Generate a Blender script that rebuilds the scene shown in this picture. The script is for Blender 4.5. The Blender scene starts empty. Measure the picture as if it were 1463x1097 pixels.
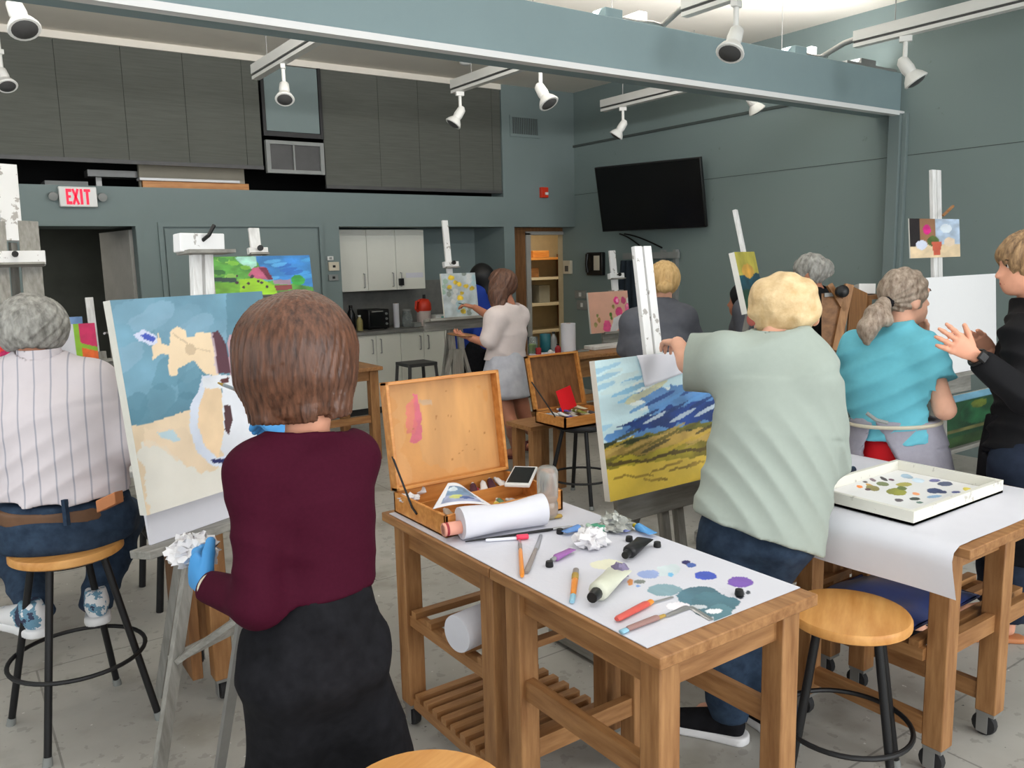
import bpy, math, random
import numpy as np
from mathutils import Vector, Matrix

random.seed(7)
SC = bpy.context.scene
COL = SC.collection
V = lambda *a: np.array(a if len(a) > 1 else a[0], float)
nrm = lambda v: np.asarray(v, float) / (np.linalg.norm(v) + 1e-12)
UP = V(0, 0, 1)

# ------------------------------------------------------------------ camera
PITCH, ROLL, YAW = math.radians(8.634), math.radians(-1.370), math.radians(34.8865)
FPX, EYE = 1180.2, 1.65
CAM = V(0, 0, EYE)
_cp, _sp, _cy, _sy = math.cos(PITCH), math.sin(PITCH), math.cos(YAW), math.sin(YAW)
FW = V(_sy * _cp, _cy * _cp, -_sp)
_r0 = V(_cy, -_sy, 0)
_u0 = np.cross(_r0, FW)
RT = _r0 * math.cos(ROLL) + _u0 * math.sin(ROLL)
CU = -_r0 * math.sin(ROLL) + _u0 * math.cos(ROLL)


def ray(px, py): return FW + RT * (px - 731.5) / FPX - CU * (py - 548.5) / FPX
def at(px, py, d): return CAM + ray(px, py) * d                     # a point at distance d in front of the lens
def tz(px, py, z=0.): r = ray(px, py); return CAM + r * (z - EYE) / r[2]   # on the level z
def ty(px, py, y): r = ray(px, py); return CAM + r * y / r[1]       # on a wall across the room
def tx(px, py, x): r = ray(px, py); return CAM + r * x / r[0]       # on a wall along the room


cd = bpy.data.cameras.new('camera')
co = bpy.data.objects.new('camera', cd)
COL.objects.link(co)
cd.sensor_width = 36.0
cd.lens = 36.0 * FPX / 1463.0
cd.clip_start = 0.05
co.matrix_world = Matrix(((RT[0], CU[0], -FW[0], 0), (RT[1], CU[1], -FW[1], 0), (RT[2], CU[2], -FW[2], EYE), (0, 0, 0, 1)))
SC.camera = co


# ------------------------------------------------------------------ materials
def lin(c):
    c = np.asarray(c, float) / 255.0
    return np.where(c <= 0.04045, c / 12.92, ((c + 0.055) / 1.055) ** 2.4)


MATS = {}


def mat(name, rgb, rough=.6, var=.06, scale=6., stretch=(1, 1, 1), rgb2=None, metal=0., bump=0., kind='noise', thr=None, emit=0., trans=0., sheen=0., spec=.4):
    """rgb mottled by noise towards rgb2; kind 'wave' gives lines; thr makes splatters."""
    if name in MATS: return MATS[name]
    m = bpy.data.materials.new(name)
    m.use_nodes = True
    nt = m.node_tree
    N, L = nt.nodes, nt.links
    b = N['Principled BSDF']
    b.inputs['Roughness'].default_value = rough
    b.inputs['Metallic'].default_value = metal
    b.inputs['Specular IOR Level'].default_value = spec
    if trans: b.inputs['Transmission Weight'].default_value = trans
    if sheen: b.inputs['Sheen Weight'].default_value = sheen
    a = lin(rgb)
    c2 = lin(rgb2) if rgb2 is not None else np.clip(a * (1 + 2 * var), 0, 1)
    a1 = a if rgb2 is not None else a * (1 - var)
    tc = N.new('ShaderNodeTexCoord')
    mp = N.new('ShaderNodeMapping')
    mp.inputs['Scale'].default_value = stretch
    L.new(tc.outputs['Object'], mp.inputs['Vector'])
    if kind == 'wave':
        t = N.new('ShaderNodeTexWave')
        t.inputs['Scale'].default_value = scale
        t.inputs['Distortion'].default_value = 1.5
        fac = t.outputs['Fac']
    else:
        t = N.new('ShaderNodeTexNoise')
        t.inputs['Scale'].default_value = scale
        t.inputs['Detail'].default_value = 5
        t.inputs['Roughness'].default_value = .6
        fac = t.outputs['Fac']
    L.new(mp.outputs['Vector'], t.inputs['Vector'])
    rmp = N.new('ShaderNodeValToRGB')
    lo, hi = (thr, thr + .03) if thr else (.3, .7)
    rmp.color_ramp.elements[0].position = lo
    rmp.color_ramp.elements[1].position = hi
    rmp.color_ramp.elements[0].color = (*a1, 1)
    rmp.color_ramp.elements[1].color = (*c2, 1)
    L.new(fac, rmp.inputs['Fac'])
    L.new(rmp.outputs['Color'], b.inputs['Base Color'])
    if bump:
        bp = N.new('ShaderNodeBump')
        bp.inputs['Strength'].default_value = bump
        bp.inputs['Distance'].default_value = .01
        L.new(fac, bp.inputs['Height'])
        L.new(bp.outputs['Normal'], b.inputs['Normal'])
    if emit:
        L.new(rmp.outputs['Color'], b.inputs['Emission Color'])
        b.inputs['Emission Strength'].default_value = emit
    m.diffuse_color = (*a, 1)
    MATS[name] = m
    return m


def mat_painted(name='painted', rough=.55):
    """pigment colours that were brushed on a surface, kept per vertex"""
    if name in MATS: return MATS[name]
    m = bpy.data.materials.new(name)
    m.use_nodes = True
    N, L = m.node_tree.nodes, m.node_tree.links
    b = N['Principled BSDF']
    b.inputs['Roughness'].default_value = rough
    at_ = N.new('ShaderNodeAttribute')
    at_.attribute_name = 'Pigment'
    L.new(at_.outputs['Color'], b.inputs['Base Color'])
    tc = N.new('ShaderNodeTexCoord')
    nz_ = N.new('ShaderNodeTexNoise')
    nz_.inputs['Scale'].default_value = 90
    L.new(tc.outputs['Object'], nz_.inputs['Vector'])
    bp = N.new('ShaderNodeBump')
    bp.inputs['Strength'].default_value = .25
    bp.inputs['Distance'].default_value = .004
    L.new(nz_.outputs['Fac'], bp.inputs['Height'])
    L.new(bp.outputs['Normal'], b.inputs['Normal'])
    MATS[name] = m
    return m


W_PINE = (196, 150, 98)
for ax, st in (('x', (1, 9, 9)), ('y', (9, 1, 9)), ('z', (9, 9, 1))):
    mat('pine_' + ax, (134, 90, 52), .5, scale=5, stretch=st, rgb2=(176, 130, 84))
    mat('orange_wood_' + ax, (186, 116, 52), .4, scale=4, stretch=st, rgb2=(222, 158, 88))
    mat('brown_wood_' + ax, (110, 74, 44), .5, scale=4, stretch=st, rgb2=(150, 106, 66))
    mat('grey_wood_' + ax, (122, 120, 114), .7, scale=5, stretch=st, rgb2=(158, 156, 150))
    mat('white_wood_' + ax, (205, 204, 202), .6, scale=7, stretch=st, rgb2=(238, 238, 238))
mat('splat_wood', (236, 236, 236), .6, scale=16, rgb2=(176, 172, 168), thr=.6)
mat('wall_paint', (120, 134, 134), .75, var=.02, scale=2)
mat('beam_paint', (136, 156, 160), .7, var=.02, scale=2)
mat('ceiling_paint', (232, 226, 215), .85, var=.02, scale=2)
mat('black_metal', (22, 22, 24), .45, var=.1)
mat('dark_metal', (70, 70, 70), .45, var=.1)
mat('grey_metal', (150, 150, 148), .4, metal=.5)
mat('chrome', (200, 200, 200), .2, metal=.95)
mat('white_plastic', (228, 228, 226), .4, var=.02)
mat('cream_plastic', (205, 196, 176), .5, var=.03)
mat('black_plastic', (16, 16, 17), .4, var=.1)
mat('grey_plastic', (135, 138, 136), .5)
mat('paper', (216, 216, 224), .8, var=.02)
mat('canvas_white', (238, 238, 238), .8, var=.015, scale=40)
mat('canvas_edge', (222, 220, 212), .8, var=.04)
mat('white_track', (226, 226, 222), .4, var=.01)
mat('cabinet_white', (226, 226, 216), .5, var=.01)
mat('red_plastic', (205, 55, 30), .4)
mat('glass', (225, 235, 235), .06, var=0, trans=.9)
mat('blue_glove', (70, 150, 215), .5, var=.04)
mat('skin', (222, 160, 132), .55, var=.05, scale=14)
mat('skin_tan', (178, 118, 92), .55, var=.06, scale=14)
mat('skin_pale', (226, 172, 146), .55, var=.05, scale=14)
mat('rubber', (40, 40, 42), .7)
mat('cardboard', (176, 124, 86), .8)
mat_painted()


# ------------------------------------------------------------------ objects
WM = {}          # world matrix (4x4 Matrix) of every parent made here


def tag(o, label=None, cat=None, group=None, kind=None):
    if label: o['label'] = label
    if cat: o['category'] = cat
    if group: o['group'] = group
    if kind: o['kind'] = kind
    return o


def thing(name, label, cat, loc=(0, 0, 0), rz=0., group=None):
    o = bpy.data.objects.new(name, None)
    COL.objects.link(o)
    o.empty_display_size = .05
    o.location = tuple(float(x) for x in loc)
    o.rotation_euler = (0, 0, rz)
    WM[o.name] = Matrix.Translation(o.location) @ Matrix.Rotation(rz, 4, 'Z')
    return tag(o, label, cat, group)


def kids(o): return [c for c in bpy.data.objects if c.parent == o]


def copy_tree(o, loc, rz=0., label=None, group=None):
    def rec(s, par):
        c = s.copy()
        COL.objects.link(c)
        if par: c.parent = par; c.matrix_parent_inverse = s.matrix_parent_inverse.copy()
        for k in kids(s): rec(k, c)
        return c
    c = rec(o, None)
    c.location = tuple(float(x) for x in loc)
    c.rotation_euler = (0, 0, rz)
    if label: c['label'] = label
    if group: c['group'] = group
    return c


def frame_of(d, up=UP):
    d = nrm(d)
    s = np.cross(d, up)
    if np.linalg.norm(s) < 1e-4: s = np.cross(d, V(1, 0, 0))
    s = nrm(s)
    return s, np.cross(s, d), d


class MB:
    def __init__(self): self.v, self.f, self.mi, self.n = [], [], [], 0

    def add(self, verts, faces, mi=0):
        verts = np.asarray(verts, float).reshape(-1, 3)
        self.v.append(verts)
        self.f += [tuple(i + self.n for i in f) for f in faces]
        self.mi += [mi] * len(faces)
        self.n += len(verts)
        return self

    def obox(self, c, ex, ey, ez, mi=0):      # centre and three half-axis vectors
        c, ex, ey, ez = map(np.asarray, (c, ex, ey, ez))
        v = [c + sx * ex + sy * ey + sz * ez for sz in (-1, 1) for sy in (-1, 1) for sx in (-1, 1)]
        F = [(0, 2, 3, 1), (4, 5, 7, 6), (0, 1, 5, 4), (2, 6, 7, 3), (0, 4, 6, 2), (1, 3, 7, 5)]
        if np.dot(np.cross(ex, ey), ez) < 0: F = [f[::-1] for f in F]
        return self.add(v, F, mi)

    def box(self, x0, x1, y0, y1, z0, z1, mi=0):
        return self.obox(((x0 + x1) / 2, (y0 + y1) / 2, (z0 + z1) / 2), ((x1 - x0) / 2, 0, 0), (0, (y1 - y0) / 2, 0), (0, 0, (z1 - z0) / 2), mi)

    def bar(self, p, q, w, t, up=UP, mi=0):   # w across, t along up
        p, q = V(p), V(q)
        s, u, d = frame_of(q - p, up)
        return self.obox((p + q) / 2, s * w / 2, (q - p) / 2, u * t / 2, mi)

    def tube(self, pts, r, seg=10, mi=0, caps=True, closed=False):
        pts = [V(p) for p in pts]
        n = len(pts)
        rs = r if hasattr(r, '__len__') else [r] * n
        V_, up = [], None
        for i, p in enumerate(pts):
            a = pts[(i - 1) % n] if closed else pts[max(i - 1, 0)]
            b = pts[(i + 1) % n] if closed else pts[min(i + 1, n - 1)]
            d = nrm(b - a)
            if up is None: s, u, _ = frame_of(d)
            else:
                s = nrm(np.cross(d, up)); u = np.cross(s, d)
            up = u
            for k in range(seg):
                t = 2 * math.pi * k / seg
                V_.append(p + rs[i] * (math.cos(t) * s + math.sin(t) * u))
        F = []
        for i in range(n if closed else n - 1):
            j = (i + 1) % n
            for k in range(seg):
                l = (k + 1) % seg
                F.append((i * seg + k, j * seg + k, j * seg + l, i * seg + l)[::-1])
        if caps and not closed:
            F.append(tuple(range(seg))[::-1]); F.append(tuple((n - 1) * seg + k for k in range(seg)))
            F[-1] = F[-1]
        return self.add(V_, F, mi)

    def lathe(self, prof, c=(0, 0, 0), ax=UP, seg=24, mi=0):   # prof: (radius, height)
        c = V(c)
        s, u, d = frame_of(ax)
        V_ = []
        for r, h in prof:
            for k in range(seg):
                t = 2 * math.pi * k / seg
                V_.append(c + d * h + max(r, 1e-4) * (math.cos(t) * s + math.sin(t) * u))
        F = []
        for i in range(len(prof) - 1):
            for k in range(seg):
                l = (k + 1) % seg
                F.append((i * seg + k, i * seg + l, (i + 1) * seg + l, (i + 1) * seg + k))
        F.append(tuple(range(seg))[::-1]); F.append(tuple((len(prof) - 1) * seg + k for k in range(seg)))
        return self.add(V_, [f[::-1] for f in F], mi)

    def prism(self, poly, o, ex, ey, ez, mi=0):   # poly in (ex, ey), extruded by ez
        o, ex, ey, ez = map(V, (o, ex, ey, ez))
        n = len(poly)
        b = [o + ex * x + ey * y for x, y in poly]
        F = [tuple(range(n))[::-1], tuple(range(n, 2 * n))] + [(i, (i + 1) % n, n + (i + 1) % n, n + i) for i in range(n)]
        ar = sum(poly[i][0] * poly[(i + 1) % n][1] - poly[(i + 1) % n][0] * poly[i][1] for i in range(n))
        if ar * np.dot(np.cross(ex, ey), ez) < 0: F = [f[::-1] for f in F]
        return self.add(b + [p + ez for p in b], F, mi)

    def blob(self, c, r, seg=12, rings=8, amp=0., seed=0, mi=0, ax=None):
        c, r = V(c), V(r) if hasattr(r, '__len__') else V(r, r, r)
        rs = np.random.RandomState(seed)
        ph = rs.rand(6, 4) * 6.28
        A = np.eye(3) if ax is None else np.array(ax)
        V_, F = [], []
        for i in range(rings + 1):
            th = math.pi * i / rings
            for k in range(seg):
                f = 2 * math.pi * k / seg
                d = V(math.sin(th) * math.cos(f), math.sin(th) * math.sin(f), math.cos(th))
                g = 1 + amp * sum(math.sin((j + 2) * (d @ V(math.cos(p[0]), math.sin(p[0]), math.cos(p[1]))) * 2 + p[2]) for j, p in enumerate(ph)) / 3
                V_.append(c + (d * r * g) @ A)
        for i in range(rings):
            for k in range(seg):
                l = (k + 1) % seg
                F.append((i * seg + k, (i + 1) * seg + k, (i + 1) * seg + l, i * seg + l))
        return self.add(V_, F, mi)

    def build(self, name, mats, parent=None, bevel=0., smooth=40, label=None, origin=None, cols=None, weld=False):
        if not self.v: return None
        v = np.concatenate(self.v)
        me = bpy.data.meshes.new(name)
        o = bpy.data.objects.new(name, me)
        COL.objects.link(o)
        if parent is not None:
            M = np.array(WM[parent.name])
            v = (v - M[:3, 3]) @ M[:3, :3]
            o.parent = parent
            WM[o.name] = WM[parent.name]
        else:
            c = V(origin) if origin is not None else V((v[:, 0].min() + v[:, 0].max()) / 2, (v[:, 1].min() + v[:, 1].max()) / 2, v[:, 2].min())
            v = v - c
            o.location = tuple(c)
            WM[o.name] = Matrix.Translation(o.location)
        me.from_pydata(v.tolist(), [], self.f)
        for m in (mats if isinstance(mats, (list, tuple)) else [mats]):
            me.materials.append(MATS[m] if isinstance(m, str) else m)
        me.polygons.foreach_set('material_index', self.mi)
        if cols is not None:
            a = me.color_attributes.new('Pigment', 'FLOAT_COLOR', 'POINT')
            a.data.foreach_set('color', np.concatenate([cols, np.ones((len(cols), 1))], 1).astype(np.float32).ravel())
        me.update()
        if smooth:
            me.polygons.foreach_set('use_smooth', [True] * len(me.polygons))
            if smooth < 180: me.set_sharp_from_angle(angle=math.radians(smooth))
        if bevel:
            b = o.modifiers.new('edge', 'BEVEL')
            b.width = bevel; b.segments = 2; b.limit_method = 'ANGLE'; b.angle_limit = math.radians(40)
        if label: o['label'] = label
        return o


def one(mb, name, m, label, cat, group=None, kind=None, **k):
    return tag(mb.build(name, m, None, **k), label, cat, group, kind)


def B(*a, **k): return MB().box(*a, **k)


def struct(mb, name, m, label, **k):
    return tag(mb.build(name, m, None, **k), label, 'room', None, 'structure')


# ------------------------------------------------------------------ pigment on canvases
def vnoise(x, y, seed=0, octv=4):
    x, y = np.asarray(x, float), np.asarray(y, float)
    out, amp, tot = np.zeros_like(x), 1., 0.
    rs = np.random.RandomState(seed)
    tab = rs.rand(64, 64)
    for _ in range(octv):
        xi, yi = np.floor(x).astype(int), np.floor(y).astype(int)
        fx, fy = x - xi, y - yi
        fx, fy = fx * fx * (3 - 2 * fx), fy * fy * (3 - 2 * fy)
        g = lambda a, b: tab[a % 64, b % 64]
        out += amp * ((g(xi, yi) * (1 - fx) + g(xi + 1, yi) * fx) * (1 - fy) + (g(xi, yi + 1) * (1 - fx) + g(xi + 1, yi + 1) * fx) * fy)
        tot += amp
        amp *= .5; x = x * 2 + 17; y = y * 2 + 5
    return out / tot


def inpoly(x, y, poly):
    c = np.zeros(x.shape, bool)
    n = len(poly)
    for i in range(n):
        (x1, y1), (x2, y2) = poly[i], poly[(i + 1) % n]
        if y1 == y2: continue
        c ^= ((y1 > y) != (y2 > y)) & (x < (x2 - x1) * (y - y1) / (y2 - y1) + x1)
    return c


class Paint:
    """a sheet of pigment: grid of (u right, v up) points whose colours are laid on in layers"""
    def __init__(self, nu, nv, rgb, var=.05, seed=1, fu=3., fv=3.):
        self.nu, self.nv = nu, nv
        self.U, self.Vv = np.meshgrid(np.linspace(0, 1, nu), np.linspace(0, 1, nv))
        n = vnoise(self.U * fu, self.Vv * fv, seed)[..., None] - .5
        self.C = np.clip(np.ones((nv, nu, 3)) * np.asarray(rgb, float) * (1 + n * 4 * var), 0, 255)
        self.k = seed

    def put(self, mask, rgb, var=.05, f=6., op=1.):
        self.k += 1
        n = vnoise(self.U * f, self.Vv * f, self.k)[..., None] - .5
        col = np.clip(np.asarray(rgb, float) * (1 + n * 4 * var), 0, 255)
        m = np.asarray(mask, float)[..., None] * op
        self.C = self.C * (1 - m) + col * m
        return self

    def poly(self, pts, rgb, var=.05, wob=.01, **k):
        du = (vnoise(self.U * 14, self.Vv * 14, self.k + 50) - .5) * 2 * wob
        dv = (vnoise(self.U * 14, self.Vv * 14, self.k + 90) - .5) * 2 * wob
        return self.put(inpoly(self.U + du, self.Vv + dv, pts), rgb, var, **k)

    def ell(self, u, v, a, b, rgb, var=.05, wob=.15, rot=0., **k):
        x, y = self.U - u, self.Vv - v
        x, y = x * math.cos(rot) + y * math.sin(rot), -x * math.sin(rot) + y * math.cos(rot)
        r = np.hypot(x / a, y / b) + (vnoise(self.U * 12, self.Vv * 12, self.k + 31) - .5) * 2 * wob
        return self.put(r < 1, rgb, var, **k)


def panel(mb, o, e, w, W, H, th, nrmv, paint, back=0):
    """board with a painted grid on the face that looks along nrmv; returns pigment array"""
    o, e, w, nv_ = V(o), V(e), V(w), V(nrmv)
    g = [o + e * (u * W) + w * (v * H) for u, v in zip(paint.U.ravel(), paint.Vv.ravel())]
    n0 = mb.n
    F = []
    nu = paint.nu
    flip = np.dot(np.cross(e, w), nv_) < 0
    for j in range(paint.nv - 1):
        for i in range(nu - 1):
            q = (j * nu + i, j * nu + i + 1, (j + 1) * nu + i + 1, (j + 1) * nu + i)
            F.append(q[::-1] if flip else q)
    mb.add(g, F, 0)
    cols = lin(paint.C.reshape(-1, 3))
    extra = mb.n
    mb.obox(o + e * W / 2 + w * H / 2 - nv_ * (th / 2 + .0006), e * W / 2, w * H / 2, nv_ * th / 2, 1)
    return np.concatenate([cols, np.ones((mb.n - extra, 3)) * .8])


class Plane:
    """the leaning plane of a canvas: lower left corner o, right e, up w"""
    def __init__(self, o, e, w, W, H):
        self.o, self.e, self.w, self.W, self.H = V(o), V(e), V(w), W, H
        self.n = nrm(np.cross(self.e, self.w))

    def uv(self, px, py):
        r = ray(px, py)
        P = CAM + r * (np.dot(self.o - CAM, self.n) / np.dot(r, self.n))
        return np.dot(P - self.o, self.e) / self.W, np.dot(P - self.o, self.w) / self.H

    def px(self, pts): return [self.uv(*p) for p in pts]


def canvas(pl, paint, label, cat='painting', th=.02, name='painting', group=None, edge='canvas_edge'):
    mb = MB()
    cols = panel(mb, pl.o, pl.e, pl.w, pl.W, pl.H, th, pl.n, paint)
    o = mb.build(name, ['painted', edge], None, cols=cols, smooth=30)
    return tag(o, label, cat, group)
# ------------------------------------------------------------------ the room
XR, YB, ZC = 6.66, 8.10, 3.62
XL, YF = -3.2, -3.6
HD, LG = 2.02, 2.36          # door head level, ledge level


def floor_mat():
    m = mat('floor_concrete', (158, 155, 148), .55, scale=1.3, rgb2=(182, 180, 174), bump=.05)
    N, L = m.node_tree.nodes, m.node_tree.links
    b = N['Principled BSDF']
    src = b.inputs['Base Color'].links[0].from_socket
    tc = N.new('ShaderNodeTexCoord')
    def layer(src, scale, thr, col, det=3., w=.02, op=1.):
        t = N.new('ShaderNodeTexNoise'); t.inputs['Scale'].default_value = scale; t.inputs['Detail'].default_value = det
        L.new(tc.outputs['Object'], t.inputs['Vector'])
        r = N.new('ShaderNodeValToRGB')
        r.color_ramp.elements[0].position, r.color_ramp.elements[1].position = thr, thr + w
        r.color_ramp.elements[1].color = (op, op, op, 1)
        L.new(t.outputs['Fac'], r.inputs['Fac'])
        x = N.new('ShaderNodeMix'); x.data_type = 'RGBA'
        L.new(r.outputs['Color'], x.inputs['Factor'])
        L.new(src, x.inputs['A']); x.inputs['B'].default_value = (*lin(col), 1)
        return x.outputs['Result']
    s = layer(src, 24, .62, (128, 125, 118), op=.4)
    s = layer(s, 3.1, .56, (140, 136, 126), 6., .12, .7)
    s = layer(s, 41, .74, (70, 68, 66))
    s = layer(s, 33, .73, (215, 214, 210))
    bk = N.new('ShaderNodeTexBrick')
    bk.offset = .35
    bk.inputs['Scale'].default_value = 1.
    bk.inputs['Brick Width'].default_value = 2.4; bk.inputs['Row Height'].default_value = 1.2
    bk.inputs['Mortar Size'].default_value = .004
    bk.inputs['Color1'].default_value = bk.inputs['Color2'].default_value = (0, 0, 0, 1)
    bk.inputs['Mortar'].default_value = (.55, .55, .55, 1)
    L.new(tc.outputs['Object'], bk.inputs['Vector'])
    x = N.new('ShaderNodeMix'); x.data_type = 'RGBA'
    L.new(bk.outputs['Color'], x.inputs['Factor']); L.new(s, x.inputs['A']); x.inputs['B'].default_value = (*lin((88, 86, 82)), 1)
    L.new(x.outputs['Result'], b.inputs['Base Color'])
    return m


floor_mat()
mat('wall_marked', (122, 137, 136), .75, scale=9, rgb2=(110, 124, 122), thr=.7)
mat('shade_cloth', (84, 86, 80), .85, scale=3, stretch=(1, 1, 22), rgb2=(96, 98, 92))
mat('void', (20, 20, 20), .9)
mat('dark_room_paint', (96, 100, 94), .8)
mat('door_grey', (170, 168, 162), .6)
mat('trim_white', (240, 240, 240), .25, var=0)
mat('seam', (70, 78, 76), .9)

struct(B(XL, 8.4, YF, 11.2, -.1, 0), 'floor', 'floor_concrete', 'paint splattered grey concrete floor of the studio')
struct(B(XL, 8.4, YF, 11.2, ZC, ZC + .1), 'ceiling', 'ceiling_paint', 'flat cream ceiling above the beam and light tracks')
struct(B(XR, XR + .15, YF, 8.35, 0, ZC), 'wall_right', 'wall_marked', 'long grey green wall that carries the television')
wl = MB().box(XL - .15, XL, YF, 11.2, 0, ZC)
struct(wl, 'wall_left', 'wall_paint', 'grey green side wall out of view')

# back wall: header, ledge, upper block, lower piers
mb = MB()
mb.box(XL, XR, YB, 8.35, HD, LG)                      # header
mb.box(5.59, XR, YB, 8.35, LG, ZC)                    # upper right block
mb.box(XL, .737, YB, 8.25, 0, HD)
mb.box(1.572, 3.522, YB, 8.25, 0, HD)
mb.box(3.40, 3.522, 8.25, 8.80, 0, HD)                # niche cheeks
mb.box(5.587, 5.737, YB, 8.80, 0, HD)
mb.box(3.40, 5.72, 8.75, 8.85, 0, LG)                 # niche back
mb.box(XL, 5.737, 8.35, 8.85, HD, LG)                 # soffit above the niche
struct(mb, 'wall_back', 'wall_paint', 'grey green back wall with kitchen niche, ledge and doorways')
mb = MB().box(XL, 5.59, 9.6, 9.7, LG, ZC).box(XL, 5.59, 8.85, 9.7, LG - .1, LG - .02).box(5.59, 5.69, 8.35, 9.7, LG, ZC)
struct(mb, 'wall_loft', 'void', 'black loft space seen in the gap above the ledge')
# dark room beyond the left doorway
mb = MB().box(-1.0, 2.6, 10.6, 10.7, 0, 2.3).box(-1.1, -1.0, 8.25, 10.7, 0, 2.3).box(2.6, 2.7, 8.25, 10.7, 0, 2.3).box(-1.1, 2.7, 8.86, 10.7, 2.2, 2.3)
struct(mb, 'wall_dark_room', 'dark_room_paint', 'dim room seen through the left doorway')
mb = MB()
mb.box(.69, .735, YB - .012, YB, 0, 2.016).box(1.574, 1.62, YB - .012, YB, 0, 2.016).box(.69, 1.62, YB - .012, YB, 2.016, 2.06)
struct(mb, 'trim_1', 'wall_paint', 'painted casing around the left doorway')
d1 = MB().bar((1.565, 8.27, 1.0), (1.44, 9.04, 1.0), .04, 1.98)
d1 = struct(d1, 'door_1', 'door_grey', 'pale grey door standing open into the dark room')
MB().tube([(1.43, 8.98, 1.02), (1.36, 8.97, 1.02), (1.36, 8.9, 1.02)], .012).build('door_handle', 'chrome', d1)
mb = MB().box(.35, 1.02, 10.57, 10.6, 0, 2.0).box(.44, .93, 10.55, 10.575, .1, 1.9)
struct(mb, 'door_2', 'dark_room_paint', 'closed panel door inside the dim room')
# closet doors between doorway and kitchen
for i, (a, b) in enumerate(((1.815, 2.58), (2.60, 3.28))):
    d = struct(B(a, b, YB - .018, YB - .001, .02, 1.995), 'door_%d' % (3 + i), 'wall_paint',
               ('closed flush closet door beside the open doorway', 'closed flush closet door beside the kitchen niche')[i], bevel=.004)
    MB().lathe([(.012, 0), (.012, .03), (.025, .035), (.025, .05), (.01, .06)], ((b - .06) if i == 0 else a + .06, YB - .018, 1.0), (0, -1, 0), 12).build('door_knob', 'chrome', d)
struct(MB().box(1.76, 1.80, YB - .03, YB, 0, 2.01).box(3.295, 3.335, YB - .03, YB, 0, 2.01).box(1.76, 3.335, YB - .03, YB, 2.01, 2.05), 'trim_2', 'wall_paint', 'casing around the pair of closet doors')
# recess with the storeroom door
YD = 8.35
pL, pJ, pT = ty(735, 400, YD)[0], ty(758, 400, YD)[0], ty(780, 333, YD)[2]
mb = MB().box(5.737, pJ - .07, YD, YD + .1, 0, HD).box(pJ - .07, XR, YD, YD + .1, pT + .0, HD)
struct(mb, 'wall_recess', 'brown_wood_z', 'brown panelled wall around the storeroom doorway')
struct(MB().box(pJ - .07, pJ, YD - .02, YD + .14, 0, pT).box(pJ - .07, XR, YD - .02, YD + .14, pT - .02, pT + .02), 'trim_3', 'door_grey', 'pale frame of the storeroom doorway')
mat('store_wall', (190, 178, 150), .8)
mb = MB().box(5.75, 8.3, 10.3, 10.4, 0, 2.6).box(5.75, 5.85, 8.45, 10.3, 0, 2.6).box(8.2, 8.3, 8.35, 10.3, 0, 2.6).box(5.75, 8.3, 8.45, 10.4, 2.5, 2.6)
mb.box(XR + .001, 8.3, 8.351, 8.45, 0, 2.6)
struct(mb, 'wall_storeroom', 'store_wall', 'warm lit storeroom walls beyond the doorway')
# beam across the room
mb = MB().box(XL, XR, 3.90, 4.12, 2.745, 3.065)
struct(mb, 'beam', 'beam_paint', 'pale grey green beam crossing the room under the ceiling', bevel=.006)
struct(MB().box(XL, XR, 3.872, 3.93, 2.726, 2.744).box(XL, XR, 3.865, 3.874, 2.726, 2.76), 'trim_4', 'trim_white', 'bright white metal edge along the bottom of the beam')
struct(MB().box(XR - .07, XR, 3.86, 3.96, 0, 2.74).box(XR - .04, XR, 3.82, 3.86, 0, 2.74), 'trim_5', 'wall_paint', 'slim post under the beam end on the long wall', bevel=.004)
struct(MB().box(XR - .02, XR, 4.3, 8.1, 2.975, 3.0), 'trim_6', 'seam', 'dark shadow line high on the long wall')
struct(MB().box(XR - .003, XR, -2, 8.1, 2.404, 2.409), 'trim_7', 'seam', 'fine panel joint along the long wall')
struct(MB().box(XL, 5.59, YB + .0, YB + .06, ZC - .06, ZC), 'trim_8', 'ceiling_paint', 'cream rail above the shades')
# rear wall with windows behind the viewer
mb = MB().box(XL, XR, YF - .15, YF, 0, .9).box(XL, XR, YF - .15, YF, 3.3, ZC)
for x0, x1 in ((XL, -2.6), (-.2, .3), (2.7, 3.2), (5.6, XR)): mb.box(x0, x1, YF - .15, YF, .9, 3.3)
struct(mb, 'wall_rear', 'wall_paint', 'window wall on the near side of the room')
for i, (x0, x1) in enumerate(((-2.6, -.2), (.3, 2.7), (3.2, 5.6))):
    mb = MB()
    for a, b in ((x0, x0 + .06), (x1 - .06, x1), ((x0 + x1) / 2 - .03, (x0 + x1) / 2 + .03)): mb.box(a, b, YF - .1, YF - .04, .9, 3.3)
    for a, b in ((.9, .96), (3.24, 3.3), (2.2, 2.25)): mb.box(x0, x1, YF - .1, YF - .04, a, b)
    struct(mb, 'window_%d' % (i + 1), 'white_plastic', 'tall daylight window %s' % ('nearest the side wall', 'at the middle of the near wall', 'nearest the television wall')[i])

# shades above the ledge
def shade(name, x0, x1, z0, seams, label):
    t = thing(name, label, 'window shade', (x0, YB + .02, z0), group='dark grey shades above the ledge')
    mb = MB()
    xs = [x0] + [ty(p, 150, YB + .02)[0] for p in seams] + [x1]
    for a, b in zip(xs[:-1], xs[1:]): mb.box(a + .002, b - .002, YB + .02, YB + .035, z0 + .02, ZC - .06)
    mb.build('fabric', 'shade_cloth', t)
    MB().box(x0, x1, YB + .034, YB + .038, z0 + .02, ZC - .07).build('lining', 'dark_metal', t)
    MB().box(x0, x1, YB + .012, YB + .045, z0 - .01, z0 + .025).build('bottom_rail', 'dark_metal', t)


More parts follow.
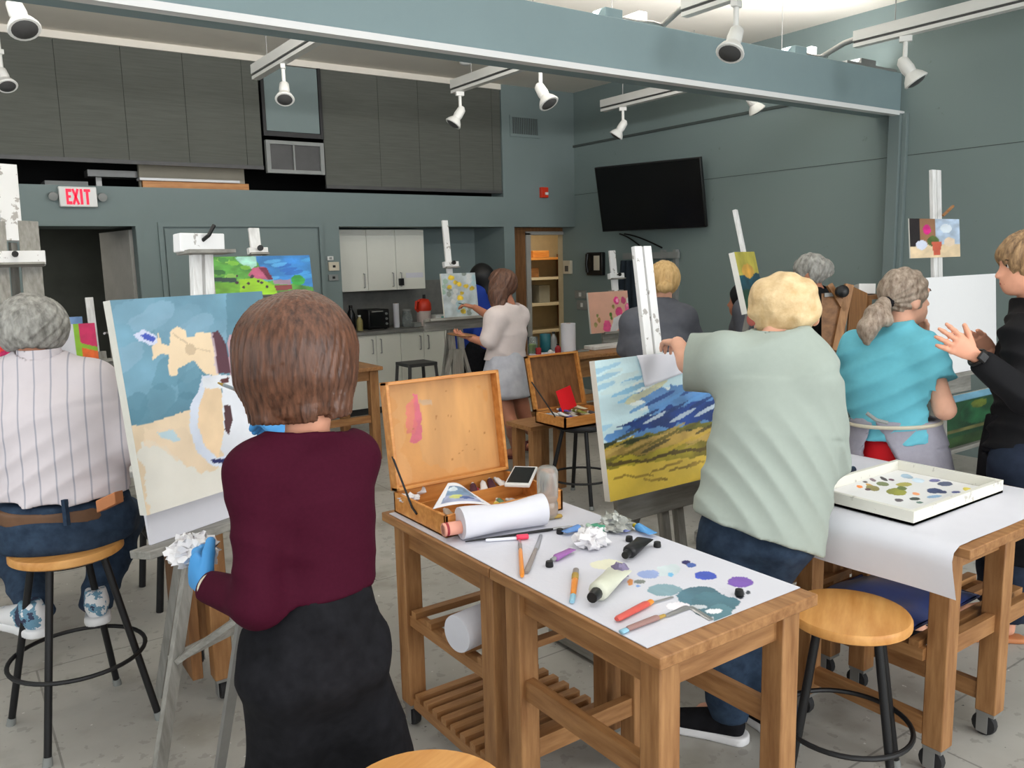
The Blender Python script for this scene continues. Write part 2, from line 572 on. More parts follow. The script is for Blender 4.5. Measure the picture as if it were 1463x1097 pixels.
shade('roller_shade', XL + .02, 2.785, 2.57, (84, 178, 265, 348), 'widest dark shade, above the exit sign')
shade('roller_shade', 3.42, 5.585, 2.41, (540, 597, 655, 702), 'dark shade above the white kitchen cupboards')
t = thing('access_panel', 'grey panel in a dark frame between the two shades', 'wall panel', (2.82, YB, 2.9))
MB().box(2.835, 3.375, YB + .005, YB + .03, 2.93, 3.55).build('panel', 'wall_paint', t)
mb = MB()
for a, b in ((2.80, 2.83), (3.38, 3.41)): mb.box(a, b, YB - .005, YB + .035, 2.88, 3.56)
mb.box(2.831, 3.379, YB - .004, YB + .035, 2.88, 2.925)
mb.build('frame', 'black_metal', t)
t = thing('return_air_grille', 'wide framed air grille under the panel between the shades', 'vent', (2.81, YB, 2.53))
MB().box(2.83, 3.37, YB + .01, YB + .03, 2.55, 2.82).build('mesh_screen', 'dark_metal', t)
mb = MB()
for a, b in ((2.81, 2.85), (3.08, 3.095), (3.36, 3.40)): mb.box(a, b, YB - .015, YB + .035, 2.53, 2.84)
for a, b in ((2.53, 2.565), (2.805, 2.84)): mb.box(2.851, 3.359, YB - .014, YB + .035, a, b)
mb.build('frame', 'grey_plastic', t)
# stored things in the loft gap
one(B(.95, 1.3, 8.6, 8.9, LG, 2.44), 'storage_box', 'grey_plastic', 'grey box lid peeping over the ledge left of the exit sign', 'box')
one(MB().box(1.32, 1.98, 8.7, 8.9, LG, 2.385).box(1.4, 1.45, 8.8, 8.85, 2.38, 2.5).box(1.32, 1.98, 8.7, 8.9, 2.5, 2.56), 'duct', 'grey_metal', 'grey metal duct under the wide shade', 'duct')
t = thing('lumber_stack', 'orange timber board with pale strip lying in the gap on the ledge', 'lumber', (2.0, 8.5, LG))
B(1.75, 2.75, 8.5, 8.55, LG + .001, 2.455).build('board', 'orange_wood_x', t)
B(1.72, 2.65, 8.46, 8.6, 2.457, 2.48).build('edge_strip', 'trim_white', t)
B(1.75, 2.75, 8.62, 8.68, LG, 2.62).build('backing_board', 'cream_plastic', t)

# wall fittings
t = thing('exit_sign', 'white exit sign with red letters above the left doorway', 'sign', (1.13, YB, 2.17))
B(.985, 1.277, YB - .06, YB, 2.175, 2.345).build('housing', 'white_plastic', t, bevel=.008)
mat('exit_red', (235, 30, 70), .5, var=0, emit=.5)
mb = MB()
def letter_bars(mb, bars, x, z, h, w, y):
    for a, b, c, d in bars: mb.obox((x + (a + c) / 2 * w, y, z + (b + d) / 2 * h), ((c - a) / 2 * w, 0, 0), (0, .002, 0), (0, 0, (d - b) / 2 * h))
xs, yl = 1.037, YB - .062
letter_bars(mb, [(0, 0, .42, 1), (.42, .8, 1, 1), (.42, .42, .85, .58), (.42, 0, 1, .2)], xs, 2.195, .13, .043, yl)
for s in (-1, 1): mb.bar((xs + .053 + (.0 if s > 0 else .04), yl, 2.195), (xs + .053 + (.04 if s > 0 else .0), yl, 2.325), .018, .004, up=(0, -1, 0))
letter_bars(mb, [(0, 0, 1, 1)], xs + .108, 2.195, .13, .02, yl)
letter_bars(mb, [(0, .82, 1, 1), (.3, 0, .7, .82)], xs + .138, 2.195, .13, .05, yl)
mb.build('letters', 'exit_red', t, smooth=0)
for s in (-1, 1):
    x = 1.131 + s * .19
    mb = MB().lathe([(.03, 0), (.036, .03), (.036, .06), (.02, .065)], (x, YB - .005, 2.27), (0, -1, -.2), 14)
    mb.bar((x - s * .03, YB - .03, 2.27), (x - s * .06, YB - .03, 2.27), .02, .02)
    mb.build('emergency_lamp', 'grey_plastic', t)
t = thing('wall_vent', 'small louvred vent high on the wall right of the shades', 'vent', (5.9, YB, 3.07))
B(5.72, 6.11, YB - .004, YB, 3.085, 3.27).build('backing', 'dark_metal', t)
mb = MB().box(5.7, 6.13, YB - .012, YB, 3.05, 3.085).box(5.7, 6.13, YB - .012, YB, 3.27, 3.29).box(5.7, 5.725, YB - .012, YB, 3.085, 3.27).box(6.105, 6.13, YB - .012, YB, 3.085, 3.27)
mb.build('frame', 'wall_paint', t)
mb = MB()
for i in range(15): mb.obox((5.735 + i * .0262, YB - .008, 3.177), (.009, .005, 0), (-.001, .0015, 0), (0, 0, .092))
mb.build('louvres', 'wall_paint', t)
t = thing('fire_alarm_strobe', 'small red fire alarm strobe on the wall above the storeroom door', 'alarm', (6.16, YB, 2.36))
B(6.115, 6.22, YB - .045, YB + .003, 2.362, 2.485).build('housing', 'red_plastic', t, bevel=.006)
MATS['red_plastic'].node_tree.nodes['Principled BSDF'].inputs['Roughness'].default_value = .4
B(6.165, 6.205, YB - .06, YB - .044, 2.395, 2.425).build('lens', 'white_plastic', t)
for (a, b, c, d, mm, nm, lb) in ((467, 366, 475, 372, 'white_plastic', 'thermostat', 'topmost of three white controls left of the kitchen cupboards'),
                                 (469, 374, 483, 387, 'cream_plastic', 'thermostat', 'cream square thermostat left of the kitchen cupboards'),
                                 (469, 392, 482, 401, 'grey_plastic', 'light_switch', 'grey switch under the cream thermostat')):
    p, q = ty(a, d, YB), ty(c, b, YB)
    t = thing(nm, lb, 'wall control', (p[0], YB, p[2]))
    B(p[0], q[0], YB - .025, YB, p[2], q[2]).build('cover', mm, t, bevel=.003)
    cx, cz = (p[0] + q[0]) / 2, (p[2] + q[2]) / 2
    B(cx - .014, cx + .014, YB - .03, YB - .024, cz - .012, cz + .012).build('display', 'black_plastic' if mm != 'white_plastic' else 'grey_plastic', t)
p, q = ty(443, 377, YB), ty(454, 370, YB)
one(B(p[0], q[0], YB - .01, YB - .0, p[2], q[2]), 'room_plate', 'white_plastic', 'small white plate on the closet door trim by the bright landscape', 'plate')

# television on the long wall, on an arm, tipped down
_th, _ti = .2973, .2318
ey = V(math.sin(_th), -math.cos(_th), 0)
_n0 = V(-math.cos(_th), -math.sin(_th), 0)
nx = _n0 * math.cos(_ti) - UP * math.sin(_ti)
ez = UP * math.cos(_ti) + _n0 * math.sin(_ti)
c0 = V(6.318, 6.46, 2.261)
t = thing('television', 'large black flat television on the long grey wall', 'television', (6.318, c0[1], 1.9))
MB().obox(c0 - nx * .025, ey * .621, ez * .352, nx * .025).build('casing', 'black_plastic', t, bevel=.006)
mat('screen_black', (6, 7, 8), .25, var=0)
MB().obox(c0 + nx * .001, ey * .608, ez * .338, nx * .002).build('screen', 'screen_black', t)
MB().bar(c0 - nx * .05, V(XR - .02, c0[1] + .05, c0[2]), .12, .12).box(XR - .03, XR - .001, c0[1] - .2, c0[1] + .2, c0[2] - .15, c0[2] + .15).build('wall_arm', 'black_metal', t)
for k, (a, b) in enumerate((((885, 334), (921, 357)), ((892, 334), (946, 354)))):
    P = [tx(a[0] + (b[0] - a[0]) * s, a[1] + (b[1] - a[1]) * s ** 1.4, XR - .1 + .085 * s) for s in np.linspace(0, 1, 8)]
    one(MB().tube(P, .009, 8), 'television_cable', 'black_plastic', ('inner of two black cables drooping under the television', 'outer of two black cables drooping under the television')[k], 'cable', 'cables under the television')
t = thing('intercom', 'small cream intercom box right of the storeroom door', 'wall control', tx(813, 382, XR))
p, q = tx(808, 391, XR), tx(818, 372, XR)
B(XR - .04, XR, q[1], p[1], p[2], q[2]).build('cover', 'cream_plastic', t, bevel=.004)
B(XR - .044, XR - .039, q[1] + .04, p[1] - .04, p[2] + .03, p[2] + .1).build('display', 'dark_metal', t)
t = thing('wall_telephone', 'black wall telephone beside the pale easel mast', 'telephone', tx(854, 376, XR))
p, q = tx(843, 393, XR), tx(865, 360, XR)
B(XR - .06, XR, q[1], p[1], p[2], q[2]).build('body', 'black_plastic', t, bevel=.01)
MB().tube([(XR - .09, p[1] - .06, p[2] + .04), (XR - .11, p[1] - .06, (p[2] + q[2]) / 2), (XR - .09, p[1] - .06, q[2] - .02)], [.024, .016, .024]).build('handset', 'black_plastic', t)
B(XR - .064, XR - .059, q[1] + .04, (p[1] + q[1]) / 2, p[2] + .06, q[2] - .04).build('keypad', 'cream_plastic', t)
for k, (a, b, c, d) in enumerate(((822, 426, 838, 415), (825, 442, 840, 429))):
    p, q = tx(a, b, XR), tx(c, d, XR)
    t = thing('light_switch', ('upper grey switch plate left of the rose painting', 'lower grey switch plate left of the rose painting')[k], 'wall control', p)
    B(XR - .012, XR, q[1], p[1], p[2], q[2]).build('plate', 'grey_plastic', t, bevel=.003)
    B(XR - .018, XR - .011, (p[1] + q[1]) / 2 - .02, (p[1] + q[1]) / 2 + .02, (p[2] + q[2]) / 2 - .025, (p[2] + q[2]) / 2 + .025).build('rocker', 'white_plastic', t)
# wall rail with a dark apron hanging from it
t = thing('coat_rail', 'pale metal coat rail under the television behind the blond head', 'rail', tx(930, 370, XR))
a, b = tx(890, 366, XR - .06), tx(969, 360, XR - .06)
MB().bar((XR - .05, a[1], a[2]), (XR - .05, b[1], a[2]), .03, .07).build('board', 'grey_plastic', t)
mb = MB()
for px in (946, 964): q = tx(px, 400, XR - .04); mb.box(XR - .05, XR, q[1] - .02, q[1] + .02, .3, a[2] + .06)
mb.build('upright', 'grey_plastic', t)
mat('navy_cloth', (34, 44, 54), .9)
P0 = tx(898, 372, XR - .12)
mb = MB()
NV = 22
vs, fs = [], []
for j in range(9):
    for i in range(NV):
        s = i / (NV - 1)
        wv = .03 * math.sin(s * 19 + j * .3) * (.5 + j / 16)
        vs.append((P0[0] - .02 + wv, P0[1] + (.5 - s) * (.22 + .03 * j), P0[2] - j * .085))
for j in range(8):
    for i in range(NV - 1): fs.append((j * NV + i, j * NV + i + 1, (j + 1) * NV + i + 1, (j + 1) * NV + i))
mb.add(vs, fs)
ap = one(mb, 'hanging_apron', 'navy_cloth', 'dark navy apron hanging on the coat rail behind the easel masts', 'apron', smooth=180)
ap.modifiers.new('thick', 'SOLIDIFY').thickness = .012

# storeroom shelving
t = thing('storeroom_shelves', 'wooden shelves with boxes in the lit storeroom', 'shelf', (7.0, 10.0, 0))
for k, z in enumerate((.55, .95, 1.33, 1.62)): B(6.2, 8.1, 9.75, 10.28, z, z + .035).build('shelf', 'orange_wood_x' if k == 3 else 'cream_plastic', t)
for x in (6.3, 8.05): B(x, x + .05, 9.78, 10.25, 0, 1.7).build('upright', 'brown_wood_z', t)
for k, (x, w, z, h, mm, lb) in enumerate(((6.75, .16, 1.656, .22, 'black_plastic', 'black box on the top storeroom shelf'), (7.3, .3, 1.656, .1, 'orange_wood_x', 'orange box on the top storeroom shelf'),
        (6.9, .3, .986, .2, 'cream_plastic', 'cream box on a lower storeroom shelf'), (7.4, .2, .986, .26, 'grey_plastic', 'grey box on a lower storeroom shelf'), (7.0, .4, 1.366, .14, 'brown_wood_x', 'brown box on a middle storeroom shelf'))):
    one(B(x, x + w, 9.85, 10.15, z, z + h), 'storage_box', mm, lb, 'box', bevel=.005)

# ------------------------------------------------------------------ track lights
ZT = 3.12
lamp_src = None


def lamp(p, aim, label, h=.30, k=1.):
    global lamp_src
    rz = math.atan2(aim[1], aim[0])
    if lamp_src is None:
        t = thing('spot_lamp', label, 'lamp', (0, 0, 0), 0, 'white spot lamps on the tracks')
        MB().box(-.03, .03, -.015, .015, -.03, 0).build('adapter', 'white_track', t, bevel=.003)
        MB().tube([(0, 0, -.03), (0, 0, -.13)], .012).build('stem', 'white_track', t)
        d = nrm(V(.55, 0, -.83))
        c = V(.0, 0, -.14)
        MB().lathe([(.012, -.02), (.03, 0), (.034, .05), (.03, .075), (.05, .1), (.062, .125), (.058, .13)], c - d * .02, d, 20).build('head', 'white_track', t)
        MB().lathe([(.052, 0), (.03, .012), (0.002, .016)], c + d * .108, d, 20).build('bulb', 'dark_metal', t)
        lamp_src = t
        o = t
    else: o = copy_tree(lamp_src, p, rz, label, 'white spot lamps on the tracks')
    o.location = tuple(p); o.rotation_euler = (0, 0, rz)
    o.scale = (k, k, k)
    return o


def track(x, y0, y1, label, z=ZT):
    t = thing('light_track', label, 'light track', (x, (y0 + y1) / 2, z), group='white lighting tracks under the ceiling')
    B(x - .035, x + .035, y0, y1, z + .03, z + .10).build('channel', 'white_track', t)
    B(x - .022, x + .022, y0 + .005, y1, z + .012, z + .032).build('slot', 'dark_metal', t)
    B(x - .03, x + .03, y0, y1, z - .012, z + .013).build('rail', 'white_track', t)
    mb = MB()
    for y in (y0 + .3, (y0 + y1) / 2, y1 - .3): mb.tube([(x, y, z + .1), (x, y, ZC)], .004, 6)
    mb.build('hanger', 'grey_metal', t)


tracks = []
for (px, py, far, near, lb) in ((365, 112, None, 4.14, 'track left of the grey wall panel, beyond the beam'), (648, 132, None, 4.14, 'track in front of the shade above the kitchen, beyond the beam'),
                                (861, 158, None, 4.14, 'track nearest the television, beyond the beam'),
                                (1222, 66, 1, -.5, 'track along the long wall on the near side of the beam'), (978, 22, 1, -.5, 'track at the middle on the near side of the beam')):
    p = tz(px, py, ZT)
    y0, y1 = sorted((p[1], near))
    track(p[0], y0, y1, lb)
    tracks.append(p[0])
track(tz(22, 0, ZT)[0] , -.5, tz(22, 0, ZT)[1] - .3, 'track over the left side, nearly out of view') if False else None
def on_track(i, px, py, dz=0.):
    r = ray(px, py); s = (tracks[i]) / r[0]
    return V(tracks[i], r[1] * s, ZT - .012)
lamp(on_track(0, 404, 92), (-.4, -1), 'spot lamp on the track left of the grey wall panel', k=1.15)
lamp(on_track(1, 657, 138), (-1, .3), 'spot lamp at the far end of the track before the kitchen shade', k=1.2)
lamp(on_track(1, 772, 100), (.3, -1), 'spot lamp next to the beam above the wall vent', k=1.3)
lamp(on_track(2, 890, 155), (-.6, .6), 'spot lamp at the far end of the track above the television', k=1.2)
lamp(on_track(2, 1072, 112), (1, -.4), 'spot lamp peeping from below the beam right of the television', k=1.2)
lamp(on_track(3, 1294, 56), (.5, -.8), 'spot lamp on the near track along the long wall', k=1.35)
lamp(on_track(4, 1052, 5), (-1, -.3), 'spot lamp hanging before the beam at the top of the picture', k=1.35)
for k, (px, py, d, lb) in enumerate(((22, 8, 4.2, 'large spot lamp cut by the top left corner'), (3, 106, 6.0, 'spot lamp at the left edge before the wide shade'))):
    p = at(px, py, d)
    p[2] += .17
    lamp(p, (.3, -1), lb, k=(1.3, 1.15)[k])
    t = thing('lamp_pendant', ('white drop rod of the large corner lamp', 'white drop rod of the lamp at the left edge')[k], 'lamp rod', (p[0], p[1], p[2]))
    MB().tube([p, (p[0], p[1], ZC)], .012).build('rod', 'white_track', t)
    MB().lathe([(.05, 0), (.05, -.02), (.02, -.03)], (p[0], p[1], ZC), UP, 16).build('canopy', 'white_track', t)
# conduits and junction boxes lying along the top of the beam
for k, px in enumerate((868, 1135)):
    p = ty(px, 18 if k == 0 else 68, 4.0)
    x = p[0]
    t = thing('junction_box', ('pale junction box on the beam at the top of the picture', 'pale junction box on the beam near the long wall')[k], 'junction box', (x, 4.0, 3.065))
    B(x - .07, x + .07, 3.94, 4.06, 3.065, 3.13).build('box', 'beam_paint', t, bevel=.005)
    xt = tracks[4 if k == 0 else 3]
    MB().tube([(x + .07, 4.0, 3.1), (x + .2, 3.98, 3.09), (x + .35, 3.97, 3.1), (xt - .02, 3.99, 3.1)], .014).build('conduit', 'chrome', t)
    MB().tube([(xt, 4.0, 3.1), (xt, (3.9 + tz(*((978, 22), (1222, 66))[k], ZT)[1]) / 2, 3.16), (xt, tz(*((978, 22), (1222, 66))[k], ZT)[1], 3.17)], .02).build('feed_pipe', 'grey_metal', t)
x = ty(1255, 90, 4.0)[0]
one(MB().box(x - .5, x + .25, 3.95, 4.08, 3.066, 3.1).box(x - .3, x - .1, 3.96, 4.06, 3.1, 3.14), 'cable_tray', 'grey_metal', 'grey cable tray on the beam beside the long wall', 'cable tray')
p = tz(665, 86, ZC)
one(MB().lathe([(.06, 0), (.06, -.03), (.04, -.045)], (p[0], p[1], ZC), UP, 18), 'smoke_detector', 'white_plastic', 'small round detector on the ceiling above the kitchen shade', 'detector')


# ------------------------------------------------------------------ daylight, storeroom lamp and added fill
LW_REAR, LW_SIDE, LW_SKY, LW_CEIL_FILL = 104, 40, 58, 240
def area(name, loc, tgt, sx, sy, power, col=(1, 1, 1)):
    l = bpy.data.lights.new(name, 'AREA')
    l.shape = 'RECTANGLE'; l.size = sx; l.size_y = sy; l.energy = power; l.color = col
    o = bpy.data.objects.new(name, l)
    COL.objects.link(o)
    o.location = loc
    d = Vector(tgt) - Vector(loc)
    o.rotation_euler = d.to_track_quat('-Z', 'Y').to_euler()
    return o


for i, (x0, x1) in enumerate(((-2.6, -.2), (.3, 2.7), (3.2, 5.6))):
    area('window_light', ((x0 + x1) / 2, YF - .02, 2.1), ((x0 + x1) / 2, 8, 2.9), 2.3, 2.3, LW_REAR * (.62, .95, 1.4)[i], (.965, .985, 1))
for y in (-1.8, 1.0, 3.8): area('side_fill', (XL + .05, y, 2.1), (6, y + .4, 2.6), 2.4, 2.2, LW_SIDE, (.96, .98, 1))  # added fill across the room; the left wall has no windows
area('skylight', (1.6, .6, ZC - .03), (1.6, .6, 0), 5.0, 3.2, LW_SKY, (.97, .99, 1))
area('ceiling_fill', (1.7, 4.02, 3.09), (1.7, 4.85, 4.0), 9.6, .12, LW_CEIL_FILL, (1, .985, .97))  # added fill on top of the beam, brightens the ceiling
area('storeroom_lamp', (7.0, 9.2, 2.4), (7.0, 9.2, 0), .6, .6, 20, (1, .86, .62))
area('dark_room_fill', (.6, 9.3, 2.15), (.6, 9.4, 0), .5, .5, 7, (1, .95, .85))  # added fill that lifts the dim room, no fixture there
w = bpy.data.worlds.new('world')
SC.world = w
w.use_nodes = True
w.node_tree.nodes['Background'].inputs['Color'].default_value = (.9, .95, 1, 1)
w.node_tree.nodes['Background'].inputs['Strength'].default_value = .35
SC.view_settings.view_transform = 'Standard'
SC.view_settings.look = 'None'
SC.view_settings.exposure = -.04
SC.view_settings.gamma = 1.
SC.cycles.use_denoising = True
SC.cycles.max_bounces = 6
SC.cycles.sample_clamp_indirect = 6
# ------------------------------------------------------------------ work tables
def caster(x, y, z, par):
    c = MB().box(x - .03, x + .03, y - .03, y + .03, z - .012, z).obox((x - .02, y + .012, z - .045), (.002, 0, 0), (0, .018, 0), (0, 0, .035)).obox((x + .02, y + .012, z - .045), (.002, 0, 0), (0, .018, 0), (0, 0, .035)).build('caster', 'grey_metal', par)
    MB().lathe([(.012, -.015), (.038, -.012), (.04, 0), (.038, .012), (.012, .015)], (x, y + .012, .041), V(1, 0, 0), 16).build('wheel', 'rubber', c)


def worktable(label, x0, x1, y0, y1, h, legs=None, rails=(), slats=(), cast=True, lw=.066, group=None, apron=.085, edge=.02, wood='pine', in_=.03):
    t = thing('worktable', label, 'table', ((x0 + x1) / 2, (y0 + y1) / 2, 0), 0, group)
    B(x0, x1, y0, y1, h - .03, h).build('top', wood + '_y', t, bevel=.003)
    lh = lw / 2
    lc = legs or [(x0 + in_ + lh, y0 + in_ + lh), (x1 - in_ - lh, y0 + in_ + lh), (x0 + in_ + lh, y1 - in_ - lh), (x1 - in_ - lh, y1 - in_ - lh)]
    for x, y in lc:
        B(x - lh, x + lh, y - lh, y + lh, .095 if cast else 0., h - .03).build('leg', wood + '_z', t, bevel=.004)
        if cast: caster(x, y, .095, t)
    X0, X1 = min(p[0] for p in lc), max(p[0] for p in lc)
    Y0, Y1 = min(p[1] for p in lc), max(p[1] for p in lc)
    za, zb = h - .03 - apron, h - .03
    for x in (X0, X1): B(x - .012, x + .012, Y0 + lh, Y1 - lh, za, zb).build('apron', wood + '_y', t)
    for y in (Y0, Y1): B(X0 + lh, X1 - lh, y - .012, y + .012, za, zb).build('apron', wood + '_x', t)
    for ax, c, z in rails:           # ('y', x, z) runs along y at x
        if ax == 'y': B(c - .014, c + .014, Y0 + lh, Y1 - lh, z - .03, z + .03).build('stretcher', wood + '_y', t)
        else: B(X0 + lh, X1 - lh, c - .014, c + .014, z - .03, z + .03).build('stretcher', wood + '_x', t)
    for z, n in slats:
        for x in (X0, X1): B(x - .02, x + .02, Y0 + lh, Y1 - lh, z - .05, z - .012).build('shelf_rail', wood + '_y', t)
        for k in range(n):
            y = Y0 + lh + .03 + (Y1 - Y0 - 2 * lh - .06) * k / (n - 1)
            B(X0 - .02, X1 + .02, y - .016, y + .016, z - .012, z + .01).build('slat', wood + '_x', t)
    return t


TH = .79
worktable('near pine worktable under the smeared end of the paper, with open legs', 1.205, 1.765, 1.195, 1.862, TH, rails=(('y', 1.268, .45), ('y', 1.702, .45), ('x', 1.79, .25)))
worktable('pine worktable with two slatted shelves under the open paint box', 1.205, 1.765, 1.868, 2.54, TH, slats=((.445, 5), (.135, 8)))
worktable('pine worktable under the big white palette tray', 2.37, 3.145, 1.115, 2.08, TH, legs=[(2.46, 1.225), (2.80, 1.225), (2.43, 1.68), (2.735, 1.66), (2.735, 1.80), (3.08, 1.99), (2.43, 1.99)],
          rails=(('y', 2.44, .16), ('y', 2.79, .16), ('x', 1.225, .42)), slats=((.43, 9),))
worktable('pine worktable behind the maroon top, edge showing right of her hair', 2.2, 3.02, 6.2, 6.95, TH, cast=False, rails=(('x', 6.27, .35),), lw=.075)
worktable('long pine worktable crowded with jars and a paper roll', 4.15, 5.6, 5.55, 5.99, TH, cast=False, apron=.17, rails=(('x', 5.92, .25), ('x', 5.62, .4)))
worktable('pine work cart hidden behind the jug painting', .70, 1.25, 3.02, 3.5, TH, lw=.07, apron=.09)
t = thing('folding_table', 'grey folding table with bent black legs before the seated man', 'table', (.42, 4.3, 0))
B(-.45, .98, 4.0, 4.6, .70, .735).build('top', 'white_plastic', t, bevel=.006)
for x in (-.3, .80):
    for y in (4.1, 4.5): MB().tube([(x + (.12 if x > 0 else -.0), y, .70), (x + (.10 if x > 0 else 0), y, .45), (x - .02, y, .3), (x - .05, y, .0)], .017, 10).build('leg', 'black_metal', t)
MB().tube([(.78, 4.1, .3), (.78, 4.5, .3)], .014).build('crossbar', 'black_metal', t)
p = tz(268, 960, 0)
one(MB().box(.66, .70, 3.1, 3.42, .1, .62), 'wood_plank', 'brown_wood_z', 'brown board standing against the cart behind the jug painting', 'board', bevel=.003)
one(MB().obox((1.135, 2.62, .25), (.006, 0, .01), (.0, .1, 0), (-.03, 0, .25)), 'cardboard_sheet', 'cardboard', 'brown cardboard leaning beside the slatted worktable leg', 'cardboard')

# ------------------------------------------------------------------ stools
mat('seat_wood', (190, 128, 62), .45, scale=3, stretch=(1, 7, 4), rgb2=(222, 166, 98))
mat('seat_edge', (150, 112, 70), .5)
def stool(name, label, loc, h, r, foot, nl=4, rz=0., ring=.28, seatm='seat_wood', lr=.0125, group=None):
    t = thing(name, label, 'stool', loc, rz, group)
    L = lambda x, y, z: np.array(WM[t.name] @ Vector((x, y, z)))
    MB().lathe([(r * .95, h - .032), (r, h - .026), (r, h - .008), (r * .97, h)], L(0, 0, 0), UP, 40).build('seat', seatm, t, smooth=50)
    ri = []
    for k in range(nl):
        a = 2 * math.pi * (k + .5) / nl
        ca, sa = math.cos(a), math.sin(a)
        top, bot = V(r * .66 * ca, r * .66 * sa, h - .033), V(foot * ca, foot * sa, .0)
        lg = MB().tube([L(*top), L(*(top + (bot - top) * .96))], lr, 12).build('leg', 'black_metal', t)
        MB().tube([L(*(top + (bot - top) * .955)), L(*bot)], [lr * 1.15, lr * 1.3], 12).build('rubber_foot', 'grey_plastic', lg)
        ri.append(r * .66 + (foot - r * .66) * (1 - ring / h))
    rr = ri[0] + lr
    MB().tube([L(rr * math.cos(a), rr * math.sin(a), ring) for a in np.linspace(0, 2 * math.pi, 40, endpoint=False)], .008, 8, closed=True).build('foot_ring', 'black_metal', t)
    MB().lathe([(r * .72, h - .05), (r * .72, h - .032)], L(0, 0, 0), UP, 24).build('seat_plate', 'black_metal', t)
    return t


stool('round_stool', 'tall black stool with wooden seat under the seated man', (.305, 3.235, 0), .68, .185, .27, rz=math.radians(12), ring=.27)
stool('round_stool', 'orange wooden stool with black legs between the two front tables', (2.19, 1.375, 0), .565, .178, .215, rz=math.radians(30), ring=.2)
stool('round_stool', 'wooden stool seat cut by the bottom edge of the picture', (.675, 1.30, 0), .62, .178, .22, rz=.3, ring=.2)
stool('round_stool', 'dark wooden stool by the far painter in white shorts', (3.62, 5.88, 0), .68, .17, .19, seatm='seat_edge', rz=.2)
c = tz(585, 515, .62)
t = thing('square_stool', 'grey metal stool with square seat before the kitchen cupboards', 'stool', (c[0], c[1] - .15, 0))
cx, cy, hs = c[0], c[1] - .15, .62
B(cx - .165, cx + .165, cy - .15, cy + .15, hs - .035, hs).build('seat', 'dark_metal', t, bevel=.005)
for sx in (-1, 1):
    for sy in (-1, 1): MB().bar((cx + sx * .15, cy + sy * .135, hs - .03), (cx + sx * .19, cy + sy * .17, 0), .028, .028).build('leg', 'dark_metal', t)
for sy in (-1, 1): MB().bar((cx - .175, cy + sy * .155, .25), (cx + .175, cy + sy * .155, .25), .02, .02).build('stretcher', 'dark_metal', t)

# ------------------------------------------------------------------ easels
EX = V(1, 0, 0)


def easel(label, A, Bp, e, slats=2, sw=.038, gap=.012, clamp=None, cw=.2, ch=.06, ledge=None, lw_=.45, wood='white_wood', low='grey_wood', feet=(.28, .3, .5), kind='H', split=.45, ldep=.06, lh=.045):
    """mast from A (top) down to Bp; clamp and ledge sit at fractions along it; feet on the floor"""
    A, Bp, e = V(A), V(Bp), nrm(e)
    n = V(e[1], -e[0], 0)                       # towards the painter
    w = nrm(A - Bp)
    nn = nrm(np.cross(e, w))
    base = V(Bp[0], Bp[1], 0)
    t = thing('easel', label, 'easel', base)
    off = [0.] if slats == 1 else [-(sw + gap) / 2, (sw + gap) / 2]
    S = A + (Bp - A) * split
    for o in off:
        MB().bar(S + e * o, A + e * o, sw, .022, up=nn).build('mast', 'splat_wood' if wood == 'splat' else wood + '_z', t, bevel=.002)
    for o in (-1, 1):
        MB().bar(Bp + e * o * (sw + gap) * .8, S + e * o * (sw + gap) * .8 + w * .12, sw, .03, up=nn).build('upright', low + '_z', t, bevel=.002)
    if clamp is not None:
        P = A + (Bp - A) * clamp + nn * .03
        MB().obox(P, e * cw / 2, w * ch / 2, nn * .022).build('clamp', 'splat_wood' if wood == 'splat' else wood + '_x', t, bevel=.003)
        MB().obox(P - w * ch * .5 + nn * .018, e * cw * .47, w * .006, nn * .03).build('clamp_lip', low + '_x', t)
        MB().lathe([(.006, 0), (.006, .03), (.018, .032), (.018, .045)], P + nn * .02 + w * .01, nn, 10).build('knob', 'black_plastic', t)
    if ledge is not None:
        P = A + (Bp - A) * ledge
        MB().obox(P + nn * (.02 + ldep / 2) - w * .012, e * lw_ / 2, w * .012, nn * ldep / 2).obox(P + nn * .025 - w * (.012 + lh), e * lw_ / 2, w * lh, nn * .012).build('ledge', low + '_x', t, bevel=.003)
    fx, fn, fb = feet
    if kind == 'H':
        for s in (-1, 1):
            MB().bar(base + e * s * fx + n * fn + UP * .05, base + e * s * fx - n * fb + UP * .05, .05, .06).build('foot', low + '_y', t, bevel=.003)
        MB().bar(base - e * fx + UP * .09, base + e * fx + UP * .09, .06, .05).build('crossbar', low + '_x', t)
        MB().bar(base - e * fx + UP * .12, Bp - e * .05, .035, .03).build('strut', low + '_z', t)
        MB().bar(base + e * fx + UP * .12, Bp + e * .05, .035, .03).build('strut', low + '_z', t)
        MB().bar(base - n * fb + UP * .08, S - nn * .03, .035, .03).build('rear_leg', low + '_z', t)
        MB().bar(base + UP * .1, Bp, sw * 2, .03, up=nn).build('post', low + '_z', t)
    return t


def board_plane(TL, BL, TR_px=None, e=EX, W=None):
    TL, BL = V(TL), V(BL)
    w = nrm(TL - BL - e * np.dot(TL - BL, e))
    return Plane(BL, e, w, W, float(np.dot(TL - BL, w)))


def tilt_plane(px_tl, px_bl, y_bl, e_pxr=None, W=None, tilt=9.):
    """board facing the room's near side: lower left pixel on the wall plane y_bl, leaning back"""
    BL = ty(*px_bl, y_bl)
    w = V(0, math.sin(math.radians(tilt)), math.cos(math.radians(tilt)))
    n = V(0, -w[2], w[1])
    r = ray(*px_tl)
    TLp = CAM + r * (np.dot(BL - CAM, n) / np.dot(r, n))
    H = float(np.dot(TLp - BL, w))
    if W is None:
        r = ray(*e_pxr)
        P = CAM + r * (np.dot(BL - CAM, n) / np.dot(r, n))
        W = float(P[0] - BL[0])
    return Plane(BL, EX, w, W, H)


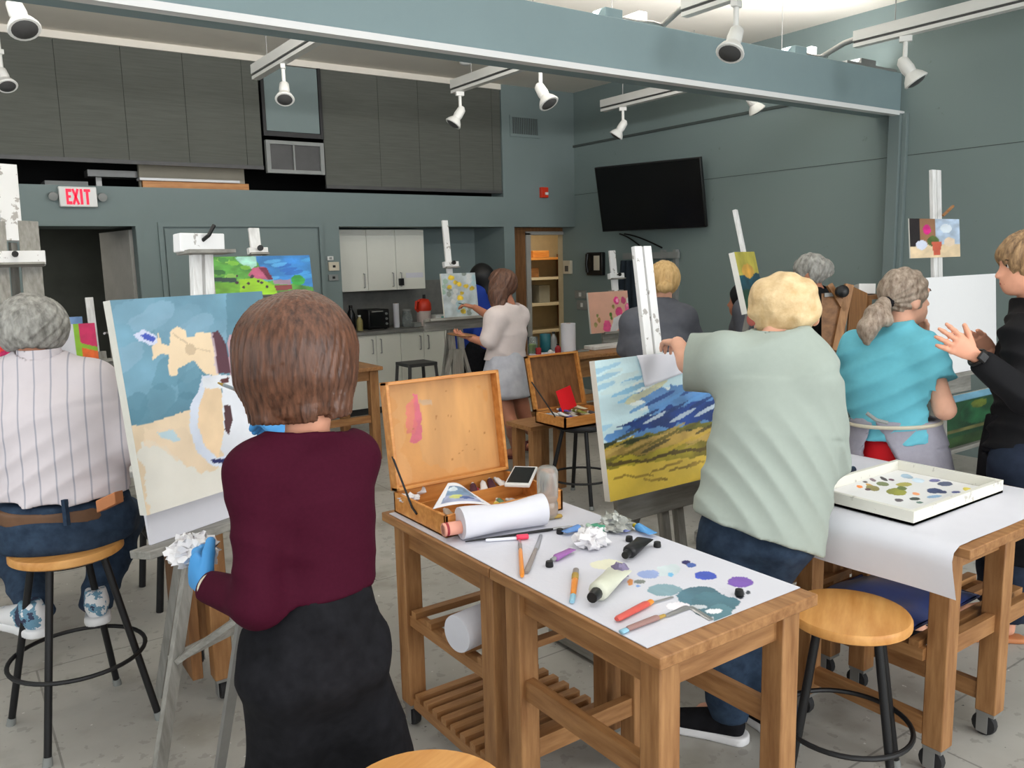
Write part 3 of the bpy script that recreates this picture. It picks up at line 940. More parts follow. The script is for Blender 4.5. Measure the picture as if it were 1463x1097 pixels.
# --- jug painting in front of the maroon top
az = math.radians(65.)
E1 = V(math.sin(az), math.cos(az), 0)
N1 = V(E1[1], -E1[0], 0)
TL1 = at(157, 429, 2.55)
ti = math.radians(7)
w1 = UP * math.cos(ti) - N1 * math.sin(ti)
n1 = nrm(np.cross(E1, w1))
r = ray(221, 733)
BL1 = CAM + r * (np.dot(TL1 - CAM, n1) / np.dot(r, n1))
H1 = float(np.dot(TL1 - BL1, w1))
BL1 = TL1 - w1 * H1
pl1 = Plane(BL1, E1, w1, .62, H1)
q = lambda pts: pl1.px([(140 + x / 5.225, 400 + y / 5.225) for x, y in pts])
q2 = lambda pts: pl1.px([(150 + x / 5.42, 600 + y / 5.42) for x, y in pts])
pa = Paint(130, 170, (116, 160, 182), .09, 3, 4, 6)
for k in range(10): pa.ell((k * .37) % 1, .72 + .28 * ((k * .61) % 1), .16, .05, [(150, 184, 206), (128, 168, 190)][k % 2], rot=.3, wob=.5, op=.45)
pa.poly(q([(960, 90), (1500, 60), (1500, 480), (960, 470)]), (92, 134, 152), op=.8)
for k in range(14): pa.ell((k * .43) % 1, .4 + .3 * ((k * .61) % 1), .14, .07, [(92, 140, 160), (84, 132, 152), (112, 156, 176)][k % 3], rot=.5, wob=.5, op=.5)
b0 = q([(300, 1085), (470, 1045), (700, 965), (1500, 800)]) + [(1.2, -.2), (-.1, -.2), (-.1, q([(300, 1085)])[0][1])]
pa.poly(b0, (236, 214, 184), .04)
pa.poly(q2([(270, 200), (420, 190), (640, 330), (800, 380), (1000, 300), (1000, 700), (350, 760)]) + [], (232, 232, 226), .02, wob=.05, op=.85)
pa.poly(q2([(300, 80), (640, 60), (820, 260), (800, 380), (640, 330), (420, 190), (290, 200)]), (238, 216, 188), .04, op=.7, wob=.03)
pa.poly(q2([(400, 90), (520, 75), (590, 160), (540, 175), (430, 130)]), (196, 220, 230), .03)
pa.put(pa.Vv < -1, (0, 0, 0))
pa.poly(q([(270, 410), (340, 370), (440, 410), (440, 480), (380, 480), (300, 450)]), (214, 220, 244), .03)
pa.poly(q([(310, 410), (350, 395), (435, 440), (420, 470), (340, 450)]), (74, 94, 196), .05)
star = [(400, 490), (440, 470), (445, 400), (480, 470), (530, 480), (545, 380), (600, 352), (650, 375), (660, 430), (720, 430), (730, 395), (850, 395), (895, 710), (800, 700), (715, 600), (600, 660), (590, 710), (545, 725), (525, 690), (525, 550), (460, 550), (405, 595)]
pa.poly(q(star), (244, 220, 186), .025)
for a, b in (((550, 400), (670, 480)), ((690, 550), (560, 660)), ((720, 520), (840, 540))):
    pa.poly(q([a, (a[0] + 8, a[1] - 8), (b[0] + 8, b[1] - 8), b]), (196, 172, 142), op=.6)
pa.ell(*q([(690, 520)])[0], .035, .03, (206, 182, 152), op=.7)
pa.poly(q([(845, 390), (895, 380), (960, 480), (990, 700), (890, 700)]), (98, 62, 74), .06)
pa.poly(q([(960, 480), (985, 400), (1300, 390), (1300, 720), (990, 720)]), (186, 154, 164), .08)
pa.poly(q([(845, 400), (860, 400), (900, 700), (880, 700)]), (206, 190, 200), op=.8)
# white jug: outline ring, warm inside, dark slit, pale body
pa.poly(q([(930, 800), (1300, 820), (1300, 1300), (960, 1330), (900, 1250)]), (226, 230, 238), .04)
pa.poly(q([(760, 800), (830, 760), (920, 800), (940, 1150), (900, 1330), (800, 1280), (740, 1150), (730, 960)]), (236, 208, 172), .05)
pa.poly(q([(935, 930), (990, 930), (1005, 1050), (985, 1160), (950, 1120)]), (84, 56, 62), .06)
ring = [(775, 715), (860, 715), (800, 790), (750, 930), (745, 1080), (790, 1230), (890, 1330), (960, 1310), (960, 1400), (850, 1390), (740, 1280), (690, 1130), (690, 930), (740, 820)]
pa.poly(q(ring), (216, 224, 240), .04)
pa.poly(q([(775, 720), (990, 705), (1060, 760), (1060, 830), (900, 810), (780, 800)]), (226, 230, 236), .04)
pa.poly(q([(905, 745), (980, 730), (985, 770), (930, 770)]), (96, 54, 56), .05)
pa.poly(q2([(820, 310), (940, 295), (1100, 290), (1100, 320), (940, 335), (830, 335)]), (36, 46, 104), .05)
canvas(pl1, pa, 'big canvas of an unfinished white jug on blue, in front of the maroon top', th=.035)
# white board that stands behind it on the same easel
o2 = at(221, 779, 2.57)
r = ray(222, 779)
P = CAM + r * (np.dot(BL1 - n1 * .02 - CAM, n1) / np.dot(r, n1))
h2 = float(np.dot(BL1 - P, w1)) + .25
one(MB().obox(P + E1 * .3 + w1 * h2 / 2 - n1 * .027, E1 * .3, w1 * h2 / 2, n1 * .006), 'white_board', 'paper', 'white board standing behind the jug canvas, its lower edge showing', 'board')
# its grey A-frame easel
t = thing('easel', 'grey A-frame easel that carries the jug painting', 'easel', (.75, 2.95, 0))
top = at(287, 352, 2.93)
low = P + E1 * .27 - n1 * .06
wm = nrm(top - low)
nn1 = nrm(np.cross(E1, wm))
for s in (-1, 1): MB().bar(low + E1 * s * .026, top + E1 * s * .026, .037, .022, up=nn1).build('mast', 'white_wood_z', t, bevel=.002)
cp = at(285, 347, 2.9)
MB().obox(cp + E1 * .0, E1 * .095, wm * .032, nn1 * .02).build('clamp', 'splat_wood', t, bevel=.004)
MB().obox(cp - wm * .034 + nn1 * .012 + E1 * .02, E1 * .1, wm * .006, nn1 * .035).build('clamp_lip', 'grey_wood_x', t)
MB().tube([cp + wm * .0, cp + wm * .02 + nn1 * .05, cp + wm * .055 + nn1 * .055 + E1 * .02], .007, 8).build('knob', 'black_plastic', t)
ap_ = low + wm * .22 - n1 * .02
lf = tz(226, 1112, 0)
MB().bar(lf, ap_, .045, .022, up=nn1).build('leg', 'grey_wood_z', t, bevel=.002)
rf = lf + E1 * .62
MB().bar(rf, ap_ + E1 * .06, .045, .022, up=nn1).build('leg', 'grey_wood_z', t, bevel=.002)
MB().bar(V(*(low - n1 * .38)[:2], 0.), ap_ - n1 * .05, .04, .022, up=E1).build('rear_leg', 'grey_wood_z', t, bevel=.002)
s1 = lf + (ap_ - lf) * .35
s2 = rf + (ap_ + E1 * .06 - rf) * .35
MB().bar(s1 - n1 * .02, s2 - n1 * .02, .04, .02).build('crossbar', 'grey_wood_x', t)
MB().bar(s1 + n1 * .01, at(345, 880, 2.75), .03, .018).build('brace', 'grey_wood_x', t)
MB().obox(P + E1 * .3 - w1 * .014 + n1 * .0, E1 * .36, w1 * .013, n1 * .05).build('ledge', 'grey_wood_x', t, bevel=.003)
MB().bar(tz(312, 1110, 0), at(349, 870, 2.33), .03, .02).build('front_leg', 'grey_metal', t)

# --- landscape on the easel of the pale green shirt
Y3 = 2.2
pl3 = tilt_plane((845, 516), (872, 717), Y3, W=.62, tilt=9)
q = pl3.px
pa = Paint(130, 120, (196, 222, 228), .06, 11, 3, 9)
c8 = lambda pts: pl3.px([(680 + x / 4.387, 310 + y / 4.387) for x, y in pts])
z5 = lambda pts: pl3.px([(488 + x / 2.998, 366 + y / 2.998) for x, y in pts])
for k in range(26):
    u, v = (k * .377) % 1, .52 + .46 * ((k * .61) % 1)
    pa.ell(u, v, .09 + .05 * (k % 3), .018 + .008 * (k % 2), [(150, 196, 222), (232, 236, 230), (120, 176, 210), (206, 226, 226)][k % 4], rot=.2, wob=.4, op=.75)
pa.poly(z5([(1150, 750), (1250, 700), (1330, 690), (1300, 640), (1250, 600), (1330, 560), (1700, 540), (1700, 760), (1500, 790), (1120, 790)]), (70, 118, 176), .15, wob=.05, op=.85)
pa.poly(z5([(1180, 740), (1300, 690), (1420, 640), (1700, 600), (1700, 700), (1440, 720), (1300, 740)]), (28, 58, 122), .2, wob=.04)
for k in range(12):
    pa.ell(.3 + .7 * ((k * .41) % 1), .5 + .2 * ((k * .73) % 1), .12, .014, [(36, 66, 128), (92, 146, 200), (24, 50, 104), (210, 222, 224)][k % 4], rot=.28, wob=.4, op=.8)
pa.ell(*z5([(1290, 590)])[0], .2, .025, (214, 206, 160), rot=.3, wob=.4, op=.8)
pa.poly(z5([(1112, 808), (1200, 790), (1463, 725), (1800, 680), (1800, 1100), (1100, 1100)]), (104, 102, 34), .2, wob=.02)
pa.poly(z5([(1112, 808), (1300, 770), (1500, 740), (1500, 770), (1300, 790), (1200, 815), (1112, 825)]), (52, 60, 30), .2, wob=.02)
pa.poly(z5([(1120, 830), (1220, 815), (1350, 770), (1463, 745), (1800, 710), (1800, 860), (1463, 800), (1280, 850), (1130, 870)]), (172, 142, 70), .2, wob=.03)
pa.poly(z5([(1130, 860), (1300, 850), (1463, 800), (1800, 780), (1800, 900), (1140, 920)]), (146, 132, 40), .25, wob=.03)
for k in range(14): pa.ell((k * .31) % 1, .28 + .16 * ((k * .57) % 1), .14, .012, [(92, 84, 28), (190, 160, 88), (206, 172, 60), (60, 56, 26)][k % 4], rot=.25, wob=.4, op=.7)
pa.poly(z5([(1135, 915), (1300, 885), (1463, 865), (1800, 830), (1800, 1200), (1100, 1200)]), (222, 190, 74), .05, wob=.015)
pa.poly(z5([(1135, 890), (1300, 868), (1463, 822), (1800, 800), (1800, 815), (1463, 838), (1300, 880), (1140, 905)]), (84, 70, 28), .2, wob=.02)
for a, b in (((1160, 955), (1330, 940)), ((1330, 930), (1463, 880)), ((1400, 930), (1560, 880)), ((1290, 965), (1400, 955))):
    pa.poly(z5([a, (a[0] + 5, a[1] - 12), (b[0], b[1] - 10), b]), (146, 118, 44), .2, wob=.02, op=.8)
canvas(pl3, pa, 'stormy sky over yellow fields, on the easel beside the pale green shirt', th=.03)
A3, B3 = at(916, 352, 3.12), None
tm = math.radians(9)
wv = V(0, math.sin(tm), math.cos(tm))
mx = pl3.o + EX * .24 - pl3.n * .075
k = (A3 - mx) @ wv
A3 = ty(916, 352, (mx + wv * ((2.0 - mx[2]) / wv[2]))[1])
B3 = A3 - wv * ((A3[2] - .35) / wv[2])
tt = (A3[2] - pl3.o[2]) / (A3[2] - B3[2])
easel('splattered two-slat easel behind the stormy landscape', A3, B3, EX, 2, .04, .012, None, ledge=tt, lw_=.62, wood='splat', feet=(.3, .2, .45), split=.62, ldep=.075, lh=.06)
# paper towel hung over the top edge of the landscape
uvs = pl3.px([(908, 508), (977, 502), (981, 531), (921, 553)])
NU = 12
vs, fs = [], []
for j in range(NU):
    for i in range(NU):
        a, b = i / (NU - 1), j / (NU - 1)
        u = (uvs[0][0] * (1 - a) + uvs[1][0] * a) * (1 - b) + (uvs[3][0] * (1 - a) + uvs[2][0] * a) * b
        v = (uvs[0][1] * (1 - a) + uvs[1][1] * a) * (1 - b) + (uvs[3][1] * (1 - a) + uvs[2][1] * a) * b
        vs.append(pl3.o + EX * u * pl3.W + pl3.w * v * pl3.H + pl3.n * (.006 + .004 * math.sin(a * 9 + b * 5)))
for j in range(NU - 1):
    for i in range(NU - 1): fs.append((j * NU + i, j * NU + i + 1, (j + 1) * NU + i + 1, (j + 1) * NU + i))
o = one(MB().add(vs, fs), 'paper_towel', 'paper', 'white paper towel hung over the top of the stormy landscape', 'paper towel', smooth=180)
o.modifiers.new('thick', 'SOLIDIFY').thickness = .002

# --- blank white canvas behind the instructor's hands
YW = 2.45
plw = tilt_plane((1318, 397), (1325, 542), YW, e_pxr=(1424, 541), tilt=4)
canvas(plw, Paint(6, 6, (240, 240, 242), .004), 'large blank white canvas behind the gesturing hands', 'canvas', .03, 'blank_canvas')
A = ty(1336, 243, YW + .17)
ww = V(0, math.sin(math.radians(4)), math.cos(math.radians(4)))
easel('easel with a two-slat mast behind the blank white canvas', A, A - ww * 1.75, EX, 2, .044, .008, None, ledge=(A[2] - plw.o[2]) / 1.745, lw_=.62, split=.55, feet=(.3, .12, .4), ldep=.09, lh=.06)
# small flower picture pinned on top of the mast
ptl, pbl = (1297, 312), (1301, 369)
YF_ = YW + .115
plf = tilt_plane(ptl, pbl, YF_, e_pxr=(1372, 363), tilt=5)
pa = Paint(60, 44, (150, 110, 80), .1, 21)
U_, V__ = pa.U, pa.Vv
fq = lambda pts: plf.px([(976 + x / 2.998, y / 2.998) for x, y in pts])
pa.put(U_ > .5, (186, 204, 226), .12)
pa.put(V__ < .34, (232, 208, 172), .06)
pa.put((U_ < .2) & (V__ > .3), (36, 28, 30), .1)
pa.ell(.33, .72, .08, .13, (206, 40, 128), .1)
pa.ell(.45, .42, .11, .14, (90, 110, 56), .2)
pa.ell(.22, .33, .11, .12, (216, 222, 240), .04)
pa.poly([(.42, .4), (.62, .4), (.58, .05), (.46, .05)], (210, 100, 76), .08)
pa.ell(.78, .4, .12, .12, (236, 214, 190), .05)
pa.ell(.72, .75, .12, .12, (226, 236, 246), .04)
canvas(plf, pa, 'small flower pot picture pinned high above the blank canvas', th=.006)
one(MB().bar(ty(1347, 308, YF_ - .02), ty(1362, 294, YF_ - .03), .012, .012), 'wooden_peg', 'pine_x', 'pale wooden peg at the corner of the small flower picture', 'peg')
# dark green picture leaning low behind the easel
plg = tilt_plane((1352, 568), (1352, 642), YW + .3, e_pxr=(1440, 640), tilt=6)
pa = Paint(60, 50, (34, 70, 44), .2, 31, 6, 6)
pa.put(pa.Vv > .86, (120, 170, 196), .1)
pa.ell(.5, .6, .25, .25, (36, 84, 52), .2); pa.ell(.55, .75, .14, .08, (112, 126, 50), .2)
pa.put((pa.Vv > .27) & (pa.Vv < .33), (112, 110, 66), .2)
pa.put(pa.Vv < .2, (50, 74, 40), .2)
canvas(plg, pa, 'dark green tree picture under the blank white canvas', th=.02)
t = thing('picture_rack', 'low wooden rack that holds the dark green picture', 'rack', (plg.o[0] + plg.W / 2, YW + .33, 0))
B(plg.o[0] - .02, plg.o[0] + plg.W + .02, YW + .27, YW + .38, plg.o[2] - .03, plg.o[2] - .002).build('shelf', 'grey_wood_x', t)
for x in (plg.o[0], plg.o[0] + plg.W): B(x - .02, x + .02, YW + .30, YW + .37, 0, plg.o[2] - .03).build('post', 'grey_wood_z', t)

# --- rose painting
YR = 5.62
plr = tilt_plane((840, 418), (845, 477), 6.15, W=.52, tilt=7)
pa = Paint(90, 60, (222, 172, 150), .03, 41)
r6 = lambda x, y: plr.uv(840 + x / 8.128, 340 + y / 8.128)
for x, y, s, c in ((330, 725, .075, (214, 60, 130)), (410, 720, .06, (198, 74, 120)), (360, 860, .085, (196, 64, 116)), (470, 810, .095, (216, 92, 144)), (220, 1020, .1, (216, 84, 134)), (340, 725, .035, (240, 150, 190)), (455, 790, .04, (232, 130, 170))):
    pa.ell(*r6(x, y), s, s * 1.5, c, .12, wob=.35)
for x, y, s, c in ((510, 730, .035, (96, 130, 40)), (265, 890, .035, (80, 120, 36)), (275, 930, .03, (100, 140, 50)), (130, 950, .045, (164, 134, 76)), (295, 800, .04, (150, 140, 70)), (110, 900, .03, (140, 150, 80)), (90, 1010, .04, (160, 150, 96)), (400, 920, .03, (150, 170, 60))):
    pa.ell(*r6(x, y), s, s * 1.5, c, .15, wob=.4)
pa.poly([r6(*p) for p in ((450, 690), (590, 680), (600, 780), (540, 790), (450, 750))], (226, 226, 216), .04)
pa.poly([r6(*p) for p in ((300, 930), (390, 880), (390, 1000), (330, 1090), (260, 1090))], (220, 218, 220), .05)
canvas(plr, pa, 'pink roses on a peach ground, on the far easel by the grey shirt')
wv7 = V(0, math.sin(math.radians(7)), math.cos(math.radians(7)))
A = ty(874, 358, plr.o[1] + .16)
easel('pale single-mast easel above the rose painting', A, A - wv7 * 1.15, EX, 1, .078, 0, .225, .19, .055, (A[2] - plr.o[2]) / (1.15 * wv7[2]), .5, 'splat', feet=(.25, .1, .4), lh=.05)

# --- bright landscape behind the jug painting
YL = 5.0
plb = tilt_plane((302, 367), (309, 424), YL, e_pxr=(448, 417), tilt=8)
pa = Paint(110, 60, (84, 150, 60), .2, 51, 8, 6)
g5 = lambda pts: plb.px([(220 + x / 5.225, 310 + y / 5.225) for x, y in pts])
pa.poly(g5([(740, 285), (1300, 260), (1300, 540), (860, 470), (800, 380)]), (52, 128, 206), .12, op=.95)
for k in range(9): pa.ell(.55 + .45 * ((k * .37) % 1), .4 + .55 * ((k * .61) % 1), .1, .05, [(96, 180, 232), (40, 100, 190), (70, 160, 220)][k % 3], rot=.4, wob=.4, op=.7)
pa.poly(g5([(600, 300), (760, 295), (770, 360), (720, 390), (640, 340)]), (156, 206, 190), .15)
for k in range(16): pa.ell(.36 * ((k * .43) % 1), .25 + .75 * ((k * .29) % 1), .05, .06, [(36, 88, 46), (130, 190, 60), (60, 130, 60), (150, 200, 90)][k % 4], rot=.8, wob=.5, op=.8)
pa.poly(g5([(445, 450), (620, 460), (620, 490), (450, 480)]), (44, 66, 60), .1)
pa.poly(g5([(640, 470), (780, 450), (920, 520), (920, 590), (600, 600), (620, 500)]), (146, 196, 40), .1)
pa.poly(g5([(700, 440), (740, 380), (820, 370), (890, 470), (780, 460)]), (180, 88, 120), .12)
pa.poly(g5([(780, 375), (840, 375), (890, 470), (860, 470)]), (110, 36, 60), .1)
pa.poly(g5([(890, 470), (1020, 465), (1020, 505), (900, 500)]), (168, 140, 160), .1)
pa.poly(g5([(900, 510), (1030, 505), (1030, 540), (910, 550)]), (132, 60, 60), .1)
pa.ell(*g5([(1075, 470)])[0], .075, .14, (54, 150, 60), .2)
pa.poly(g5([(450, 490), (640, 490), (640, 600), (450, 600)]), (110, 170, 50), .15)
for x, y in ((620, 440), (735, 440), (620, 490), (670, 525), (705, 495), (780, 480), (805, 490), (845, 520), (730, 450)): pa.ell(*g5([(x, y)])[0], .016, .035, (64, 30, 56), wob=.3)
canvas(plb, pa, 'bright green and blue landscape with a red barn, above the jug painting')
A = ty(362, 326, YL + .2)
wv8 = V(0, math.sin(math.radians(8)), math.cos(math.radians(8)))
easel('pale single-mast easel behind the bright landscape', A, A - wv8 * 1.4, EX, 1, .066, 0, .105, .12, .04, (A[2] - plb.o[2]) / (1.4 * wv8[2]), .5, feet=(.25, .1, .4))

# --- bright abstract beyond the seated man
YA = 6.2
pla = tilt_plane((84, 464), (88, 520), YA, e_pxr=(142, 518), tilt=8)
pa = Paint(50, 50, (226, 226, 234), .02, 61)
pa.put(pa.U > .42, (140, 190, 40), .05)
pa.poly([(.55, 1.1), (1.2, 1.1), (1.2, .3), (.57, .5)], (206, 34, 96), .05)
pa.poly([(.57, .38), (1.2, .2), (1.2, -.1), (.6, -.1)], (238, 106, 34), .05)
pa.ell(.36, .03, .06, .1, (230, 90, 40))
canvas(pla, pa, 'bright red, green and orange abstract right of the grey haired man')
A = ty(127, 425, YA + .16)
easel('thin pale mast of the easel behind the bright abstract', A, A - wv8 * 1.1, EX, 1, .05, 0, None, ledge=(A[2] - pla.o[2]) / (1.1 * wv8[2]), lw_=.4, feet=(.25, .1, .4))
p, p2 = ty(94, 466, YA + .3), ty(117, 452, YA + .3)
one(B(p[0] - .06, p2[0], YA + .29, YA + .31, p[2] - .3, p2[2]), 'blue_board', mat('pale_blue', (130, 164, 214), .7), 'pale blue board standing behind the bright abstract', 'board')
p = ty(134, 515, 4.4)
one(MB().blob((p[0], 4.4, (p[2] + .737) / 2), (.085, .09, (p[2] - .737) / 2), 20, 14, .06, 3), 'blue_bag', mat('mid_blue', (86, 116, 196), .7), 'upright blue bag on the folding table, at the striped shoulder', 'bag', smooth=180)

# --- easel at the left edge
A = at(9, 235, 5.0)
wvl = nrm(at(9, 235, 5.0) - at(30, 480, 4.88))
easel('tall pale easel cut by the left edge, before the seated man', A, A - wvl * 1.6, EX, 1, .108, 0, .375, .32, .085, .9, .5, 'splat', feet=(.25, .1, .45), split=.3)

# --- far painter's easel and flower painting
YP = 6.0
plp = tilt_plane((630, 391), (636, 456), YP, W=.34, tilt=7)
pa = Paint(60, 70, (176, 186, 190), .08, 71, 7, 7)
for k in range(22): pa.ell((k * .37) % 1, (k * .61) % 1, .07, .06, [(150, 180, 190), (206, 208, 206), (120, 130, 120), (140, 170, 150)][k % 4], wob=.5, op=.8)
for u, v in ((.3, .9), (.4, .8), (.5, .75), (.7, .7), (.85, .65), (.2, .7), (.55, .55), (.5, .45), (.55, .15)): pa.ell(u, v, .08, .05, (206, 176, 50), .2, wob=.5)
canvas(plp, pa, 'small grey and yellow flower painting the far painter works on')
A = ty(635, 315, YP + .2)
easel('grey easel with pale mast before the far painter', A, A - wv7 * 1.1, EX, 1, .055, 0, .345, .14, .05, (A[2] - plp.o[2]) / (1.1 * wv7[2]), .62, 'splat', feet=(.28, .05, .4), split=.7, ldep=.12)
# --- narrow green painting at the middle right
d_ = 4.3
TLk, BLk = at(1050, 360, d_), at(1068, 448, d_)
Ek = nrm(at(1083, 359, d_ + .42) - TLk); Ek[2] = 0; Ek = nrm(Ek)
plk = board_plane(TLk, BLk, e=Ek, W=.42)
pa = Paint(40, 60, (178, 168, 72), .12, 81, 4, 4)
pa.put((pa.Vv < .62) & (pa.Vv > .2), (30, 84, 92), .2)
pa.ell(.45, .68, .3, .12, (210, 160, 70), .1)
pa.poly([(.0, .55), (.25, .62), (.5, .5), (.8, .64), (1.1, .6), (1.1, .3), (-.1, .3)], (24, 70, 84), .15)
pa.put(pa.Vv < .38, (26, 66, 48), .25)
canvas(plk, pa, 'narrow green and yellow landscape seen edge-on by the curly blond head', th=.03)
A = at(1050, 300, d_ + .38)
wk = nrm(TLk - BLk)
easel('slim pale easel mast above the narrow green landscape', A, A - wk * 1.25, Ek, 1, .04, 0, None, .05, .03, .64, .4, feet=(.25, .1, .4))

# --- brown wooden easel box beside the grey bun
t = thing('easel_box', 'brown wooden easel box with a round black knob between bun and ponytail', 'easel box', (4.25, 2.95, 0))
d_ = 4.55
pp = lambda x, y, dd=0.: at(980 + x / 5.627, 330 + y / 5.627, d_ + dd)
MB().prism([(0, 0), (1, 0), (1, 1), (0, 1)], pp(1090, 500), (pp(1260, 520) - pp(1090, 500)), (pp(1090, 960) - pp(1090, 500)), -ray(1190, 450) * -.03).build('panel', 'brown_wood_x', t)
MB().bar(pp(1310, 430), pp(1200, 960), .045, .03, up=-FW).bar(pp(1150, 430), pp(1280, 640), .03, .03, up=-FW).build('frame', 'pine_z', t)
MB().prism([(0, 0), (1, 0), (1, 1), (0, 1)], pp(1330, 440, .06), (pp(1460, 500, .2) - pp(1330, 440, .06)), (pp(1290, 960, .06) - pp(1330, 440, .06)), FW * .02).build('lid', 'brown_wood_z', t)
MB().lathe([(.02, 0), (.034, .01), (.034, .04), (.02, .05)], pp(1240, 490, -.03), -FW, 16).build('knob', 'black_plastic', t)
MB().bar(pp(1110, 515), pp(1230, 505), .02, .02).build('bolt', 'grey_metal', t)
for x, y in ((1130, 930), (1250, 930)): g = pp(x, y, .05); MB().bar(g, (g[0], g[1], 0), .04, .04).build('leg', 'pine_z', t)
g = pp(1430, 470, .5)
one(MB().obox(g, RT * .05, FW * .05, UP * .03), 'paper_box', 'white_plastic', 'small white box on top of the brown easel box', 'box')
g[2] -= .03
t2 = thing('side_shelf', 'plain wooden stand under the small white box', 'stand', (g[0], g[1], 0))
B(g[0] - .1, g[0] + .1, g[1] - .1, g[1] + .1, g[2] - .025, g[2]).build('top', 'brown_wood_x', t2)
for sx in (-1, 1):
    for sy in (-1, 1): B(g[0] + sx * .085 - .015, g[0] + sx * .085 + .015, g[1] + sy * .085 - .015, g[1] + sy * .085 + .015, 0, g[2] - .025).build('leg', 'brown_wood_z', t2)
# ------------------------------------------------------------------ kitchen in the niche
YC = 8.13
fx_ = lambda px: ty(px, 500, YC)[0]
mat('counter_grey', (128, 128, 124), .45, scale=8, rgb2=(110, 110, 108))
struct(B(3.524, 5.585, 8.735, 8.749, .91, 1.42), 'backsplash', 'counter_grey', 'grey splash panel behind the kitchen counter')
one(B(3.524, 5.585, 8.10, 8.733, .875, .91), 'worktop', 'counter_grey', 'grey kitchen worktop in the niche', 'worktop', bevel=.003)


def cabinet(label, x0, x1, doors, drawer=False, z0=.08, z1=.873, y0=8.13, y1=8.73, hz=.72, up=False, hs=None, group=None):
    t = thing('wall_cabinet' if up else 'base_cabinet', label, 'cabinet', (x0, y0, z0), group=group)
    B(x0 + .002, x1 - .002, y0 + .02, y1, z0, z1).build('body', 'cabinet_white', t)
    if not up: B(x0 + .002, x1 - .002, y0 + .07, y1, 0, z0).build('plinth', 'dark_metal', t)
    zt = z1 - .002
    if drawer:
        d = B(x0 + .004, x1 - .004, y0, y0 + .019, z1 - .17, z1 - .002).build('drawer', 'cabinet_white', t, bevel=.002)
        MB().tube([((x0 + x1) / 2 - .11, y0 - .025, z1 - .09), ((x0 + x1) / 2 + .11, y0 - .025, z1 - .09)], .006, 8).build('handle', 'grey_metal', d)
        zt = z1 - .175
    n = len(doors) - 1
    for i in range(n):
        a, b = doors[i], doors[i + 1]
        d = B(a + .002, b - .002, y0, y0 + .019, z0 + .002, zt).build('door', 'cabinet_white', t, bevel=.002)
        s = hs[i] if hs else (1 if i % 2 == 0 else -1)
        hx = b - .05 if s > 0 else a + .05
        za = zt - .2 if not up else z0 + .04
        MB().tube([(hx, y0, za), (hx, y0 - .028, za), (hx, y0 - .028, za + .15), (hx, y0, za + .15)], .006, 8).build('handle', 'grey_metal', d)
    return t


xa = [fx_(p) for p in (500, 538, 573, 606, 636)]
cabinet('white base cabinet at the left end of the kitchen counter', 3.53, xa[2], [3.53, xa[1], xa[2]])
cabinet('white base cabinet behind the grey square stool', xa[2] + .002, xa[4], [xa[2] + .002, xa[3], xa[4]])
cabinet('white base cabinet with a drawer behind the far easel', xa[4] + .002, 5.1, [xa[4] + .002, 5.1], True)
cabinet('white base cabinet at the right end of the kitchen counter', 5.102, 5.58, [5.102, 5.34, 5.58])
ux = [3.53] + [ty(p, 370, 8.42)[0] for p in (524.5, 565.5, 606.5)]
zb = ty(500, 417, 8.42)[2]
c1 = cabinet('long white wall cupboard with three doors above the counter', ux[0], ux[3], ux, z0=zb, z1=2.0, y0=8.42, y1=8.73, up=True, hs=[1, 1, -1])
p = ty(574, 404, 8.39)
one(B(p[0] - .025, p[0] + .03, 8.385, 8.42, p[2] - .03, p[2] + .05), 'combination_lock', 'black_plastic', 'black combination lock on the third cupboard door', 'lock', bevel=.004)
p, q_ = ty(580, 397, 8.42), ty(604, 389, 8.42)
one(B(p[0], q_[0], 8.4165, 8.4195, p[2], q_[2]), 'paper_label', 'paper', 'white paper strip stuck on the third cupboard door', 'label')
CT = .911
def on_counter(px, y=8.35): return ty(px, 460, y)[0]
def bottle(name, label, cat, x, y, z, r, h, m, cap='black_plastic', neck=.4, group=None):
    t = thing(name, label, cat, (x, y, z), group=group)
    MB().lathe([(r * .9, 0), (r, .005), (r, h * .62), (r * .9, h * .7), (r * neck, h * .85), (r * neck, h * .9)], (x, y, z), UP, 18).build('body', m, t, smooth=60)
    MB().lathe([(r * neck * 1.15, 0), (r * neck * 1.15, h * .1)], (x, y, z + h * .9), UP, 14).build('cap', cap, t)
    return t
mat('dark_bottle', (20, 22, 24), .25)
mat('amber_bottle', (150, 140, 90), .3)
bottle('bottle', 'tall black bottle at the left end of the kitchen counter', 'bottle', on_counter(502), 8.35, CT, .045, .28, 'dark_bottle')
bottle('bottle', 'small pale bottle next to the tall black bottle', 'bottle', on_counter(511), 8.3, CT, .035, .17, 'amber_bottle', 'white_plastic')
x0, x1 = on_counter(524), on_counter(554)
t = thing('toaster_oven', 'black toaster oven on the kitchen counter', 'toaster oven', ((x0 + x1) / 2, 8.4, CT))
B(x0, x1, 8.3, 8.6, CT + .012, CT + .22).build('body', 'black_plastic', t, bevel=.012)
B(x0 + .02, x1 - .08, 8.292, 8.302, CT + .04, CT + .19).build('door', 'screen_black', t)
MB().tube([(x0 + .03, 8.275, CT + .2), (x1 - .09, 8.275, CT + .2)], .007, 8).build('handle', 'grey_metal', t)
for k in range(3): MB().lathe([(.014, 0), (.012, .018)], (x1 - .04, 8.3, CT + .06 + k * .055), (0, -1, 0), 12).build('knob', 'grey_plastic', t)
for sx in (x0 + .03, x1 - .03): MB().box(sx - .012, sx + .012, 8.33, 8.36, CT, CT + .014).build('foot', 'rubber', t)
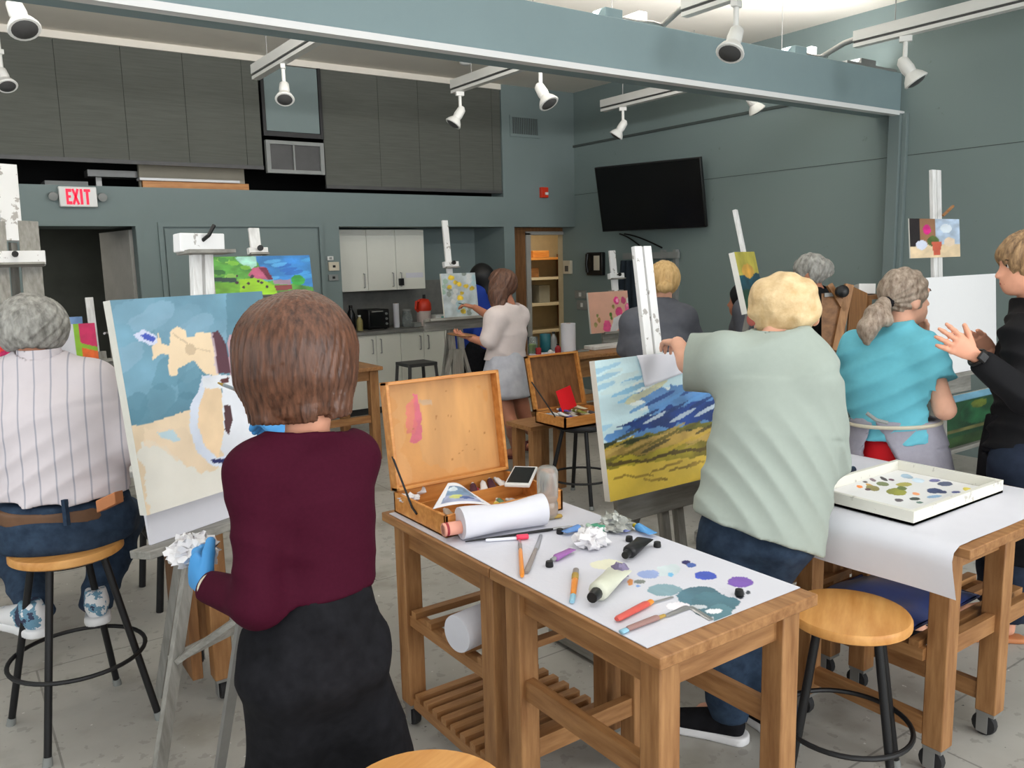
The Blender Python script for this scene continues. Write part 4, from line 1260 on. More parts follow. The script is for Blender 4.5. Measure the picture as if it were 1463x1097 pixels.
def paper_roll(name, label, x, y, z, r, h, group=None):
    t = thing(name, label, 'paper towel roll', (x, y, z), group=group)
    MB().lathe([(.021, 0), (r, 0), (r, h), (.021, h)], (x, y, z), UP, 32).build('paper_sheets', 'paper', t, smooth=30)
    MB().lathe([(.02, -.0), (.02, h + .001), (.016, h + .001), (.016, 0)], (x, y, z + .0005), UP, 20).build('core', 'cardboard', t)
    return t
paper_roll('paper_towel_roll', 'thin white paper towel roll standing on the kitchen counter', on_counter(569.5), 8.4, CT, .034, .27)
bottle('container', 'clear plastic container beside the red jug', 'container', on_counter(585), 8.4, CT, .06, .2, 'glass', 'grey_plastic', .8)
mat('pale_plastic', (200, 186, 180), .4)
t = thing('drink_jug', 'red topped drink jug on the kitchen counter', 'jug', (on_counter(606), 8.35, CT))
x = on_counter(606)
MB().lathe([(.075, 0), (.08, .01), (.08, .17), (.08, .175)], (x, 8.35, CT), UP, 24).build('body', 'pale_plastic', t, smooth=50)
MB().lathe([(.085, .172), (.09, .19), (.085, .26), (.06, .30), (.03, .31)], (x, 8.35, CT), UP, 24).build('lid', 'red_plastic', t, smooth=60)
MB().tube([(x - .06, 8.33, CT + .29), (x - .12, 8.3, CT + .28), (x - .13, 8.3, CT + .2), (x - .085, 8.33, CT + .17)], .014).build('handle', 'red_plastic', t)
MB().lathe([(.016, 0), (.016, .05)], (x + .01, 8.35, CT + .305), UP, 12).build('spout', 'dark_bottle', t)
x = on_counter(625)
t = thing('tissue_box', 'white and teal tissue box right of the red jug', 'box', (x, 8.32, CT))
B(x - .07, x + .07, 8.26, 8.38, CT, CT + .12).build('carton', 'white_plastic', t, bevel=.004)
B(x + .0, x + .071, 8.258, 8.3, CT + .02, CT + .1).build('printed_panel', mat('teal_print', (90, 160, 150), .5), t)
one(B(on_counter(586), on_counter(596), 8.25, 8.34, CT, CT + .05), 'sponge_dish', 'grey_plastic', 'low grey dish before the red jug', 'dish', bevel=.006)

# ------------------------------------------------------------------ things on the long far worktable
ZH = TH + .001
def onH(px, py=497): return tz(px, py, ZH)
def jar(name, label, P, r, h, m, fill=None, group=None, cat='jar'):
    t = thing(name, label, cat, P, group=group)
    MB().lathe([(r * .9, 0), (r, .006), (r, h - .004), (r * .94, h), (r * .9, h - .006), (r * .9, .01)], P, UP, 22).build('body', m, t, smooth=60)
    if fill: MB().lathe([(r * .85, .011), (r * .85, h * .55)], P, UP, 18).build('contents', fill, t)
    return t
mat('teal_ceramic', (36, 98, 108), .35)
mat('lime', (150, 190, 50), .5)
mat('crimson', (150, 30, 36), .5)
P = tz(761, 498, ZH); P = V(4.46, 5.9, ZH)
jar('glass_jar', 'clear jar with a lime green brush rest on the far worktable', V(*ty(761, 490, 5.95)[:2], ZH), .045, .16, 'glass', 'lime')
jar('brush_pot', 'dark teal pot on the far worktable', V(*ty(779, 485, 6.0)[:2], ZH), .05, .17, 'teal_ceramic')
jar('paint_pot', 'small dark red pot before the teal pot', V(*ty(769, 492, 5.85)[:2], ZH), .026, .07, 'crimson', cat='pot')
paper_roll('paper_towel_roll', 'fat white paper towel roll standing on the far worktable', ty(812, 485, 5.9)[0], 5.9, ZH, .068, .26)
for k, (px, y, r, h, m, lb) in enumerate(((791, 5.95, .03, .19, 'grey_plastic', 'grey spray bottle beside the fat paper roll'), (797, 5.75, .028, .1, 'crimson', 'small red capped bottle beside the fat paper roll'),
                              (786, 5.72, .022, .07, 'white_plastic', 'short white bottle near the front of the far worktable'))):
    bottle('bottle', lb, 'bottle', ty(px, 490, y)[0], y, ZH, r, h, m)
for k, (px, py, w, d, m, lb) in enumerate(((757, 503, .3, .2, 'paper', 'white paper palette at the near left of the far worktable'), (793, 498, .16, .12, 'grey_plastic', 'grey lid lying before the fat paper roll'),
                               (775, 497, .1, .08, 'white_plastic', 'small white tray among the far jars'))):
    p = onH(px, py); p[1] = min(p[1], 5.84)
    one(B(p[0] - w / 2, p[0] + w / 2, max(p[1] - d / 2, 5.56), p[1] + d / 2, ZH, ZH + .012), 'palette_tray', m, lb, 'tray', bevel=.003)
p = onH(850, 495)
one(B(p[0] - .22, p[0] + .2, 5.8, 5.95, ZH, ZH + .035), 'wooden_tray', 'white_wood_x', 'splattered low wooden tray under the rose painting', 'tray', bevel=.004)
# palette at the end of the middle table
p = V(2.76, 6.40, TH)
t = thing('paint_palette', 'small white palette with lilac paint on the worktable right of the maroon top', 'palette', (p[0] - .1, p[1], TH))
B(p[0] - .3, p[0] + .05, p[1] - .13, p[1] + .15, TH + .001, TH + .02).build('board', 'white_plastic', t, bevel=.003)
for k in range(6):
    MB().blob((p[0] - .25 + .05 * k, p[1] - .1 + .06 * (k % 3), TH + .022), (.018, .022, .006), 10, 6, .2, k).build('paint_dab', mat('lilac%d' % (k % 3), [(150, 140, 190), (90, 90, 110), (226, 226, 232)][k % 3], .4), t)
bottle('cup', 'clear cup on the worktable right of the maroon top', 'cup', p[0] - .22, p[1] + .28, TH + .001, .04, .1, 'glass', 'white_plastic', .8)
# on the folding table before the seated man
FT = .736
P = tz(183, 640, FT)
t = thing('paper_stack', 'grey and pink papers on the folding table at the striped sleeve', 'papers', (P[0], P[1], FT))
for k, (m, z) in enumerate((('cream_plastic', .0), ('grey_plastic', .02), (mat('pink_card', (214, 130, 150), .7), .04), ('white_plastic', .06))):
    MB().obox(V(P[0] - .02 * k, P[1] + .08 + .03 * k, FT + z + .011), (.16, .01, 0), (-.01, .12, 0), (0, 0, .009)).build('sheet', m, t)
# ------------------------------------------------------------------ open paint box on a black stool, middle distance
bs = tz(838, 716, 0)
bc = V(bs[0] - .0, bs[1] + .05, 0)
stool('round_stool', 'black metal stool under the small open paint box', bc, .545, .19, .25, rz=math.radians(20), ring=.17, seatm='black_metal', lr=.014)
BZ = .546
t = thing('paint_box', 'small open wooden paint box with a red card, on the black stool', 'paint box', (bc[0], bc[1], BZ))
bw, bd = .44, .32
bx0, by0 = bc[0] - .25, bc[1] - .14
mb = MB()
mb.box(bx0, bx0 + bw, by0, by0 + bd, BZ, BZ + .012)
for a in ((bx0, bx0 + bw, by0, by0 + .012), (bx0, bx0 + bw, by0 + bd - .012, by0 + bd), (bx0, bx0 + .012, by0, by0 + bd), (bx0 + bw - .012, bx0 + bw, by0, by0 + bd)): mb.box(*a, BZ, BZ + .075)
mb.build('tray', 'orange_wood_x', t)
B(bx0 + .013, bx0 + bw - .013, by0 + .013, by0 + bd - .013, BZ + .03, BZ + .042).build('inner_shelf', 'brown_wood_x', t)
LD = V(0, math.sin(math.radians(14)), math.cos(math.radians(14)))
LN = V(0, -LD[2], LD[1])
o_ = V(bx0, by0 + bd + .004, BZ + .075)
ld = MB().obox(o_ + EX * bw / 2 + LD * .19 - LN * .02, EX * bw / 2, LD * .19, LN * .006).build('lid', 'brown_wood_z', t)
mb = MB()
for a, b, c, d in ((0, bw, 0, .014), (0, bw, .366, .38), (0, .014, 0, .38), (bw - .014, bw, 0, .38)):
    mb.obox(o_ + EX * (a + b) / 2 + LD * (c + d) / 2, EX * (b - a) / 2, LD * (d - c) / 2, LN * .022)
mb.build('lid_frame', 'orange_wood_x', ld)
MB().tube([o_ + LD * .2 + LN * .02, V(bx0 + .0, by0 + .1, BZ + .07)], .005, 6).build('stay', 'black_metal', t)
MB().bar((bx0 + bw * .9, by0 - .012, BZ + .02), (bx0 + bw * .9, by0 - .012, BZ + .09), .025, .012).build('latch', 'black_metal', t)
mat('red_card', (236, 30, 40), .5, var=0)
one(MB().obox(V(bx0 + .19, by0 + .22, BZ + .155), V(.07, .01, .012), V(-.012, .02, .07), V(0, .002, -.0006)), 'red_card', 'red_card', 'bright red card leaning in the small open paint box', 'card')
TC = [(226, 226, 226), (60, 70, 150), (190, 190, 180), (120, 130, 60), (230, 220, 190), (70, 70, 76), (200, 120, 60), (150, 180, 210)]
def tube_mesh(P, d, L, r, par, m, cap='white_plastic'):
    """collapsed paint tube lying along d: flat crimped tail, round shoulder and cap"""
    d = nrm(d); s = nrm(np.cross(UP, d)); u = np.cross(d, s)
    vs, fs, K = [], [], 12
    prof = [(0, 1.25, .1), (.08, 1.25, .12), (.5, 1.08, .7), (.78, 1.0, .95), (.82, .8, .8), (.84, .4, .4)]
    for h, a, b in prof:
        for k in range(K):
            t_ = 2 * math.pi * k / K
            vs.append(P + d * h * L + s * math.cos(t_) * r * a + u * (math.sin(t_) * r * b + r * .95))
    for i in range(len(prof) - 1):
        for k in range(K): fs.append((i * K + k, i * K + (k + 1) % K, (i + 1) * K + (k + 1) % K, (i + 1) * K + k))
    fs.append(tuple(range(K))[::-1]); fs.append(tuple((len(prof) - 1) * K + k for k in range(K)))
    b = MB().add(vs, fs).build('body', m, par, smooth=50)
    MB().lathe([(r * .55, 0), (r * .6, .004), (r * .5, L * .17)], P + d * L * .835 + u * r * .95, d, 12).build('cap', cap, par)
    return b
def ptube(P, d, L, r, label, rgb, cap='white_plastic', group=None):
    t = thing('paint_tube', label, 'paint tube', P, group=group)
    tube_mesh(V(P), V(d), L, r, t, mat('tube_%d_%d_%d' % rgb, rgb, .4), cap)
    return t
rs = np.random.RandomState(4)
for k in range(13):
    i, j = k % 7, k // 7
    a = rs.uniform(-.4, .4)
    ptube((bx0 + .05 + i * .053 + rs.uniform(-.008, .008), by0 + .03 + j * .12, BZ + .045 + (.022 if k % 3 == 0 else 0)), (math.sin(a) * .3, 1, 0), .12, .0145,
          'paint tube jumbled in the small paint box on the black stool', TC[k % 8], group='paint tubes in the small open paint box')
# dark folding chair seen behind that box
P = ty(755, 550, 5.5)
t = thing('tote_bag', 'black bag hanging at the front of the far worktable', 'bag', (P[0], 5.5, P[2]))
B(P[0] - .06, P[0] + .06, 5.46, 5.53, P[2] - .1, P[2] + .08).build('pouch', 'black_plastic', t, bevel=.01)
MB().tube([(P[0] - .04, 5.5, P[2] + .08), (P[0] - .03, 5.5, P[2] + .2), (P[0] + .03, 5.5, P[2] + .2), (P[0] + .04, 5.5, P[2] + .08)], .008, 8).build('strap', 'black_plastic', t)
# low wooden crate legs between box and stool
t = thing('wood_crate', 'small pine stand behind the small open paint box', 'stand', (bx0 + .2, by0 + .62, 0))
xc, yc = bx0 + .22, by0 + .58
for sx in (-.11, .11):
    for sy in (-.1, .1): B(xc + sx - .035, xc + sx + .035, yc + sy - .03, yc + sy + .03, 0, .46).build('leg', 'pine_z', t)
B(xc - .18, xc + .18, yc - .15, yc + .15, .46, .49).build('top', 'pine_x', t)

# ------------------------------------------------------------------ things on the big right table
ps = Paint(90, 140, (238, 238, 244), .008, 91)
PX0, PX1, PY0, PY1 = 2.366, 3.135, 1.15, 2.07
mb = MB()
vs, fs = [], []
NX, NY = 40, 40
for j in range(NY):
    y = PY0 + (PY1 - PY0) * j / (NY - 1)
    for i in range(NX):
        s = -.155 + (PX1 - PX0 + .155) * i / (NX - 1)
        if s >= 0: vs.append((PX0 + s, y + (0 if s > .05 else 0), TH + .0025 + .002 * math.sin(s * 9 + y * 7) * (s > .08)))
        else:
            b = -s
            vs.append((PX0 - .012 - .03 * math.sin(min(b / .05, 1) * 1.57) - .01 * math.sin(y * 9) * b / .15, y + .02 * b / .15 * math.sin(y * 4), TH + .001 - b * .95))
for j in range(NY - 1):
    for i in range(NX - 1): fs.append((j * NX + i, j * NX + i + 1, (j + 1) * NX + i + 1, (j + 1) * NX + i))
mb.add(vs, fs)
one(mb, 'paper_sheet', 'paper', 'white paper covering the right table and drooping over its edge', 'paper', smooth=180)
TZ = TH + .0047
tx0, tx1, ty0, ty1 = 2.44, 3.02, 1.325, 1.72
t = thing('palette_tray', 'big white palette tray full of paint dabs on the right table', 'palette', ((tx0 + tx1) / 2, (ty0 + ty1) / 2, TZ))
mat('tray_white', (228, 226, 216), .5, scale=28, rgb2=(196, 192, 182), thr=.62)
mb = MB().box(tx0, tx1, ty0, ty1, TZ, TZ + .008)
for a in ((tx0, tx1, ty0, ty0 + .016), (tx0, tx1, ty1 - .016, ty1), (tx0, tx0 + .016, ty0 + .016, ty1 - .016), (tx1 - .016, tx1, ty0 + .016, ty1 - .016)): mb.box(*a, TZ, TZ + .045)
mb.build('tray', 'tray_white', t)
plt_ = Plane((tx0 + .018, ty0 + .018, TZ + .0095), EX, V(0, 1, 0), tx1 - tx0 - .036, ty1 - ty0 - .036)
pa = Paint(150, 110, (236, 236, 236), .015, 95)
c8 = lambda x, y: plt_.uv(1180 + x / 5.17, 520 + y / 5.17)
for x, y, w, h, c in ((250, 905, 40, 16, (226, 130, 40)), (320, 895, 30, 20, (230, 180, 90)), (345, 915, 70, 28, (150, 140, 80)), (420, 885, 70, 22, (120, 130, 86)), (580, 890, 90, 20, (196, 186, 90)),
                      (520, 940, 110, 34, (150, 150, 60)), (560, 915, 50, 20, (110, 124, 60)), (600, 830, 60, 26, (170, 196, 216)), (680, 860, 70, 24, (196, 212, 224)), (800, 860, 70, 14, (110, 110, 160)),
                      (880, 885, 90, 22, (80, 90, 120)), (800, 935, 90, 26, (70, 84, 130)), (860, 945, 60, 16, (50, 60, 100)), (800, 978, 90, 12, (150, 186, 220)), (665, 958, 38, 16, (236, 160, 110)),
                      (660, 995, 60, 16, (70, 74, 66)), (690, 1022, 50, 12, (100, 130, 120)), (1050, 925, 55, 22, (232, 216, 90)), (960, 945, 50, 10, (90, 96, 150)), (430, 850, 22, 24, (60, 50, 56)),
                      (345, 855, 20, 16, (120, 100, 110)), (485, 855, 14, 12, (100, 60, 80)), (290, 870, 14, 10, (90, 80, 80)), (310, 925, 34, 12, (90, 60, 66)), (900, 815, 44, 22, (222, 206, 110)), (540, 1005, 50, 16, (110, 100, 106))):
    u, v = c8(x, y)
    u2, v2 = c8(x + w, y)
    u3, v3 = c8(x, y + h * 1.5)
    pa.ell(u, v, max(abs(u2 - u), .02), max(abs(v3 - v) * .8, .025), c, .12, wob=.3, rot=-.5)
mb = MB()
cols = panel(mb, plt_.o, plt_.e, plt_.w, plt_.W, plt_.H, .001, UP, pa)
mb.build('paint_surface', ['painted', 'paper'], t, cols=cols)
p, q_ = tz(1191, 683, TZ), tz(1219, 675, TZ)
t = thing('marker_pen', 'dark navy marker lying beside the big palette tray', 'marker', p)
d = nrm(q_ - p); L_ = float(np.linalg.norm(q_ - p))
MB().tube([p + UP * .013, p + d * L_ * .7 + UP * .013], .012, 12).build('barrel', mat('navy_plastic', (40, 52, 72), .4), t)
MB().tube([p + d * L_ * .7 + UP * .013, p + d * L_ + UP * .013], .0135, 12).build('cap', 'navy_plastic', t)
# blue folder bag on its slatted shelf
mat('blue_bag_cloth', (30, 66, 150), .4, scale=5, rgb2=(24, 48, 110), sheen=.2)
t = thing('blue_bag', 'shiny blue bag lying on the slatted shelf of the right table', 'bag', (2.62, 1.47, .445))
nn = 16
vs, fs = [], []
for s in (1, -1):
    for j in range(nn):
        for i in range(nn):
            u, v = i / (nn - 1), j / (nn - 1)
            edge = min(u, 1 - u, v, 1 - v)
            vs.append((2.40 + .44 * u, 1.30 + .35 * v, .466 + s * (.003 + .018 * min(edge * 5, 1) + (.006 * math.sin(u * 9 + v * 5) if s > 0 else 0))))
for s in range(2):
    for j in range(nn - 1):
        for i in range(nn - 1):
            a = s * nn * nn + j * nn + i
            f = (a, a + 1, a + nn + 1, a + nn)
            fs.append(f if s == 0 else f[::-1])
MB().add(vs, fs).build('pouch', 'blue_bag_cloth', t, smooth=180)
MB().tube([(2.40, 1.30, .466), (2.84, 1.30, .466), (2.84, 1.65, .466), (2.40, 1.65, .466)], .005, 6, closed=True).build('piping', mat('dark_navy', (20, 26, 66), .5), t)

# ------------------------------------------------------------------ the paper covered front tables
plp_ = Plane((1.215, 1.245, TH + .0035), EX, V(0, 1, 0), .545, 1.255)
pa = Paint(130, 300, (214, 214, 223), .006, 101, 2, 4)
fp = lambda x0, y0, x1, y1, c, wob=.25, var=.1, op=1.: _blot(x0, y0, x1, y1, c, wob, var, op)
def _blot(x0, y0, x1, y1, c, wob, var, op):
    mx, my = (x0 + x1) / 2, (y0 + y1) / 2
    P = tz(mx, my, TH + .0035)
    a = tz(x1, my, TH + .0035) - P; b = tz(mx, y0, TH + .0035) - P
    uu, vv = plp_.uv(mx, my)
    # axes of the blot measured on the table
    X, Y = (pa.U - uu) * plp_.W, (pa.Vv - vv) * plp_.H
    M = np.linalg.inv(np.array([[a[0], b[0]], [a[1], b[1]]]))
    s, t_ = M[0, 0] * X + M[0, 1] * Y, M[1, 0] * X + M[1, 1] * Y
    r_ = np.hypot(s, t_) + (vnoise(pa.U * 14, pa.Vv * 34, pa.k + 31) - .5) * 2 * wob
    pa.put(r_ < 1, c, var, op=op)
fp(846, 799, 889, 813, (224, 222, 194), op=.9)
fp(910, 814, 943, 826, (150, 168, 214))
fp(938, 806, 972, 822, (214, 226, 230), .5)
fp(954, 818, 962, 824, (120, 190, 230))
fp(974, 800, 986, 806, (40, 36, 90), .3); fp(980, 804, 995, 811, (80, 110, 190), .3)
fp(990, 817, 1024, 829, (70, 90, 190), .45)
fp(1040, 824, 1076, 838, (120, 84, 170), .5)
fp(925, 834, 972, 851, (142, 176, 188)); fp(966, 838, 1030, 868, (84, 124, 140), .2); fp(985, 845, 1055, 880, (80, 120, 134), .3)
fp(1015, 862, 1045, 888, (92, 132, 144), .4)
fp(1008, 870, 1030, 876, (226, 228, 232), .6); fp(985, 864, 1010, 869, (200, 206, 212), .6)
fp(1052, 842, 1062, 855, (40, 44, 56), .5); fp(1066, 844, 1072, 849, (60, 64, 76), .5)
fp(896, 827, 905, 836, (230, 150, 80), .3); fp(905, 828, 922, 834, (130, 136, 130), .3)
fp(850, 830, 872, 835, (160, 164, 176), .7); fp(908, 835, 916, 839, (120, 160, 220), .4)
fp(855, 770, 868, 778, (170, 170, 190), .5, op=.6)
fp(950, 860, 985, 872, (238, 232, 238), .5)
mb = MB()
cols = panel(mb, plp_.o, plp_.e, plp_.w, plp_.W, plp_.H, .0015, UP, pa)
o = mb.build('paper_sheet', ['painted', 'paper'], None, cols=cols)
tag(o, 'paint blotched white paper covering the two front tables', 'paper')
Z1 = TH + .0045
T1 = lambda x, y, dz=0.: tz(x, y, Z1 + dz)


def stick(name, label, cat, segs, lift=0.):
    """slender tool from pixel stations: (part name, (x0,y0), (x1,y1), r0, r1, material, flat)"""
    t = thing(name, label, cat, T1(*segs[0][1]))
    for pn, a, b, r0, r1, m, fl in segs:
        P, Q = T1(*a), T1(*b)
        d = nrm(Q - P); s = nrm(np.cross(UP, d)); L_ = np.linalg.norm(Q - P)
        vs, fs, K = [], [], 10
        hs = [0, .06, .35, .7, .94, 1.]
        for h in hs:
            r_ = (r0 + (r1 - r0) * h) * (1 if .01 < h < .99 else .75)
            for k in range(K):
                an = 2 * math.pi * k / K
                vs.append(P + d * h * L_ + s * math.cos(an) * r_ + UP * (math.sin(an) * r_ * fl + max(r0, r1) * fl + lift))
        for i in range(len(hs) - 1):
            for k in range(K): fs.append((i * K + k, i * K + (k + 1) % K, (i + 1) * K + (k + 1) % K, (i + 1) * K + k))
        fs.append(tuple(range(K))[::-1]); fs.append(tuple((len(hs) - 1) * K + k for k in range(K)))
        MB().add(vs, fs).build(pn, m, t, smooth=50)
    return t


mat('orange_lacquer', (226, 140, 50), .35); mat('coral_plastic', (200, 84, 74), .4); mat('mauve_wood', (150, 116, 110), .6)
mat('steel', (170, 170, 172), .3, metal=.8); mat('bristle', (170, 140, 70), .8); mat('clear_tube', (220, 222, 230), .2); mat('pale_blue_paint', (140, 186, 206), .5)
mat('red_cap', (232, 60, 90), .4); mat('grey_handle', (140, 132, 128), .5)
stick('flat_brush', 'thick black handled brush lying before the paper towel roll', 'brush', [('handle', (664, 762), (742, 748), .006, .009, 'black_plastic', 1), ('ferrule', (742, 748), (765, 745), .009, .011, 'steel', .7), ('bristles', (765, 745), (802, 739), .011, .013, 'bristle', .5)])
stick('round_brush', 'long thin black brush lying across the front paper', 'brush', [('handle', (665, 776), (790, 758), .0025, .005, 'black_plastic', 1), ('ferrule', (790, 758), (815, 755), .005, .005, 'steel', 1), ('bristles', (815, 755), (830, 753), .005, .002, 'bristle', .8)])
stick('pen', 'clear pen with a bright red cap', 'pen', [('barrel', (694, 774), (740, 771), .005, .005, 'clear_tube', 1), ('cap', (738, 771.5), (755, 770), .0085, .0085, 'red_cap', 1)])
stick('palette_knife', 'grey palette knife beside the orange pencil brush', 'palette knife', [('blade', (773, 764), (766, 786), .005, .008, 'steel', .15), ('handle', (766, 786), (752, 820), .006, .009, 'grey_handle', .6)])
stick('pencil_brush', 'orange handled brush pointing at the table edge', 'brush', [('bristles', (742, 772), (743, 780), .004, .006, 'steel', .6), ('ferrule', (743, 780), (743.5, 788), .006, .006, 'grey_handle', 1), ('handle', (743.5, 788), (746, 826), .006, .007, 'orange_lacquer', 1)])
stick('short_brush', 'short orange brush with pale blue tip at the table edge', 'brush', [('bristles', (823, 816), (822, 824), .008, .009, 'grey_handle', .7), ('ferrule', (822, 824), (821.5, 831), .0095, .0095, 'bristle', .8), ('handle', (821.5, 831), (819, 853), .009, .0075, 'orange_lacquer', .8), ('handle_tip', (819, 853), (817, 863), .0075, .007, 'pale_blue_paint', .8)])
stick('utility_knife', 'coral red utility knife near the table corner', 'knife', [('handle', (881, 889), (925, 866), .0095, .011, 'coral_plastic', .7), ('collar', (925, 866), (931, 862), .009, .008, 'orange_lacquer', .7), ('blade', (931, 862), (962, 853), .006, .004, 'steel', .2)])
stick('paint_scraper', 'long mauve handled painting knife at the table corner', 'palette knife', [('tip', (887, 906), (896, 902), .008, .008, 'pale_blue_paint', .6), ('handle', (896, 902), (940, 885), .008, .009, 'mauve_wood', .7), ('ferrule', (940, 885), (950, 881), .006, .005, 'bristle', .7), ('blade', (950, 881), (984, 867), .008, .011, 'steel', .12)])
stick('glass_scraper', 'flat clear scraper smeared with teal', 'scraper', [('blade', (986, 867), (1017, 886), .008, .008, 'steel', .12)])
def crumple(name, label, cat, x, y, r, m, seed, amp=.35, par=None):
    P = T1(x, y)
    mb = MB().blob(P + UP * r[2] * .8, r, 22, 14, amp, seed)
    v = mb.v[0]
    rs_ = np.random.RandomState(seed)
    v += rs_.normal(0, min(r) * .1, v.shape)
    v[:, 2] = np.maximum(v[:, 2], P[2] + .0005)
    return one(mb, name, m, label, cat, smooth=25)
mat('tissue', (232, 230, 232), .7, bump=.2, scale=30); mat('silver_foil', (196, 198, 192), .35, metal=.5, scale=40, rgb2=(140, 142, 138)); mat('silver_tube', (206, 206, 190), .35, metal=.35, scale=18, rgb2=(150, 150, 120))
crumple('crumpled_tissue', 'crumpled white tissue in the middle of the front paper', 'tissue', 845, 781, (.05, .045, .032), 'tissue', 5)
crumple('foil_packet', 'crumpled silver foil packet at the far edge of the front paper', 'foil', 880, 757, (.045, .05, .026), 'silver_foil', 9)
def lay(px0, px1, r, label, rgb, cap='white_plastic', name='paint_tube'):
    P, Q = T1(*px0), T1(*px1)
    return ptube(P, Q - P, float(np.linalg.norm(Q - P)), r, label, rgb, cap)
lay((806, 765), (832, 757), .012, 'small blue paint tube left of the crumpled tissue', (96, 140, 200), 'grey_plastic')
lay((849, 753), (868, 762), .012, 'small green paint tube behind the crumpled tissue', (80, 160, 130))
lay((933, 768), (906, 756), .014, 'blue and yellow paint tube right of the foil packet', (80, 150, 210), mat('yellow_cap', (220, 196, 60), .4))
lay((818, 789), (788, 805), .011, 'purple and clear paint tube left of the crumpled tissue', (150, 96, 160), 'grey_plastic')
lay((922, 778), (893, 803), .021, 'fat black paint tube at the middle of the front paper', (18, 18, 20), 'black_plastic')
lay((846, 758), (838, 752), .008, 'tiny pale green tube at the far side of the tissue', (170, 200, 180))
lay((897, 763), (884, 758), .01, 'small lilac tube beyond the foil packet', (130, 140, 200), 'yellow_cap')
t = ptube(T1(886, 826), T1(846, 868) - T1(886, 826), float(np.linalg.norm(T1(846, 868) - T1(886, 826))), .027, 'big crumpled silver paint tube with a black cap', (206, 208, 190), 'black_plastic')
P = T1(886, 826)
MB().blob(P + UP * .02, (.02, .024, .022), 12, 8, .3, 4).build('rolled_end', mat('purple_foil', (120, 110, 140), .35), t)
for x, y, lb in ((899, 773, 'black bottle cap beyond the fat black tube'), (939, 781, 'black bottle cap right of the fat black tube'), (785, 809, 'small black clip left of the short orange brush'), (800, 762, 'black cap beside the small blue tube'), (1056, 850, 'black paint cap by the teal smear'), (875, 746, 'black lid behind the foil packet')):
    one(MB().lathe([(.011, 0), (.0115, .004), (.010, .015), (.008, .016)], T1(x, y), UP, 16), 'paint_stopper', 'black_plastic', lb, 'stopper', smooth=40)
# paper towel roll lying at the back with its cardboard core showing
P, Q = tz(636, 752, Z1 + .05), tz(776, 728, Z1 + .05)
d = nrm(Q - P); d[2] = 0; d = nrm(d)
L_ = float(np.linalg.norm(Q - P))
t = thing('paper_towel_roll', 'white paper towel roll lying before the open paint box', 'paper towel roll', P - UP * .05)
s = np.cross(UP, d)
vs, fs, K, M = [], [], 28, 14
for i in range(M):
    h = i / (M - 1)
    for k in range(K):
        an = 2 * math.pi * k / K
        rr = .047 * (1 + .05 * math.sin(an * 2 + h * 5) + .10 * max(0, math.sin(an)) * math.sin(h * 6.5 + 1))
        vs.append(P + d * (.05 + h * (L_ - .05)) + s * math.cos(an) * rr + UP * max(math.sin(an) * rr, -.048))
for i in range(M - 1):
    for k in range(K): fs.append((i * K + k, i * K + (k + 1) % K, (i + 1) * K + (k + 1) % K, (i + 1) * K + k)[::-1])
fs.append(tuple(range(K))); fs.append(tuple((M - 1) * K + k for k in range(K))[::-1])
MB().add(vs, fs).build('paper_sheets', 'paper', t, smooth=50)
MB().lathe([(.019, -.008), (.021, -.006), (.021, .06), (.015, .06), (.015, -.008)], P + UP * -.01, d, 18).build('core', mat('pink_core', (226, 160, 140), .7), t)
MB().lathe([(.0215, .0), (.022, .004), (.0215, .008)], P + UP * -.01, d, 18).build('printed_band', mat('dark_red', (150, 40, 50), .5), t)
# glass jar and the pale screened tablet
P = T1(783, 739)
t = thing('glass_jar', 'clear plastic jar standing at the back of the front paper', 'jar', P)
mat('frosted', (226, 226, 222), .22, trans=.8)
MB().lathe([(.03, 0), (.034, .006), (.034, .05), (.031, .055), (.031, .062), (.035, .07), (.036, .155), (.03, .17), (.022, .175)], P, UP, 24).build('body', 'frosted', t, smooth=60)
# ------------------------------------------------------------------ big open paint box
BX0, BX1, BY0, BY1, BZ = 1.235, 1.70, 2.15, 2.50, Z1
BH = .072
t = thing('paint_box', 'big open wooden paint box with pink smeared lid on the front tables', 'paint box', ((BX0 + BX1) / 2, (BY0 + BY1) / 2, BZ))
mb = MB().box(BX0, BX1, BY0, BY1, BZ, BZ + .008)
for a in ((BX0, BX1, BY0, BY0 + .011), (BX0, BX1, BY1 - .011, BY1), (BX0, BX0 + .011, BY0, BY1), (BX1 - .011, BX1, BY0, BY1)): mb.box(*a, BZ, BZ + BH)
mb.build('tray', 'orange_wood_x', t, bevel=.002)
mb = MB().box(BX0 + .012, BX1 - .012, BY1 - .13, BY1 - .124, BZ + .008, BZ + .055).box(BX0 + .2, BX0 + .206, BY0 + .012, BY1 - .13, BZ + .008, BZ + .05)
mb.build('divider', 'orange_wood_x', t)
tl = math.radians(8)
LD = V(0, math.sin(tl), math.cos(tl)); LN = V(0, -LD[2], LD[1])
o_ = V(BX0, BY1 - .0, BZ + BH + .002)
plid = Plane(o_ - LN * .012, EX, LD, BX1 - BX0, .375)
pw = Paint(120, 100, (206, 152, 92), .05, 111, 9, 1.6)
pw.put(vnoise(pw.U * 2.2, pw.Vv * 1.6, 5) > .58, (206, 142, 70), .05, op=.45)
l6 = lambda x, y: plid.uv(480 + x / 6.096, 490 + y / 6.096)
pw.poly([l6(*p) for p in ((680, 440), (715, 450), (745, 640), (745, 850), (690, 870), (650, 860), (680, 600))], (206, 92, 122), .08, .02, op=.85)
pw.poly([l6(*p) for p in ((610, 530), (690, 460), (690, 790), (615, 785), (600, 650))], (216, 110, 106), .08, .03, op=.7)
pw.poly([l6(*p) for p in ((720, 490), (830, 495), (830, 540), (740, 540))], (176, 156, 140), .08, .02, op=.6)
